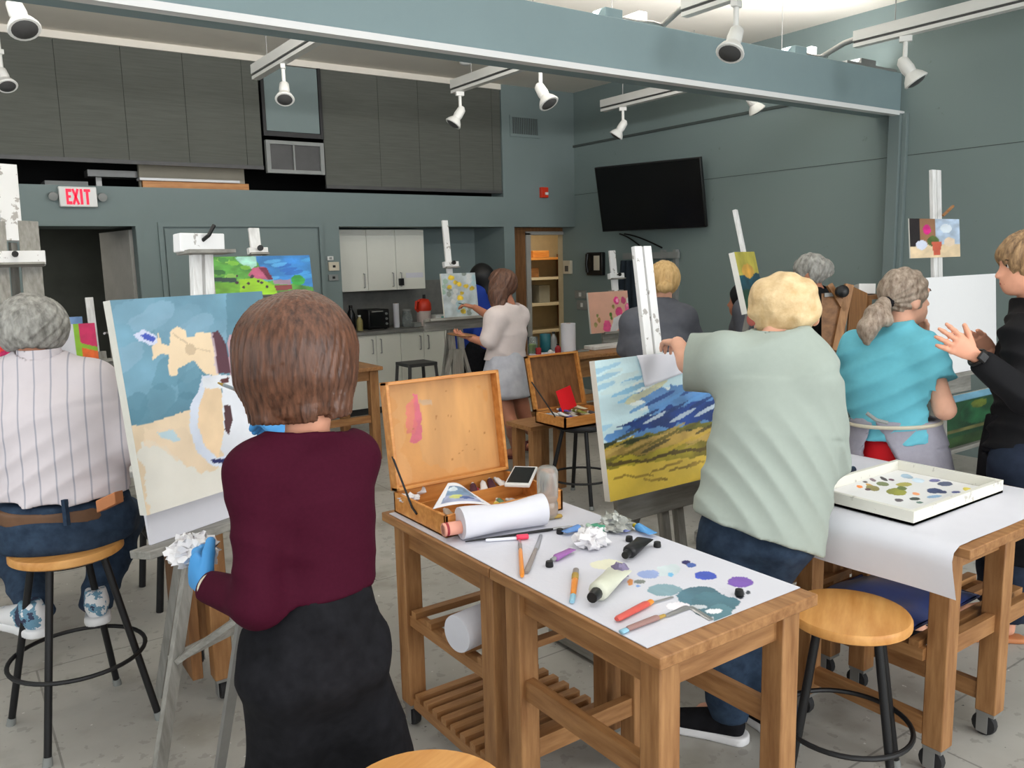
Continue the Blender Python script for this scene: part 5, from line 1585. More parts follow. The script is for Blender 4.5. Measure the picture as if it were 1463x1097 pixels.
for k in range(14): pw.ell(rs.uniform(.1, .95), rs.uniform(.1, .9), .008, .008, (150, 96, 40), op=.6)
mb = MB()
cols = panel(mb, plid.o, EX, LD, plid.W, plid.H, .006, LN, pw)
ld = mb.build('lid', ['painted', 'orange_wood_z'], t, cols=cols)
mb = MB()
W_, H_ = BX1 - BX0, .375
for a, b, c, d_ in ((0, W_, 0, .012), (0, W_, H_ - .012, H_), (0, .012, 0, H_), (W_ - .012, W_, 0, H_)):
    mb.obox(o_ + EX * (a + b) / 2 + LD * (c + d_) / 2 + LN * .008, EX * (b - a) / 2, LD * (d_ - c) / 2, LN * .021)
mb.build('lid_frame', 'orange_wood_x', ld, bevel=.002)
MB().tube([o_ + LD * .12 + EX * .001 + LN * .02, V(BX0 - .004, BY1 - .14, BZ + .05), V(BX0 - .004, BY1 - .17, BZ + .035)], .004, 6).build('stay', 'black_metal', t)
for x in (BX0 + .08, BX1 - .08): MB().tube([(x - .02, BY1 + .004, BZ + BH), (x + .02, BY1 + .004, BZ + BH)], .005, 8).build('hinge', 'grey_metal', t)
# contents
for k in range(9):
    a = rs.uniform(-.9, .9)
    ptube((BX0 + .24 + .022 * k, BY1 - .118 + rs.uniform(0, .03), BZ + .009 + (.02 if k % 2 else 0)), (math.sin(a) * .6, .75, 0.1), .095, .0115,
          'paint tube in the back tray of the big paint box', [(226, 226, 228), (70, 40, 60), (200, 60, 80), (236, 236, 236)][k % 4], group='paint tubes in the back of the big paint box')
def inbox(x, y, z): return tz(x, y, BZ + z)
mat('lime_paint', (170, 200, 50), .5)
for k, (x, y, rr, m, lb) in enumerate(((596, 700, (.045, .03, .022), 'tissue', 'crumpled white rag at the left of the big paint box'), (612, 693, (.03, .03, .02), 'tissue', 'smaller crumpled rag in the big paint box'), (627, 692, (.016, .016, .016), 'lime_paint', 'lime green lump of paint in the big paint box'), (585, 712, (.03, .025, .015), 'tissue', 'white paper scrap in the front corner of the big paint box'))):
    P = inbox(x, y, .055)
    one(MB().blob(P, rr, 18, 12, .4, 20 + k), ('rag', 'rag', 'paint_lump', 'paper_scrap')[k], m, lb, 'rag' if k != 2 else 'paint', smooth=25)
t2 = stick('blue_tube', 'bright blue tape in the big paint box', 'tape', [('band', (688, 700), (702, 698), .012, .012, mat('bright_blue', (60, 140, 214), .4), .8)], .009)
stick('brush', 'dark handled brush in the back of the big paint box', 'brush', [('handle', (655, 714), (684, 706), .005, .006, mat('dark_maroon', (80, 30, 34), .4), 1), ('ferrule', (684, 706), (698, 702), .005, .005, 'steel', 1)], .009)
for k, (x, y, L_, r_, rgb, lb) in enumerate((((.05), .06, .10, .011, (60, 80, 150), 'dark blue tube in the front of the big paint box'), (.09, .10, .11, .012, (226, 226, 220), 'white tube in the front of the big paint box'), (.14, .05, .10, .011, (190, 60, 60), 'red tube in the front of the big paint box'),
        (.24, .07, .11, .012, (220, 200, 90), 'yellow tube in the right compartment of the big paint box'), (.30, .10, .10, .011, (90, 140, 110), 'green tube in the right compartment of the big paint box'), (.36, .06, .11, .012, (200, 200, 205), 'silver tube in the right compartment of the big paint box'))):
    ptube((BX0 + x, BY0 + y, BZ + .0085), (.5 - .3 * (k % 3), .8, 0), L_, r_, lb, rgb)
# photo print leaning over the box front
P4 = [inbox(618, 727, .08), inbox(703, 722, .075), inbox(668, 700, .085), inbox(640, 690, .12)]
pp_ = Paint(40, 30, (232, 232, 236), .01, 121)
pp_.poly([(.12, .12), (.9, .12), (.85, .85), (.15, .85)], (110, 140, 170), .12)
pp_.poly([(.12, .12), (.9, .12), (.88, .4), (.14, .45)], (150, 160, 190), .12)
pp_.ell(.4, .35, .16, .09, (200, 206, 120)); pp_.ell(.62, .3, .16, .06, (60, 90, 150)); pp_.ell(.3, .7, .15, .1, (210, 224, 232))
mb = MB()
g = []
for v in np.linspace(0, 1, pp_.nv):
    for u in np.linspace(0, 1, pp_.nu):
        g.append((P4[0] * (1 - u) + P4[1] * u) * (1 - v) + (P4[3] * (1 - u) + P4[2] * u) * v + UP * .012 * math.sin(u * 3.1))
fs = [(j * pp_.nu + i, j * pp_.nu + i + 1, (j + 1) * pp_.nu + i + 1, (j + 1) * pp_.nu + i) for j in range(pp_.nv - 1) for i in range(pp_.nu - 1)]
o = mb.add(g, fs).build('photo_print', 'painted', None, cols=lin(pp_.C.reshape(-1, 3)))
tag(o, 'curled landscape photo print on the edge of the big paint box', 'print')
o.modifiers.new('thick', 'SOLIDIFY').thickness = .001
# tablet lying on the right rim
P4 = [inbox(721, 694, .078), inbox(756, 694, .078), inbox(769, 669, .085), inbox(734, 667, .085)]
t = thing('tablet', 'small white framed tablet with dark screen on the rim of the big paint box', 'tablet', sum(P4) / 4 - UP * .01)
c = sum(P4) / 4; ex_ = ((P4[1] + P4[2]) - (P4[0] + P4[3])) / 4; ey_ = ((P4[2] + P4[3]) - (P4[0] + P4[1])) / 4
ez_ = nrm(np.cross(ex_, ey_))
MB().obox(c, ex_, ey_, ez_ * .006).build('case', 'white_plastic', t, bevel=.003)
MB().obox(c + ez_ * .0065, ex_ * .86, ey_ * .84, ez_ * .001).build('screen', 'screen_black', t)
# ------------------------------------------------------------------ paper towel roll on the slatted shelf
t = thing('paper_towel_roll', 'white paper towel roll lying on the slatted shelf under the paint box', 'paper towel roll', (1.35, 2.1, .456))
e_ = tx(657, 916, 1.225)
c = V(1.215, e_[1], .456 + .058)
d = nrm(V(1, .18, 0))
MB().lathe([(.021, 0), (.058, 0), (.059, .004), (.058, .27), (.021, .27)], c, d, 36).build('paper_sheets', 'paper', t, smooth=30)
MB().lathe([(.021, .002), (.0165, .002), (.0165, .268), (.021, .268)], c, d, 20).build('core', mat('dark_core', (70, 52, 42), .8), t)
# ------------------------------------------------------------------ people: smooth distance fields turned into one skin
def _bb(f, *pr):
    P = np.array([p for p, _ in pr]); R_ = np.array([r for _, r in pr])[:, None]
    f.lo, f.hi = (P - R_).min(0), (P + R_).max(0)
    return f


def rc(a, b, ra, rb):
    a, b = V(a), V(b)
    ab = b - a
    L2 = ab @ ab + 1e-12
    def f(P):
        h = np.clip(((P - a) @ ab) / L2, 0, 1)
        return np.linalg.norm(P - a - h[:, None] * ab, axis=1) - (ra + (rb - ra) * h)
    return _bb(f, (a, ra), (b, rb))


def el(c, r, fwd=None, up=UP):
    """ellipsoid; r = (sideways, forward, up) along a frame"""
    c, r = V(c), V(r)
    if fwd is None: A = np.eye(3)
    else:
        fw_ = nrm(fwd); u = nrm(V(up) - fw_ * np.dot(fw_, up)); A = np.array([np.cross(fw_, u), fw_, u])
    def f(P):
        q = (P - c) @ A.T
        k0 = np.linalg.norm(q / r, axis=1)
        k1 = np.linalg.norm(q / (r * r), axis=1) + 1e-9
        return k0 * (k0 - 1) / k1
    return _bb(f, (c, r.max()))


def loft(nodes, cap=.6):
    """nodes: (point, half width, half depth, width direction)"""
    nodes = [(V(p), a, b, nrm(u)) for p, a, b, u in nodes]
    def f(P):
        out = None
        for (p, a, b, u), (q, a2, b2, u2) in zip(nodes[:-1], nodes[1:]):
            w = q - p
            L2 = w @ w
            h = np.clip(((P - p) @ w) / L2, 0, 1)
            wd = w / math.sqrt(L2)
            um = nrm((u + u2) / 2); um = nrm(um - wd * (um @ wd)); vm = np.cross(wd, um)
            d = P - p - h[:, None] * w
            A_, B_ = a + (a2 - a) * h, b + (b2 - b) * h
            C_ = np.minimum(A_, B_) * cap
            k = np.sqrt((d @ um / A_) ** 2 + (d @ vm / B_) ** 2 + (d @ wd / C_) ** 2)
            e = (k - 1) * np.minimum(A_, B_)
            out = e if out is None else np.minimum(out, e)
        return out
    return _bb(f, *[(p, max(a, b)) for p, a, b, u in nodes])


def smin(a, b, k):
    h = np.maximum(k - np.abs(a - b), 0) / k
    return np.minimum(a, b) - h * h * k * .25


def U(prims, k=.03):
    def f(P):
        d = prims[0](P)
        for p in prims[1:]: d = smin(d, p(P), k)
        return d
    f.lo = np.min([p.lo for p in prims], 0); f.hi = np.max([p.hi for p in prims], 0)
    return f


def mod(f, g, pad=.02):
    h = lambda P: g(P, f(P))
    h.lo, h.hi = f.lo - pad, f.hi + pad
    return h


def cut(f, *planes):
    """keep the side of each (point, normal) the normal points away from"""
    return mod(f, lambda P, d: np.maximum.reduce([d] + [(P - V(p)) @ nrm(n) for p, n in planes]), .01)


def minus(f, *tools, k=.01):
    def g(P, d):
        for t in tools: d = -smin(-d, t(P), k)
        return d
    return mod(f, g, .01)


def nz3(P, fr, seed, n=5):
    r_ = np.random.RandomState(seed)
    K_ = r_.normal(size=(n, 3)); K_ /= np.linalg.norm(K_, axis=1)[:, None]
    return sum(np.sin(P @ k * fr + r_.rand() * 6.28) for k in K_) / n


def folds(f, amp, d, freq, seed, wander=2., where=None):
    d = V(d)
    d = d / np.linalg.norm(d)
    def g(P, v):
        w = np.sin(P @ d * freq + wander * nz3(P, 9, seed) + wander * .6 * nz3(P, 19, seed + 5))
        w = (.62 - np.sqrt(np.abs((1 - w) * .5))) * 1.5 * np.clip(.55 + .75 * nz3(P, 7, seed + 1), 0, 1.2)
        a = amp if where is None else amp * where(P)
        return v - a * w - amp * .4 * nz3(P, 23, seed + 3)
    return mod(f, g)


def strands(f, c, amp, n, seed, up=UP, tilt=0.):
    """locks that run downward around the head, with a slow wave between them"""
    c = V(c)
    sq = V(1, 1, .14)
    def g(P, v):
        q = P - c
        a = np.arctan2(q @ RT, q @ FW) + tilt * (q @ V(up))
        Q = q.copy(); Q[:, 2] = Q[:, 2] * .14 + .3 * np.hypot(q[:, 0], q[:, 1]) * (tilt > 3)
        return v - amp * (np.sin(a * n + 2.5 * nz3(P, 14, seed)) * .45 + np.sin(a * n * 1.7 + 3 * nz3(P, 18, seed + 1)) * .35) - amp * .9 * nz3(Q, 130, seed + 2, 7) - amp * 1.3 * nz3(Q, 40, seed + 4)
    return mod(f, g)


def sd_mesh(f, cell):
    lo, hi = f.lo - 3 * cell, f.hi + 3 * cell
    m = np.ceil((hi - lo) / (4 * cell)).astype(int) + 1
    bi = np.stack(np.meshgrid(*[np.arange(k) for k in m], indexing='ij'), -1).reshape(-1, 3)
    d = f(lo + (bi * 4 + 1.5) * cell)
    D = np.repeat(np.repeat(np.repeat(np.where(d < 0, -1., 1.).reshape(m).astype(np.float32), 4, 0), 4, 1), 4, 2)
    act = bi[np.abs(d) < cell * 6.5]
    off = np.stack(np.meshgrid(*[np.arange(4)] * 3, indexing='ij'), -1).reshape(-1, 3)
    idx = (act[:, None] * 4 + off[None]).reshape(-1, 3)
    D[idx[:, 0], idx[:, 1], idx[:, 2]] = f(lo + idx * cell)
    S = D < 0
    cnt = sum(S[i:S.shape[0] - 1 + i, j:S.shape[1] - 1 + j, k:S.shape[2] - 1 + k].astype(np.int8) for i in (0, 1) for j in (0, 1) for k in (0, 1))
    C_ = np.argwhere((cnt > 0) & (cnt < 8))
    corner = [(i, j, k) for i in (0, 1) for j in (0, 1) for k in (0, 1)]
    vals = np.stack([D[C_[:, 0] + i, C_[:, 1] + j, C_[:, 2] + k] for i, j, k in corner], 1)
    acc, n = np.zeros((len(C_), 3)), np.zeros(len(C_))
    ca = np.array(corner, float)
    for a in range(8):
        for b in range(a + 1, 8):
            if np.abs(ca[a] - ca[b]).sum() != 1: continue
            va, vb = vals[:, a], vals[:, b]
            x = (va < 0) != (vb < 0)
            t = np.where(x, va / np.where(x, va - vb, 1), 0)
            acc += np.where(x[:, None], ca[a] + t[:, None] * (ca[b] - ca[a]), 0); n += x
    verts = lo + (C_ + acc / n[:, None]) * cell
    ID = np.full(cnt.shape, -1, np.int32)
    ID[C_[:, 0], C_[:, 1], C_[:, 2]] = np.arange(len(C_))
    faces = []
    for ax in range(3):
        s0 = [slice(1, -1)] * 3; s1 = [slice(1, -1)] * 3
        s0[ax] = slice(0, S.shape[ax] - 1); s1[ax] = slice(1, S.shape[ax])
        e = np.argwhere(S[tuple(s0)] != S[tuple(s1)])
        if not len(e): continue
        o = np.ones(3, int); o[ax] = 0
        e = e + o
        b, c = (ax + 1) % 3, (ax + 2) % 3
        eb, ec = np.eye(3, dtype=int)[b], np.eye(3, dtype=int)[c]
        g = lambda q: ID[q[:, 0], q[:, 1], q[:, 2]]
        Q = np.stack([g(e - eb - ec), g(e - ec), g(e), g(e - eb)], 1)
        ins = S[e[:, 0], e[:, 1], e[:, 2]]
        Q = np.where(ins[:, None], Q, Q[:, ::-1])
        faces.append(Q[(Q >= 0).all(1)])
    F = np.concatenate(faces)
    return verts, F


def sdf(name, m, par, *fs, cell=.009, label=None, tagv=None):
    mb = MB()
    for f in fs:
        c = cell
        if isinstance(f, tuple): f, c = f
        v, F = sd_mesh(f, c)
        mb.v.append(v); mb.f += (F + mb.n).tolist(); mb.mi += [0] * len(F); mb.n += len(v)
    o = mb.build(name, m, par, smooth=180, label=label, origin=tagv)
    return o


def hand(wr, fd, pn, s=1., curl=.5, spread=.12, thumb=.6, curls=None):
    """palm, four unequal bent fingers and a thumb from the side of the palm"""
    wr, fd = V(wr), nrm(fd)
    pn = nrm(V(pn) - fd * np.dot(pn, fd))
    sd = np.cross(pn, fd)
    P = []
    P.append(loft([(wr, .024 * s, .019 * s, sd), (wr + fd * .035 * s, .034 * s, .017 * s, sd), (wr + fd * .088 * s, .041 * s, .0135 * s, sd)]))
    for i, (x, L_) in enumerate(((.030, .070), (.0105, .079), (-.0105, .073), (-.030, .056))):
        a = x / .03 * spread
        c = curl if curls is None else curls[i]
        p = wr + (fd * (.088 - abs(x) * .12) + sd * x) * s
        d = nrm(fd * math.cos(a) + sd * math.sin(a))
        r_ = .0092 * s
        for k, (fr, bend) in enumerate(((.45, .35), (.32, .9), (.23, .7))):
            th = c * bend
            d = nrm(d * math.cos(th) + pn * math.sin(th))
            q = p + d * L_ * fr * s
            P.append(rc(p, q, r_, r_ * .9)); p, r_ = q, r_ * .9
    p = wr + (fd * .026 + sd * .028 + pn * .006) * s
    d = nrm(fd * .62 + sd * .75 * thumb / .6 + pn * .25)
    q = p + d * .042 * s
    q2 = q + nrm(d + fd * .5 * curl + pn * .3 * curl) * .032 * s
    P += [rc(p, q, .0125 * s, .0105 * s), rc(q, q2, .0105 * s, .0085 * s)]
    return U(P, .007 * s)


def azv(az): a = math.radians(az); return V(math.sin(a), math.cos(a), 0)


def stand(pos, az, H, **over):
    F_ = azv(az); R_ = V(F_[1], -F_[0], 0)
    p = V(pos[0], pos[1], 0)
    g = lambda r, f, u: p + (R_ * r + F_ * f + UP * u) * H
    J = dict(pelvis=g(0, 0, .53), waist=g(0, .0, .61), chest=g(0, 0, .72), neck=g(0, -.012, .825), head=g(0, .012, .925),
             hipL=g(-.052, 0, .51), hipR=g(.052, 0, .51), knL=g(-.056, .012, .285), knR=g(.056, .012, .285), anL=g(-.056, -.01, .045), anR=g(.056, -.01, .045),
             shL=g(-.105, -.008, .80), shR=g(.105, -.008, .80), elL=g(-.135, -.01, .63), elR=g(.135, -.01, .63), wrL=g(-.135, .06, .48), wrR=g(.135, .06, .48))
    J.update({k: v for k, v in over.items() if v is not None})
    J['F'], J['R'], J['s'] = F_, R_, H / 1.7
    J.setdefault('hf', F_)
    for s_ in 'LR':
        J.setdefault('to' + s_, J['an' + s_] + F_ * .15 * H / 1.7 - UP * (J['an' + s_][2] - .03 if J['an' + s_][2] < .14 else .04))
    return J


def torso(J, g=0., fx=1., fd=1.):
    s = J['s']
    uh, us = nrm(J['hipR'] - J['hipL']), nrm(J['shR'] - J['shL'])
    um = nrm(uh + us)
    sm = (J['shL'] + J['shR']) / 2
    N_ = [(J['pelvis'] - (J['waist'] - J['pelvis']) * .25, (.155 * s) * fx + g, .112 * s * fd + g, uh), (J['pelvis'], .163 * s * fx + g, .116 * s * fd + g, uh), (J['waist'], .133 * s * fx + g, .098 * s * fd + g, um),
          (J['chest'], .150 * s * fx + g, .108 * s * fd + g, us), (sm - (sm - J['chest']) * .25, .150 * s + g, .085 * s * fd + g, us)]
    return [loft(N_), rc(J['shL'], J['shR'], .05 * s + g, .05 * s + g)] + [rc(J['neck'] - (J['neck'] - sm) * .25, J['sh' + k] + (sm - J['sh' + k]) * .12, .058 * s + g, .052 * s + g) for k in 'LR']


def arm(J, k, g=0., to=1.):
    s = J['s']
    a, b, c = J['sh' + k], J['el' + k], J['wr' + k]
    if to <= .5: return [rc(a, a + (b - a) * to * 2, .05 * s + g, .043 * s + g)]
    t = (to - .5) * 2
    return [rc(a, b, .05 * s + g, .040 * s + g), rc(b, b + (c - b) * t, .041 * s + g, .0275 * s + g)]


def leg(J, k, g=0., to=1.):
    s = J['s']
    a, b, c = J['hip' + k], J['kn' + k], J['an' + k]
    return [rc(a, b, .088 * s + g, .056 * s + g), rc(b, b + (c - b) * .4, .056 * s + g, .054 * s + g), rc(b + (c - b) * .4, b + (c - b) * to, .054 * s + g, .038 * s + g)]


def headp(J):
    s, c, f = J['s'], J['head'], nrm(J['hf'])
    u = nrm(J.get('hu', UP) - f * np.dot(J.get('hu', UP), f)); r_ = np.cross(f, u)
    P = [el(c + u * .02 * s - f * .012 * s, (.074 * s, .094 * s, .096 * s), f, u), el(c + f * .032 * s - u * .045 * s, (.056 * s, .06 * s, .068 * s), f, u),
         el(c + f * .062 * s - u * .085 * s, (.03 * s, .028 * s, .026 * s), f, u), rc(c + f * .082 * s + u * .005 * s, c + f * .104 * s - u * .03 * s, .009 * s, .0115 * s),
         el(c + f * .083 * s - u * .062 * s, (.024 * s, .012 * s, .012 * s), f, u), el(c + f * .072 * s + u * .028 * s, (.05 * s, .02 * s, .016 * s), f, u)]
    for k in (-1, 1): P.append(el(c + r_ * k * .074 * s - f * .008 * s - u * .018 * s, (.010 * s, .02 * s, .03 * s), f, u))
    N_ = [rc(J['neck'], c - u * .06 * s - f * .012 * s, .054 * s, .05 * s)]
    return P, N_, u, r_


def face(J, body, m_eye='eye_white'):
    P, N_, u, r_ = headp(J)
    s, c, f = J['s'], J['head'], nrm(J['hf'])
    for k in (-1, 1):
        e = c + r_ * k * .031 * s + f * .0705 * s + u * .008 * s
        o = MB().blob(e, .0118 * s, 14, 10).build('eye', m_eye, body)
        MB().blob(e + f * .0072 * s, .0066 * s, 10, 8).build('iris', 'dark_bottle', o)
        MB().tube([e + f * .016 * s + u * .02 * s - r_ * k * .016 * s, e + f * .02 * s + u * .026 * s, e + f * .008 * s + u * .02 * s + r_ * k * .02 * s], .0024 * s, 6).build('eyebrow', 'brow_brown', body)
    MB().blob(c + f * .093 * s - u * .0655 * s, (.004, .004, .004)).tube([c + f * .086 * s - u * .064 * s - r_ * .022 * s, c + f * .096 * s - u * .061 * s, c + f * .086 * s - u * .064 * s + r_ * .022 * s], .0055 * s, 8).build('lips', 'lip_red', body)


mat('eye_white', (225, 220, 215), .3); mat('brow_brown', (80, 58, 44), .8); mat('lip_red', (176, 92, 84), .5)


def make_person(J, label, skin, cell=.012, hands=None, group=None, extra=(), fx=1., arms=(1., 1.), feet=True, ag=-.002, tg=-.03, lg=-.006):
    P, N_, u, r_ = headp(J)
    prims = torso(J, tg, fx) + N_ + P
    for k, to in zip('LR', arms): prims += arm(J, k, ag, to)
    for k in 'LR': prims += leg(J, k, lg)
    if feet:
        for k in 'LR':
            prims.append(loft([(J['an' + k] - UP * .02, .034 * J['s'], .034 * J['s'], J['R']), (J['an' + k] + (J['to' + k] - J['an' + k]) * .5 - UP * .006, .038 * J['s'], .03 * J['s'], J['R']), (J['to' + k], .042 * J['s'], .02 * J['s'], J['R'])]))
    parts = [(U(prims, .02), cell), (U(N_ + P, .014), min(cell, .007))]
    for h in hands or (): parts.append((h, min(.0042, cell * .5)))
    pos = (J['anL'] + J['anR']) / 2
    o = sdf('person', skin, None, *parts, tagv=(pos[0], pos[1], 0))
    return tag(o, label, 'person', group)


def shirt(J, g=.014, sleeves=(.4, .4), fx=1., fd=1., hem=None, neck_r=.075, k=.035, open_=True, up_tilt=.0, gs=None):
    f = torso(J, g, fx, fd)
    for s_, to in zip('LR', sleeves):
        if to: f += arm(J, s_, (g if gs is None else gs), to)
    f = U(f, k)
    up = nrm(J['head'] - J['neck'])
    pl = [] if hem is None else [(hem, -UP)] if not isinstance(hem, tuple) else [hem]
    for s_, to in zip('LR', sleeves):
        pass
    if pl: f = cut(f, *pl)
    if open_: f = minus(f, rc(J['neck'] + up * .025, J['neck'] + up * .14, neck_r, neck_r * 1.2))
    return f


def shoe(name, m_up, m_sole, par, heel, toe, h=.095, w=.045, label=None, accents=()):
    heel, toe = V(heel), V(toe)
    d = nrm(V(toe[0] - heel[0], toe[1] - heel[1], 0)); r_ = np.cross(d, UP)
    L_ = np.linalg.norm((toe - heel)[:2])
    z = heel[2]
    Z = V(0, 0, z)
    g = lambda f, s, u: V(heel[0], heel[1], z) + d * f * L_ + r_ * s + UP * u
    up = U([loft([(g(.12, 0, h * .62), w * .78, h * .55, r_), (g(.4, 0, h * .5), w * .9, h * .42, r_), (g(.72, 0, h * .36), w, h * .3, r_), (g(.9, 0, h * .3), w * .85, h * .24, r_)], 1.), rc(g(.16, 0, h * .7), g(.2, 0, h * 1.02), w * .72, w * .7)], .02)
    up = cut(up, (g(0, 0, .018), -UP), (g(.2, 0, h * 1.12), UP))
    o = sdf(name, m_up, par, up, cell=.006, label=label)
    so = cut(loft([(g(.07, 0, .012), w * .9, .05, r_), (g(.4, 0, .012), w * .86, .05, r_), (g(.75, 0, .012), w * 1.06, .05, r_), (g(.92, 0, .014), w * .85, .05, r_)], .9), (g(0, 0, .03), UP), (g(0, 0, .0), -UP))
    sdf('sole', m_sole, o, so, cell=.006)
    mb = MB()
    for k in range(4): mb.tube([g(.38 + .09 * k, -w * .5, h * .8 - .016 * k), g(.4 + .09 * k, 0, h * .97 - .02 * k), g(.38 + .09 * k, w * .5, h * .8 - .016 * k)], .003, 6)
    mb.build('laces', 'white_plastic', o)
    for k, (a, s, u, rx, ru, mm) in enumerate(accents):
        MB().blob(g(a, s * w, u * h), V(.012, .012, .012) + abs(r_) * rx * .5 + UP * ru, 12, 8).build('patch', mm, o)
    return o


mat('hair_brown', (50, 29, 20), .36, scale=15, stretch=(6, 6, .8), rgb2=(118, 78, 58), bump=.3)
mat('hair_grey', (104, 102, 97), .5, scale=11, stretch=(4, 4, 1.6), rgb2=(184, 182, 176), bump=.35)
mat('hair_blond', (206, 172, 122), .5, scale=22, rgb2=(236, 210, 166), bump=.6)
mat('hair_ash', (112, 92, 76), .5, scale=12, stretch=(5, 5, 2), rgb2=(182, 166, 150), bump=.35)
mat('hair_dark', (60, 40, 32), .5, scale=10, stretch=(8, 8, 1), rgb2=(120, 84, 66), bump=.4)
mat('hair_black', (12, 12, 14), .5)
mat('hair_honey', (196, 154, 96), .5, scale=12, stretch=(6, 6, 1), rgb2=(230, 196, 140), bump=.4)
mat('maroon_knit', (64, 17, 35), .75, scale=120, var=.06, spec=.06)
mat('black_cloth', (24, 24, 27), .85, scale=30, rgb2=(34, 34, 38), spec=.08)
mat('denim', (34, 48, 68), .8, scale=24, rgb2=(54, 72, 94), spec=.2)
mat('denim_dark', (26, 34, 50), .8, scale=24, rgb2=(36, 46, 64), spec=.2)
mat('sage_shirt', (160, 170, 162), .8, scale=50, var=.015, spec=.2)
mat('aqua_shirt', (106, 186, 204), .8, scale=40, var=.02, spec=.2)
mat('grey_apron', (156, 154, 166), .85, scale=40, var=.04, spec=.2)
mat('red_cloth', (214, 30, 40), .7, spec=.2)
mat('black_shirt', (20, 20, 23), .8, spec=.2)
mat('blush_shirt', (216, 204, 202), .85, spec=.2)
mat('white_short', (206, 208, 216), .85, scale=10, rgb2=(176, 178, 190), spec=.2)
mat('charcoal_shirt', (96, 98, 106), .85, scale=30, var=.05, spec=.2)
mat('royal_blue', (36, 62, 150), .8, spec=.2)
mat('brown_leather', (104, 74, 52), .5, scale=12, var=.12)
mat('tan_patch', (196, 128, 84), .6)
mat('sneaker_white', (226, 226, 228), .5); mat('sneaker_blue', (110, 150, 172), .5); mat('sneaker_navy', (46, 52, 78), .5)
mat('sandal', (94, 44, 44), .6)


def stripes():
    m = mat('striped_shirt', (220, 212, 217), .85, var=.015, scale=20, spec=.2)
    N, L = m.node_tree.nodes, m.node_tree.links
    b = N['Principled BSDF']
    src = b.inputs['Base Color'].links[0].from_socket
    tc = N.new('ShaderNodeTexCoord'); sp = N.new('ShaderNodeSeparateXYZ')
    L.new(tc.outputs['Object'], sp.inputs['Vector'])
    md = N.new('ShaderNodeMath'); md.operation = 'FRACT'
    sc = N.new('ShaderNodeMath'); sc.operation = 'MULTIPLY'; sc.inputs[1].default_value = 1 / .053
    ad = N.new('ShaderNodeMath'); ad.operation = 'MULTIPLY_ADD'; ad.inputs[1].default_value = -.25
    L.new(sp.outputs['Y'], ad.inputs[0]); L.new(sp.outputs['X'], ad.inputs[2])
    L.new(ad.outputs[0], sc.inputs[0]); L.new(sc.outputs[0], md.inputs[0])
    lt = N.new('ShaderNodeMath'); lt.operation = 'LESS_THAN'; lt.inputs[1].default_value = .10
    L.new(md.outputs[0], lt.inputs[0])
    x = N.new('ShaderNodeMix'); x.data_type = 'RGBA'
    L.new(lt.outputs[0], x.inputs['Factor']); L.new(src, x.inputs['A']); x.inputs['B'].default_value = (*lin((176, 174, 186)), 1)
    L.new(x.outputs['Result'], b.inputs['Base Color'])


stripes()

# ---------- 1. woman in the maroon top
D = 1.85
J = stand((.68, 1.76), 4, 1.58, head=at(428, 495, 1.87), neck=at(440, 598, 1.84), shL=at(366, 676, 1.76), shR=at(500, 655, 1.93), elL=at(368, 862, 1.72), wrL=at(297, 838, 1.83),
          elR=at(480, 720, 2.2), wrR=at(404, 622, 2.33), chest=at(452, 715, 1.86), waist=at(462, 800, 1.86), pelvis=at(452, 905, 1.85), hipL=at(410, 945, 1.81), hipR=at(488, 930, 1.91),
          knL=V(.585, 1.82, .43), knR=V(.79, 1.77, .43), anL=V(.57, 1.80, .08), anR=V(.81, 1.75, .08), hf=azv(2))
hdL = hand(at(297, 838, 1.83), at(268, 800, 1.93) - at(297, 838, 1.83), FW * .5 + RT * .8, .95, 1.0, .1)
hdR = hand(J['wrR'], at(352, 572, 2.5) - J['wrR'], -FW * .3 - RT * .2 - UP, .95, 1.2, .05)
p1 = make_person(J, 'person in a maroon top and black trousers painting, seen from behind', 'skin', .009, ag=-.015, tg=-.024, lg=-.03)
hd = at(424, 490, 1.86)
hr = U([el(at(424, 492, 1.86), (.127, .122, .122), J['F']), loft([(at(424, 505, 1.86), .120, .112, RT), (at(424, 545, 1.85), .128, .108, RT), (at(430, 588, 1.84), .116, .084, RT)], .85)], .07)
hr = cut(hr, (at(424, 598, 1.84), -UP + RT * .06))
hr = minus(hr, el(hd + J['F'] * .12 - UP * .04, (.07, .06, .10), J['F']), k=.03)
hr = mod(hr, lambda P, v: v + .03 * np.maximum(0, (at(0, 560, 1.85)[2] - P[:, 2]) / .06) ** 2 * (nz3(P * V(1, 1, .15), 60, 3) > .1) * .4)
sdf('hair', 'hair_brown', p1, strands(hr, hd, .0022, 47, 3, tilt=1.5), cell=.0042)
sh0 = U(torso(J, .010, .92), .035)
sa = U(arm(J, 'L', .010, .96), .03), U(arm(J, 'R', .010, .96), .03)
sh0 = cut(sh0, (J['waist'] - UP * .055, -UP))
sh = U([sh0, *sa], .045)
sh = minus(sh, loft([(at(440, 560, 1.86), .115, .15, RT + UP * .2), (at(440, 613, 1.85), .084, .15, RT + UP * .2)], .16), k=.01)
sh = folds(sh, .0065, V(.55, .2, 1), 92, 12, 1.5, where=lambda P: np.clip(1.1 - np.abs((P[:, 2] - J['elL'][2] - .1) / .22), .3, 1))
sdf('maroon_top', 'maroon_knit', p1, sh, cell=.0065)
pz = J['waist'][2] - .022
tr = [loft([(V(*J['waist'][:2], pz), .108, .092, J['R']), (J['pelvis'] + UP * .03, .138, .118, J['R']), (J['pelvis'] - UP * .06, .148, .125, J['R'])], .6)]
for k in 'LR': tr += [loft([(J['hip' + k], .090, .116, J['R']), (J['kn' + k], .096, .108, J['R']), (J['an' + k] + UP * .03, .088, .095, J['R'])], .6)]
tr = cut(U(tr, .09), (V(0, 0, pz + .004), UP), (V(0, 0, .04), -UP))
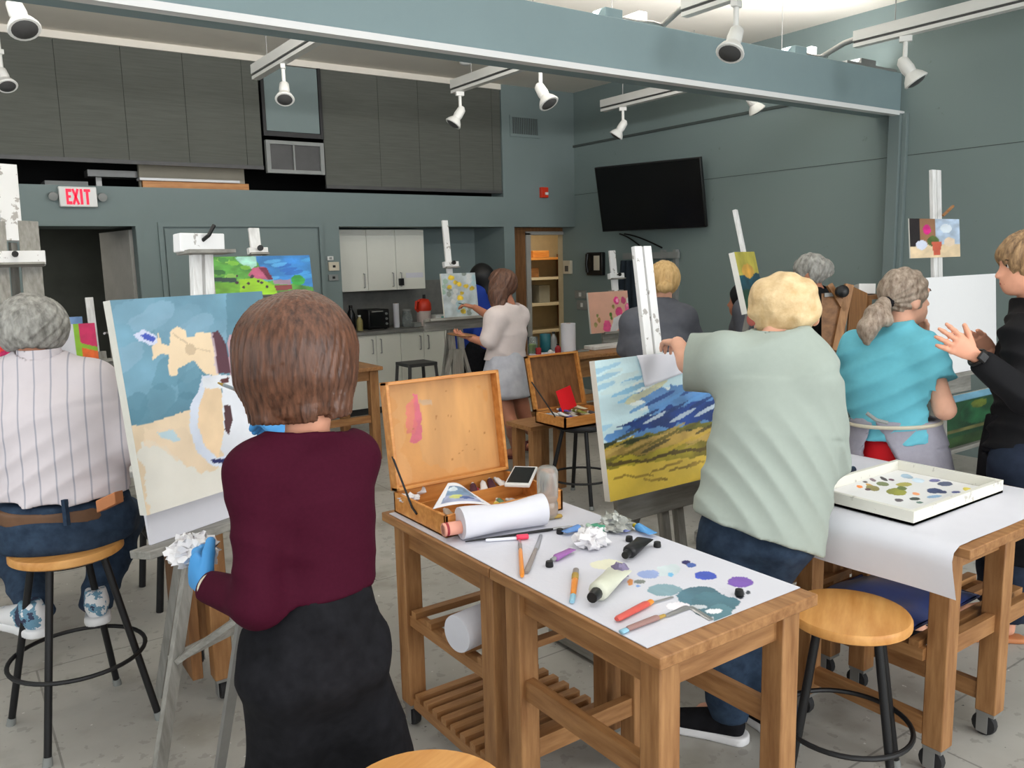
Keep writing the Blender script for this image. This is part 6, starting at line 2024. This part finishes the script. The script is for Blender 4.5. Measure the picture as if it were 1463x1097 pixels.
tr = folds(tr, .008, V(.8, .1, .6), 60, 15, 1.5)
sdf('trousers', 'black_cloth', p1, tr, cell=.008)
wb = loft([(V(*J['waist'][:2], pz - .015), .112, .096, J['R']), (V(*J['waist'][:2], pz + .012), .110, .094, J['R'])], .15)
sdf('waistband', 'black_cloth', p1, wb, cell=.006)
sdf('glove', 'blue_glove', p1, mod(hdL, lambda P, v: v - .003), cell=.004, label='blue glove holding the paper towel')
sdf('glove', 'blue_glove', p1, mod(U([hdR, rc(J['wrR'], J['wrR'] + (J['elR'] - J['wrR']) * .15, .03, .034)], .015), lambda P, v: v - .003), cell=.004, label='blue glove of the painting hand')
w0 = J['wrL'] + (J['elL'] - J['wrL']) * .07
dw = nrm(J['elL'] - J['wrL'])
MB().tube([w0 + .0305 * (math.cos(a) * nrm(np.cross(dw, UP)) + math.sin(a) * nrm(np.cross(dw, np.cross(dw, UP)))) for a in np.linspace(0, 6.283, 22, endpoint=False)], .004, 8, closed=True).build('bracelet', 'cream_plastic', p1, label='pale beaded bracelet')
for k in 'LR':
    h_ = V(*J['an' + k][:2], 0) - J['F'] * .06
    shoe('shoe', 'black_cloth', 'rubber', p1, h_, h_ + J['F'] * .25)
P = at(276, 786, 1.97)
tw = MB().blob(P, (.055, .05, .035), 30, 20, .35, 3)
tw.v[0] += np.random.RandomState(3).normal(0, .004, tw.v[0].shape)
one(tw, 'crumpled_tissue', 'tissue', 'crumpled white paper towel held in the blue glove', 'paper towel', smooth=30)
a, b = at(312, 547, 2.66), at(372, 570, 2.46)
t = thing('paint_brush', 'grey brush held up to the white jug on the big canvas', 'brush', a)
MB().tube([a, a + (b - a) * .15], [.003, .006], 8).build('bristles', 'bristle', t)
MB().tube([a + (b - a) * .15, a + (b - a) * .4], .006, 8).build('ferrule', 'steel', t)
MB().tube([a + (b - a) * .4, b + (b - a) * .3], [.006, .004], 8).build('handle', 'grey_handle', t)

# ---------- 2. seated man in the striped shirt
J = stand((.34, 3.35), 8, 1.78, head=at(47, 472, 2.93), neck=at(58, 520, 2.93), shL=at(-22, 552, 2.95), shR=at(132, 552, 2.98), chest=at(72, 600, 2.95), waist=at(84, 680, 2.95), pelvis=at(92, 738, 2.97),
          hipL=at(48, 738, 2.98), hipR=at(142, 735, 3.02), knL=at(10, 752, 3.42), knR=at(176, 738, 3.45), anL=at(52, 872, 3.06), anR=at(138, 856, 3.2),
          elL=at(-60, 640, 2.98), wrL=at(-20, 640, 3.3), elR=at(180, 625, 3.0), wrR=at(218, 640, 3.3), hf=azv(28))
J['toL'] = J['anL'] + azv(10) * .17 - UP * .06; J['toR'] = J['anR'] + azv(12) * .17 - UP * .06
p2 = make_person(J, 'person with grey hair in a striped white shirt sitting on the tall stool', 'skin', .011, fx=1.2, ag=-.006, lg=-.015)
c = at(46, 466, 2.93)
hr = el(c, (.121, .122, .115), azv(28))
hr = minus(hr, el(c + azv(28) * .115 - UP * .05, (.085, .08, .105), azv(28)), k=.02)
hr = cut(hr, (at(50, 500, 2.9), -UP - azv(28) * .25))
sdf('hair', 'hair_grey', p2, strands(hr, c, .0038, 16, 8, tilt=9), cell=.0055)
sh = U(torso(J, .03, 1.38, 1.25) + arm(J, 'L', .034, .92) + arm(J, 'R', .034, .92), .045)
hemp = at(90, 716, 2.85)
sh = minus(cut(sh, (hemp, -UP + V(0, .12, 0))), rc(J['neck'] + UP * .045, J['neck'] + UP * .16, .072, .085))
sdf('striped_shirt', 'striped_shirt', p2, folds(sh, .012, V(-.45, .3, 1), 80, 21, 1.4, where=lambda P: np.clip(1.5 - (P[:, 2] - hemp[2]) / .3, .2, 1)), cell=.008)
nb = J['neck'] + UP * .035
cl = minus(loft([(nb - UP * .02, .077, .077, RT), (nb + UP * .018, .07, .072, RT)], .25), loft([(nb - UP * .05, .062, .064, RT), (nb + UP * .06, .06, .064, RT)], .3))
sdf('collar', 'striped_shirt', p2, cl, cell=.006)
tr = [loft([(J['pelvis'] + UP * .06, .205, .15, J['R']), (J['pelvis'] - UP * .03, .225, .165, J['R']), (J['pelvis'] - UP * .08, .215, .16, J['R'])], .3)] + leg(J, 'L', .022) + leg(J, 'R', .022)
sp_ = at(82, 772, 2.85)[2]
tr = cut(U(tr, .04), (at(90, 722, 2.85), UP - V(0, .1, 0)))
sdf('jeans', 'denim', p2, folds(tr, .008, V(.2, .3, 1), 80, 23), cell=.009)
bc_ = at(90, 722, 2.97)
sdf('belt', 'brown_leather', p2, cut(loft([(bc_ + UP * .03, .218, .16, J['R']), (bc_ - UP * .03, .222, .163, J['R'])], .2), (bc_ + UP * .032, UP - V(.0, .1, 0)), (bc_ - UP * .018, -UP + V(0, .1, 0))), cell=.007, label='brown leather belt')
q_ = at(157, 716, 2.82)
MB().obox(q_, RT * .034 + UP * .016, UP * .021, FW * .03).build('belt_patch', 'tan_patch', p2, bevel=.003, label='tan leather patch of the jeans')
q_ = at(94, 732, 2.805)
MB().obox(q_, RT * .006, UP * .045, FW * .012).build('belt_loop', 'denim', p2)
sneak = mat('sneaker_patched', (228, 228, 230), .5, scale=7, rgb2=(104, 146, 170), thr=.5)
_rp = [n for n in sneak.node_tree.nodes if n.type == 'VALTORGB'][0].color_ramp
_rp.interpolation = 'CONSTANT'
_e = _rp.elements.new(.58); _e.color = (*lin((46, 52, 80)), 1)
acc = lambda: [(.03, .0, .55, .03, .02, 'sneaker_blue'), (.12, .75, .5, .02, .018, 'sneaker_navy'), (.3, .85, .42, .02, .014, 'sneaker_blue'), (.12, -.75, .5, .02, .018, 'sneaker_blue'), (.3, -.85, .45, .02, .014, 'sneaker_navy'), (.02, .1, .9, .014, .012, 'sneaker_navy')]
for k, (hx, hy, dd, a) in {'L': (60, 908, 2.99, -25), 'R': (140, 892, 3.12, 10)}.items():
    h_ = at(hx, hy, dd)
    shoe('sneaker', sneak, 'sneaker_white', p2, h_, h_ + azv(a) * .28, .11, .052)

# ---------- 3. curly blond in the pale sage shirt
aL, aR = tz(1062, 1060, 0), tz(1123, 1060, 0)
J = stand((2.1, 1.7), 15, 1.72, head=at(1116, 446, 2.730), neck=at(1104, 492, 2.700), shL=at(1030, 520, 2.740), shR=at(1158, 545, 2.620), chest=at(1104, 575, 2.680), waist=at(1098, 660, 2.680), pelvis=at(1090, 745, 2.690),
          hipL=at(1048, 760, 2.700), hipR=at(1112, 770, 2.66), knL=V(2.03, 1.76, .47), knR=V(2.14, 1.74, .47), anL=V(*(aL + azv(-25) * .05)[:2], .09), anR=V(*(aR + azv(20) * .05)[:2], .09),
          elL=at(984, 518, 2.98), wrL=at(968, 490, 3.03), elR=at(1178, 655, 2.760), wrR=at(1120, 640, 3.000), hf=azv(2))
p3 = make_person(J, 'person with curly blond hair in a loose pale sage shirt, leaning to a landscape', 'skin_pale', .010, hands=[hand(J['wrL'], FW * .9 + UP * .1 - RT * .1, -UP, .9, 1.1)], fx=1.1)
c = at(1119, 437, 2.740)
hr = el(c, (.115, .122, .111), azv(2))
hr = minus(hr, el(c + azv(-10) * .12 - UP * .05, (.075, .07, .10), azv(2)), k=.02)
hr = cut(hr, (at(1110, 484, 2.700), -UP - azv(2) * .1))
hr = mod(hr, lambda P, v: v - .005 * nz3(P, 40, 9) - .007 * nz3(P, 75, 4) - .005 * nz3(P, 125, 2))
sdf('hair', 'hair_blond', p3, hr, cell=.006)
q = lambda x, y, d=2.67: at(x, y, d)
sl = [loft([(q(1092, 492), .165, .085, RT), (q(1112, 545), .192, .13, RT), (q(1110, 620), .205, .155, RT), (q(1096, 690), .212, .165, RT), (q(1084, 745), .215, .17, RT), (q(1078, 800), .22, .17, RT)], .3),
      rc(J['shL'] + FW * -.02, J['elL'], .098, .108), rc(J['shR'], J['elR'], .085, .085), rc(q(1035, 508), q(1150, 520), .07, .075), rc(J['neck'] + UP * .02, J['neck'] - UP * .05, .075, .1)]
sl = U(sl, .05)
h0, h1 = q(982, 728, 2.65), q(1168, 796, 2.55)
hn = nrm(np.cross(h1 - h0, FW)); hn = -hn if hn[2] > 0 else hn
sl = cut(sl, (h0, hn), (q(980, 520, 2.9), -RT - CU * -.15 + FW * .3))
sl = minus(sl, rc(J['neck'] + UP * .05, J['neck'] + UP * .16, .075, .09))
sl = folds(sl, .013, RT * .85 + CU * .6, 92, 33, 1.1, where=lambda P: np.clip(1.25 - np.abs(P[:, 2] - q(0, 640)[2]) / .3, .25, 1))
sdf('sage_shirt', 'sage_shirt', p3, sl, cell=.0075)
cl = minus(loft([(J['neck'] - UP * .005 + UP * .0, .08, .08, RT), (J['neck'] + UP * .045, .074, .076, RT)], .25), loft([(J['neck'] - UP * .06, .064, .068, RT), (J['neck'] + UP * .1, .064, .068, RT)], .3))
sdf('collar', 'sage_shirt', p3, cl, cell=.006)
tr = [loft([(J['pelvis'] + UP * .08, .15, .12, RT), (J['pelvis'] - UP * .06, .155, .13, RT)], .4)] + leg(J, 'L', .026) + leg(J, 'R', .026)
sdf('jeans', 'denim', p3, folds(cut(U(tr, .04), (V(0, 0, .075), -UP)), .006, V(.2, .1, 1), 46, 35), cell=.009)
shoe('shoe', 'black_cloth', 'sneaker_white', p3, aL, aL + azv(-28) * .285, .105, .05, label='black trainer with white sole')
shoe('shoe', 'black_cloth', 'sneaker_white', p3, aR, aR + azv(10) * .28, .105, .05, label='black trainer with white sole')
for k in (-1, 1): MB().blob(c + V(math.cos(0), 0, 0) * 0 + RT * k * .104 - UP * .045, (.006, .02, .022), 10, 8).build('ear', 'lip_red' if k < 0 else 'skin_pale', p3)

# ---------- 4. ponytail in the aqua shirt and grey apron
ft = tz(1300, 930, 0)
J = stand((3.27, 1.80), 72, 1.74, head=at(1294, 425, 3.561), neck=at(1286, 474, 3.538), shL=at(1226, 500, 3.604), shR=at(1322, 505, 3.408), chest=at(1268, 545, 3.517), waist=at(1276, 600, 3.517), pelvis=at(1283, 645, 3.517),
          hipL=at(1262, 655, 3.561), hipR=at(1308, 655, 3.452), knL=V(3.16, 1.86, .46), knR=V(3.2, 1.74, .46), anL=V(3.12, 1.86, .085), anR=V(3.2, 1.70, .085),
          elR=at(1350, 585, 3.342), wrR=at(1322, 488, 3.670), elL=at(1236, 590, 3.714), wrL=at(1300, 570, 3.877), hf=azv(112))
p4 = make_person(J, 'person with a grey ponytail in an aqua shirt and grey apron', 'skin_pale', .009, hands=[hand(J['wrR'], UP + RT * -.1, -RT, .9, 1.1)], fx=1.0)
hf = nrm(J['hf'])
c = J['head'] + UP * .026 - hf * .015
hr = el(c, (.088, .108, .104), hf)
hr = minus(hr, el(J['head'] + hf * .125 - UP * .04, (.09, .075, .12), hf), k=.015)
hr = minus(hr, el(J['head'] - UP * .15 + hf * .02, (.1, .14, .09), hf), k=.02)
tie = at(1262, 434, 3.496)
pony = U([rc(tie, at(1250, 448, 3.462), .026, .036), rc(at(1250, 448, 3.462), at(1240, 470, 3.452), .036, .04), rc(at(1240, 470, 3.452), at(1239, 487, 3.452), .04, .02), rc(tie, at(1266, 458, 3.440), .024, .028)], .02)
def sweep(f, seed):
    d = nrm(tie - c)
    return mod(f, lambda P, v: v - .0035 * np.sin(np.arctan2((P - tie) @ RT, (P - tie) @ UP) * 24 + 2 * nz3(P, 14, seed)) - .003 * nz3(P, 40, seed + 1))
sdf('hair', 'hair_ash', p4, sweep(hr, 3), cell=.006)
sdf('ponytail', 'hair_ash', p4, strands(pony, at(1245, 465, 3.496), .0035, 14, 5), cell=.006)
MB().blob(at(1266, 434, 3.512), (.035, .03, .03), 16, 10, .15, 2).build('hair_band', 'black_cloth', p4, label='black hair band')
face(J, p4)
sh = U(torso(J, .026, 1.08, 1.1) + [rc(J['shR'], J['shR'] + (J['elR'] - J['shR']) * .5, .074, .082), rc(J['shL'], J['shL'] + (J['elL'] - J['shL']) * .5, .074, .08)], .04)
sh = minus(sh, rc(J['neck'] + UP * .03, J['neck'] + UP * .16, .075, .09))
cutp = J['shR'] + (J['elR'] - J['shR']) * .52
sh = mod(sh, lambda P, v: np.where(((P - cutp) @ RT > -.03), np.maximum(v, (P - cutp) @ nrm(J['elR'] - J['shR'])), v))
sh = cut(sh, (at(1270, 634, 3.385), -UP))
sh = folds(sh, .011, RT * -.55 + CU, 88, 43, 1.2)
sdf('aqua_shirt', 'aqua_shirt', p4, sh, cell=.0075)
sho = U([loft([(J['pelvis'] + UP * .05, .15, .115, J['R']), (J['pelvis'] - UP * .08, .165, .125, J['R'])], .3)] + [rc(J['hip' + k], J['kn' + k] + UP * .14, .098, .1) for k in 'LR'], .04)
sdf('shorts', 'red_cloth', p4, cut(sho, (J['knL'] + UP * .16, -UP), (at(1270, 612, 3.496), UP)), cell=.010)
# apron: wraps the hips, open at the back
apr = loft([(at(1276, 592, 3.517), .172, .142, J['R']), (at(1282, 640, 3.517), .2, .165, J['R']), (at(1284, 700, 3.517), .222, .185, J['R']), (at(1284, 760, 3.517), .222, .185, J['R'])], .1)
inn = mod(apr, lambda P, v: v + .022)
apr = minus(apr, inn, k=.004)
g0 = at(1257, 608, 3.385)
apr = mod(apr, lambda P, v: np.maximum(v, np.where((P - g0) @ FW < .1, (.004 + .36 * np.maximum(g0[2] - P[:, 2], 0)) - np.abs((P - g0) @ RT - .12 * (g0[2] - P[:, 2]) + .0), -1)))
apr = cut(apr, (at(1280, 596, 3.496), UP), (V(0, 0, .56), -UP))
sdf('apron', 'grey_apron', p4, folds(apr, .004, RT, 50, 44), cell=.007, label='grey apron tied at the back')
wt = at(1276, 602, 3.517)
R4 = J['R']; F4 = np.cross(UP, R4)
MB().tube([wt + R4 * .184 * math.cos(a) + F4 * .158 * math.sin(a) + UP * .012 * math.cos(a) for a in np.linspace(0, 6.283, 40, endpoint=False)], .008, 8, closed=True).build('apron_tie', 'cream_plastic', p4, label='cream apron string')
MB().tube([at(1238, 590, 3.331), at(1252, 600, 3.320), at(1268, 604, 3.320)], .008, 8).build('apron_bow', 'grey_plastic', p4)
MB().tube([J['neck'] + RT * .07 - UP * .0 - FW * .05, J['neck'] - FW * .075 + UP * .005, J['neck'] - RT * .07 - FW * .02], .008, 8).build('apron_neck_strap', 'cream_plastic', p4)
for k, a in (('L', 60), ('R', 75)):
    h_ = V(*J['an' + k][:2], 0) - azv(a) * .06
    shoe('shoe', 'black_cloth', 'sneaker_white', p4, h_, h_ + azv(a) * .25, .09, .045)

# ---------- 5. instructor in black at the right edge
J = stand((3.52, 1.52), -52, 1.68, head=at(1467, 378, 3.2), neck=at(1476, 436, 3.24), shL=at(1462, 482, 3.1), shR=at(1490, 478, 3.42), chest=at(1474, 520, 3.26), waist=at(1470, 590, 3.26), pelvis=at(1464, 650, 3.26),
          hipL=at(1456, 665, 3.18), hipR=at(1474, 665, 3.33), elL=at(1464, 570, 3.04), wrL=at(1392, 507, 2.98), elR=at(1470, 560, 3.46), wrR=at(1414, 497, 3.34),
          anL=V(*tz(1440, 915, 0)[:2], .08), anR=V(*(tz(1440, 915, 0) + V(.14, .14, 0))[:2], .08), hf=nrm(azv(-42) - UP * .12))
J['knL'] = (J['hipL'] + J['anL']) / 2 + azv(-52) * .03; J['knR'] = (J['hipR'] + J['anR']) / 2 + azv(-52) * .03
J['toL'] = J['anL'] + azv(-45) * .16 - UP * .055; J['toR'] = J['anR'] + azv(-50) * .16 - UP * .055
hL = hand(J['wrL'], at(1322, 463, 2.94) - J['wrL'], FW + UP * .1, 1.0, .18, .16, .5, (.1, .16, .22, .3))
hR = hand(J['wrR'], at(1336, 444, 3.22) - J['wrR'], -FW * .6 - UP * .8, 1.0, .2, .14, .5)
p5 = make_person(J, 'person in black with short brown hair gesturing with both hands, at the right edge', 'skin', .009, hands=[hL, hR], ag=-.004, lg=-.015)
hf = nrm(J['hf'])
c = J['head'] + UP * .032 - hf * .016
hr = el(c, (.098, .116, .105), hf)
hr = minus(hr, el(J['head'] + hf * .128 - UP * .052, (.09, .075, .105), hf), k=.015)
hr = cut(hr, (J['head'] - UP * .09, -UP))
hr = minus(hr, el(J['head'] + np.cross(hf, UP) * -.1 - UP * .05 + hf * .03, (.03, .05, .06), hf), k=.01)
sdf('hair', mat('hair_streaked', (96, 72, 52), .5, scale=11, stretch=(7, 7, 2), rgb2=(186, 150, 108), bump=.5), p5, strands(hr, c, .006, 15, 6, tilt=5), cell=.006)
face(J, p5)
sh = U(torso(J, .024, 1.0, 1.05) + arm(J, 'L', .018, .9) + arm(J, 'R', .018, .9), .035)
sh = minus(sh, rc(J['neck'] + UP * .03, J['neck'] + UP * .15, .07, .085))
sh = cut(sh, (at(1460, 640, 3.2), -UP))
sdf('black_top', 'black_shirt', p5, folds(sh, .009, RT * .5 + CU, 80, 53), cell=.0075)
tr = [loft([(J['pelvis'] + UP * .06, .158, .125, J['R']), (J['pelvis'] - UP * .06, .17, .13, J['R'])], .3)] + leg(J, 'L', .022) + leg(J, 'R', .022)
sdf('jeans', 'denim_dark', p5, cut(U(tr, .04), (V(0, 0, .1), -UP)), cell=.010)
apx = minus(loft([(J['waist'] - UP * .02, .168, .14, J['R']), (J['pelvis'], .186, .152, J['R']), (J['pelvis'] - UP * .42, .2, .165, J['R'])], .1), loft([(J['waist'] - UP * .0, .15, .122, J['R']), (J['pelvis'], .168, .134, J['R']), (J['pelvis'] - UP * .45, .182, .147, J['R'])], .3), k=.004)
apx = cut(apx, (J['pelvis'] - J['F'] * .02, -J['F']), (J['pelvis'] - UP * .40, -UP), (J['waist'], UP))
sdf('apron', 'black_cloth', p5, apx, cell=.009)
wv_ = J['wrL'] + (J['elL'] - J['wrL']) * .06
dw = nrm(J['elL'] - J['wrL'])
bs_ = [nrm(np.cross(dw, UP)), nrm(np.cross(dw, np.cross(dw, UP)))]
MB().tube([wv_ + .031 * (math.cos(a) * bs_[0] + math.sin(a) * bs_[1]) for a in np.linspace(0, 6.283, 22, endpoint=False)], .007, 8, closed=True).build('watch_strap', 'black_plastic', p5)
wc = wv_ - FW * .036
o = MB().obox(wc, dw * .019, nrm(np.cross(FW, dw)) * .017, FW * .006).build('watch', 'black_plastic', p5, bevel=.004, label='black square watch on the wrist')
MB().obox(wc - FW * .0065, dw * .015, nrm(np.cross(FW, dw)) * .013, FW * .001).build('watch_face', 'screen_black', o)
for k, a in (('L', -45), ('R', -50)):
    h_ = V(*J['an' + k][:2], 0) - azv(a) * .06
    g = lambda f, s, u: h_ + azv(a) * f + np.cross(azv(a), UP) * s + UP * u
    o = sdf('sandal', 'tan_patch', p5, cut(loft([(g(.02, 0, .01), .036, .03, J['R']), (g(.12, 0, .01), .034, .03, J['R']), (g(.22, 0, .01), .042, .03, J['R'])], .9), (g(0, 0, .022), UP), (g(0, 0, 0), -UP)), cell=.006)
    MB().tube([g(.15, -.042, .02), g(.16, -.02, .06), g(.16, .02, .06), g(.15, .042, .02)], .008, 8).build('strap', 'black_plastic', o)

# ---------- 6. far painter in blush top and white shorts
J = stand((3.83, 5.4), -12, 1.70, head=at(718, 408, 6.400), neck=at(728, 440, 6.400), shL=at(708, 456, 6.260), shR=at(740, 452, 6.500), chest=at(724, 475, 6.400), waist=at(722, 505, 6.400), pelvis=at(722, 535, 6.420), hipL=at(712, 548, 6.380), hipR=at(736, 548, 6.460),
          elL=at(697, 490, 6.220), wrL=at(672, 483, 6.250), elR=at(700, 452, 6.700), wrR=at(678, 439, 6.800), knL=at(730, 603, 6.300), anL=V(*tz(737, 655, 0)[:2], .08), knR=at(752, 602, 6.450), anR=V(*tz(768, 648, 0)[:2], .12), hf=azv(-35))
J['toL'] = J['anL'] + azv(-40) * .16 - UP * .06; J['toR'] = J['anR'] + azv(-20) * .12 - UP * .09
p6 = make_person(J, 'person in a blush top and white shorts painting at the far easel', 'skin_tan', .011, hands=[hand(J['wrL'], at(662, 480, 6.280) - J['wrL'], UP, .95, .6), hand(J['wrR'], at(666, 436, 6.820) - J['wrR'], -UP + RT * .2, .95, .9)])
c = J['head'] + UP * .02
hr = U([el(c, (.112, .118, .115), J['hf']), rc(at(712, 420, 6.340), at(714, 445, 6.320), .08, .05)], .04)
hr = minus(hr, el(c + nrm(J['hf']) * .13 - UP * .05, (.08, .07, .1), J['hf']), k=.02)
sdf('hair', 'hair_dark', p6, strands(hr, c, .007, 12, 7, tilt=5), cell=.009)
sh = U(torso(J, .03, 1.05) + arm(J, 'L', .03, .42) + arm(J, 'R', .03, .42), .04)
sh = minus(sh, rc(J['neck'] + UP * .02, J['neck'] + UP * .16, .075, .09))
sdf('blush_top', 'blush_shirt', p6, folds(cut(sh, (at(722, 512, 6.400), -UP)), .008, RT * .6 + CU, 46, 63), cell=.010)
sk = loft([(at(722, 502, 6.400), .15, .125, J['R']), (at(722, 535, 6.400), .195, .16, J['R']), (at(723, 566, 6.400), .21, .17, J['R'])], .3)
sdf('white_shorts', 'white_short', p6, folds(cut(sk, (at(722, 570, 6.300), -UP), (at(722, 498, 6.400), UP)), .008, RT + CU * .4, 40, 64), cell=.010)
for k, a in (('L', -40), ('R', -20)):
    h_ = J['an' + k] - UP * (J['an' + k][2] - (0 if k == 'L' else .02)) - azv(a) * .06
    g = lambda f, s, u: h_ + azv(a) * f + np.cross(azv(a), UP) * s + UP * u
    o = sdf('sandal', 'sandal', p6, cut(loft([(g(.02, 0, .01), .036, .04, J['R']), (g(.12, 0, .01), .036, .04, J['R']), (g(.24, 0, .01), .045, .04, J['R'])], .9), (g(0, 0, .03), UP), (g(0, 0, 0), -UP)), cell=.008)
    MB().tube([g(.16, -.045, .02), g(.17, -.02, .07), g(.17, .02, .07), g(.16, .045, .02)], .014, 8).build('strap', 'sandal', o)
P = at(660, 478, 6.300)
one(MB().lathe([(.11, -.004), (.115, 0), (.11, .004)], P, nrm(UP + RT * .1), 24), 'hand_palette', 'brown_wood_x', 'dark palette held by the far painter', 'palette')
a, b = at(655, 433, 6.820), at(676, 438, 6.800)
one(MB().tube([a, b], [.003, .005], 8), 'paint_brush', 'black_plastic', 'thin brush in the hand of the far painter', 'brush')

# ---------- 7. black hair and blue top behind the far easel
J = stand((4.23, 6.60), -20, 1.66, head=at(686, 396, 7.75), neck=at(694, 415, 7.75))
p7 = make_person(J, 'person with black hair in a royal blue top behind the far painter', 'skin_tan', .013)
c = J['head'] + UP * .01 - J['F'] * .02
sdf('hair', 'hair_black', p7, mod(U([el(c, (.115, .12, .12), J['F']), rc(c, J['neck'], .10, .085)], .04), lambda P, v: v - .006 * nz3(P, 40, 2)), cell=.011)
sdf('blue_top', 'royal_blue', p7, folds(cut(U(torso(J, .03) + arm(J, 'L', .028, .9) + arm(J, 'R', .028, .9), .04), (J['pelvis'] - UP * .08, -UP)), .006, V(.3, 0, 1), 40, 73), cell=.012)
sdf('trousers', 'black_cloth', p7, cut(U([loft([(J['pelvis'] + UP * .02, .165, .12, J['R']), (J['pelvis'] - UP * .08, .17, .125, J['R'])], .4)] + leg(J, 'L', .02) + leg(J, 'R', .02), .04), (V(0, 0, .08), -UP)), cell=.013)

# ---------- 8. charcoal shirt, honey hair tied low
J = stand((3.78, 3.72), 20, 1.64, head=at(948, 403, 5.22), neck=at(948, 436, 5.2), shL=at(906, 462, 5.2), shR=at(976, 456, 5.1), chest=at(945, 490, 5.16), waist=at(945, 535, 5.16), elL=at(896, 505, 5.3), wrL=at(890, 492, 5.55))
p8 = make_person(J, 'person with honey blond hair in a charcoal shirt behind the stormy landscape', 'skin_pale', .012, fx=1.15)
c = J['head'] + UP * .025
hr = minus(el(c, (.097, .112, .11), J['F']), el(c + J['F'] * .12 - UP * .06, (.08, .07, .09), J['F']), k=.02)
sdf('hair', 'hair_honey', p8, strands(U([hr, el(at(950, 410, 5.1), (.055, .05, .04), J['F'])], .02), c, .005, 14, 4), cell=.009)
sdf('charcoal_shirt', 'charcoal_shirt', p8, folds(minus(cut(U(torso(J, .035, 1.3, 1.2) + arm(J, 'L', .035, .40) + arm(J, 'R', .035, .40), .04), (J['pelvis'] - UP * .1, -UP)), rc(J['neck'] + UP * .03, J['neck'] + UP * .15, .07, .085)), .007, V(.5, .2, 1), 40, 83), cell=.010)
sdf('trousers', 'denim_dark', p8, cut(U([loft([(J['pelvis'] + UP * .02, .175, .13, J['R']), (J['pelvis'] - UP * .08, .18, .13, J['R'])], .4)] + leg(J, 'L', .02) + leg(J, 'R', .02), .04), (V(0, 0, .08), -UP)), cell=.013)

# ---------- 9. grey bun and black shirt
J = stand((4.42, 3.12), -22, 1.66, head=at(1156, 390, 5.03), neck=at(1166, 418, 5.05))
p9 = make_person(J, 'person with grey hair in a bun and a black shirt before the long wall', 'skin_tan', .012)
c = J['head'] + UP * .022 - J['F'] * .012
hr = minus(el(c, (.086, .105, .10), J['F']), el(J['head'] + J['F'] * .125 - UP * .04, (.09, .075, .11), J['F']), k=.015)
hr = U([cut(hr, (J['head'] - UP * .085, -UP)), el(at(1179, 384, 5.06), (.05, .05, .055), J['F'])], .02)
sdf('hair', 'hair_grey', p9, strands(hr, c, .006, 12, 5, tilt=4), cell=.008)
MB().blob(at(1177, 377, 5.0), (.03, .03, .018), 12, 8, .2, 1).build('hair_clip', 'black_plastic', p9)
face(J, p9)
sdf('black_shirt', 'black_shirt', p9, folds(minus(cut(U(torso(J, .028, 1.05) + arm(J, 'L', .028, .5) + arm(J, 'R', .028, .5), .04), (J['pelvis'] - UP * .1, -UP)), rc(J['neck'] + UP * .03, J['neck'] + UP * .15, .066, .08)), .005, V(.3, 0, 1), 40, 93), cell=.011)
sdf('trousers', 'denim_dark', p9, cut(U([loft([(J['pelvis'] + UP * .02, .165, .12, J['R']), (J['pelvis'] - UP * .08, .17, .125, J['R'])], .4)] + leg(J, 'L', .02) + leg(J, 'R', .02), .04), (V(0, 0, .08), -UP)), cell=.013)

# ---------- 10. red top just inside the left edge
P = at(-38, 560, 4.3)
J = stand((P[0], P[1]), 10, 1.6)
dz = at(-10, 505, 4.3)[2] - J['shR'][2]
J['shR'] = at(0, 506, 4.3); J['elR'] = at(6, 560, 4.27); J['wrR'] = at(12, 540, 4.5)
for k in ('shL', 'neck', 'head', 'chest'): J[k] = J[k] + UP * dz * .9
p10 = make_person(J, 'person in a red top partly cut by the left edge behind the seated man', 'skin_tan', .013)
sdf('red_top', mat('coral_cloth', (212, 66, 70), .8, spec=.2), p10, cut(U(torso(J, .03) + arm(J, 'L', .028, .5) + arm(J, 'R', .03, .5), .04), (J['pelvis'] - UP * .1, -UP)), cell=.011)
MB().blob(at(19, 508, 4.2), (.06, .03, .035), 14, 10, .2, 4).build('scarf', mat('magenta_cloth', (176, 40, 90), .8), p10)
sdf('trousers', 'denim_dark', p10, cut(U([loft([(J['pelvis'] + UP * .02, .165, .12, J['R']), (J['pelvis'] - UP * .08, .17, .125, J['R'])], .4)] + leg(J, 'L', .02) + leg(J, 'R', .02), .04), (V(0, 0, .08), -UP)), cell=.014)
sdf('hair', 'hair_dark', p10, el(J['head'] + UP * .02, (.095, .11, .11), J['F']), cell=.012)

# ---------- 11. someone half hidden behind the narrow green landscape
P = at(1068, 560, 5.6)
J = stand((P[0], P[1]), -30, 1.6, head=at(1062, 430, 5.6), neck=at(1072, 456, 5.6))
p11 = make_person(J, 'person with dark hair half hidden behind the narrow green landscape', 'skin_tan', .013)
hf = J['F']; c = J['head'] + UP * .03 - hf * .02
sdf('hair', 'hair_black', p11, minus(el(c, (.095, .115, .105), hf), el(J['head'] + hf * .13 - UP * .05, (.09, .075, .11), hf), k=.015), cell=.011)
sdf('grey_top', 'charcoal_shirt', p11, cut(U(torso(J, .028) + arm(J, 'L', .028, .9) + arm(J, 'R', .028, .9), .05), (J['pelvis'] - UP * .1, -UP)), cell=.013)
sdf('trousers', 'denim_dark', p11, cut(U([loft([(J['pelvis'] + UP * .02, .165, .12, J['R']), (J['pelvis'] - UP * .08, .17, .125, J['R'])], .4)] + leg(J, 'L', .02) + leg(J, 'R', .02), .04), (V(0, 0, .08), -UP)), cell=.014)
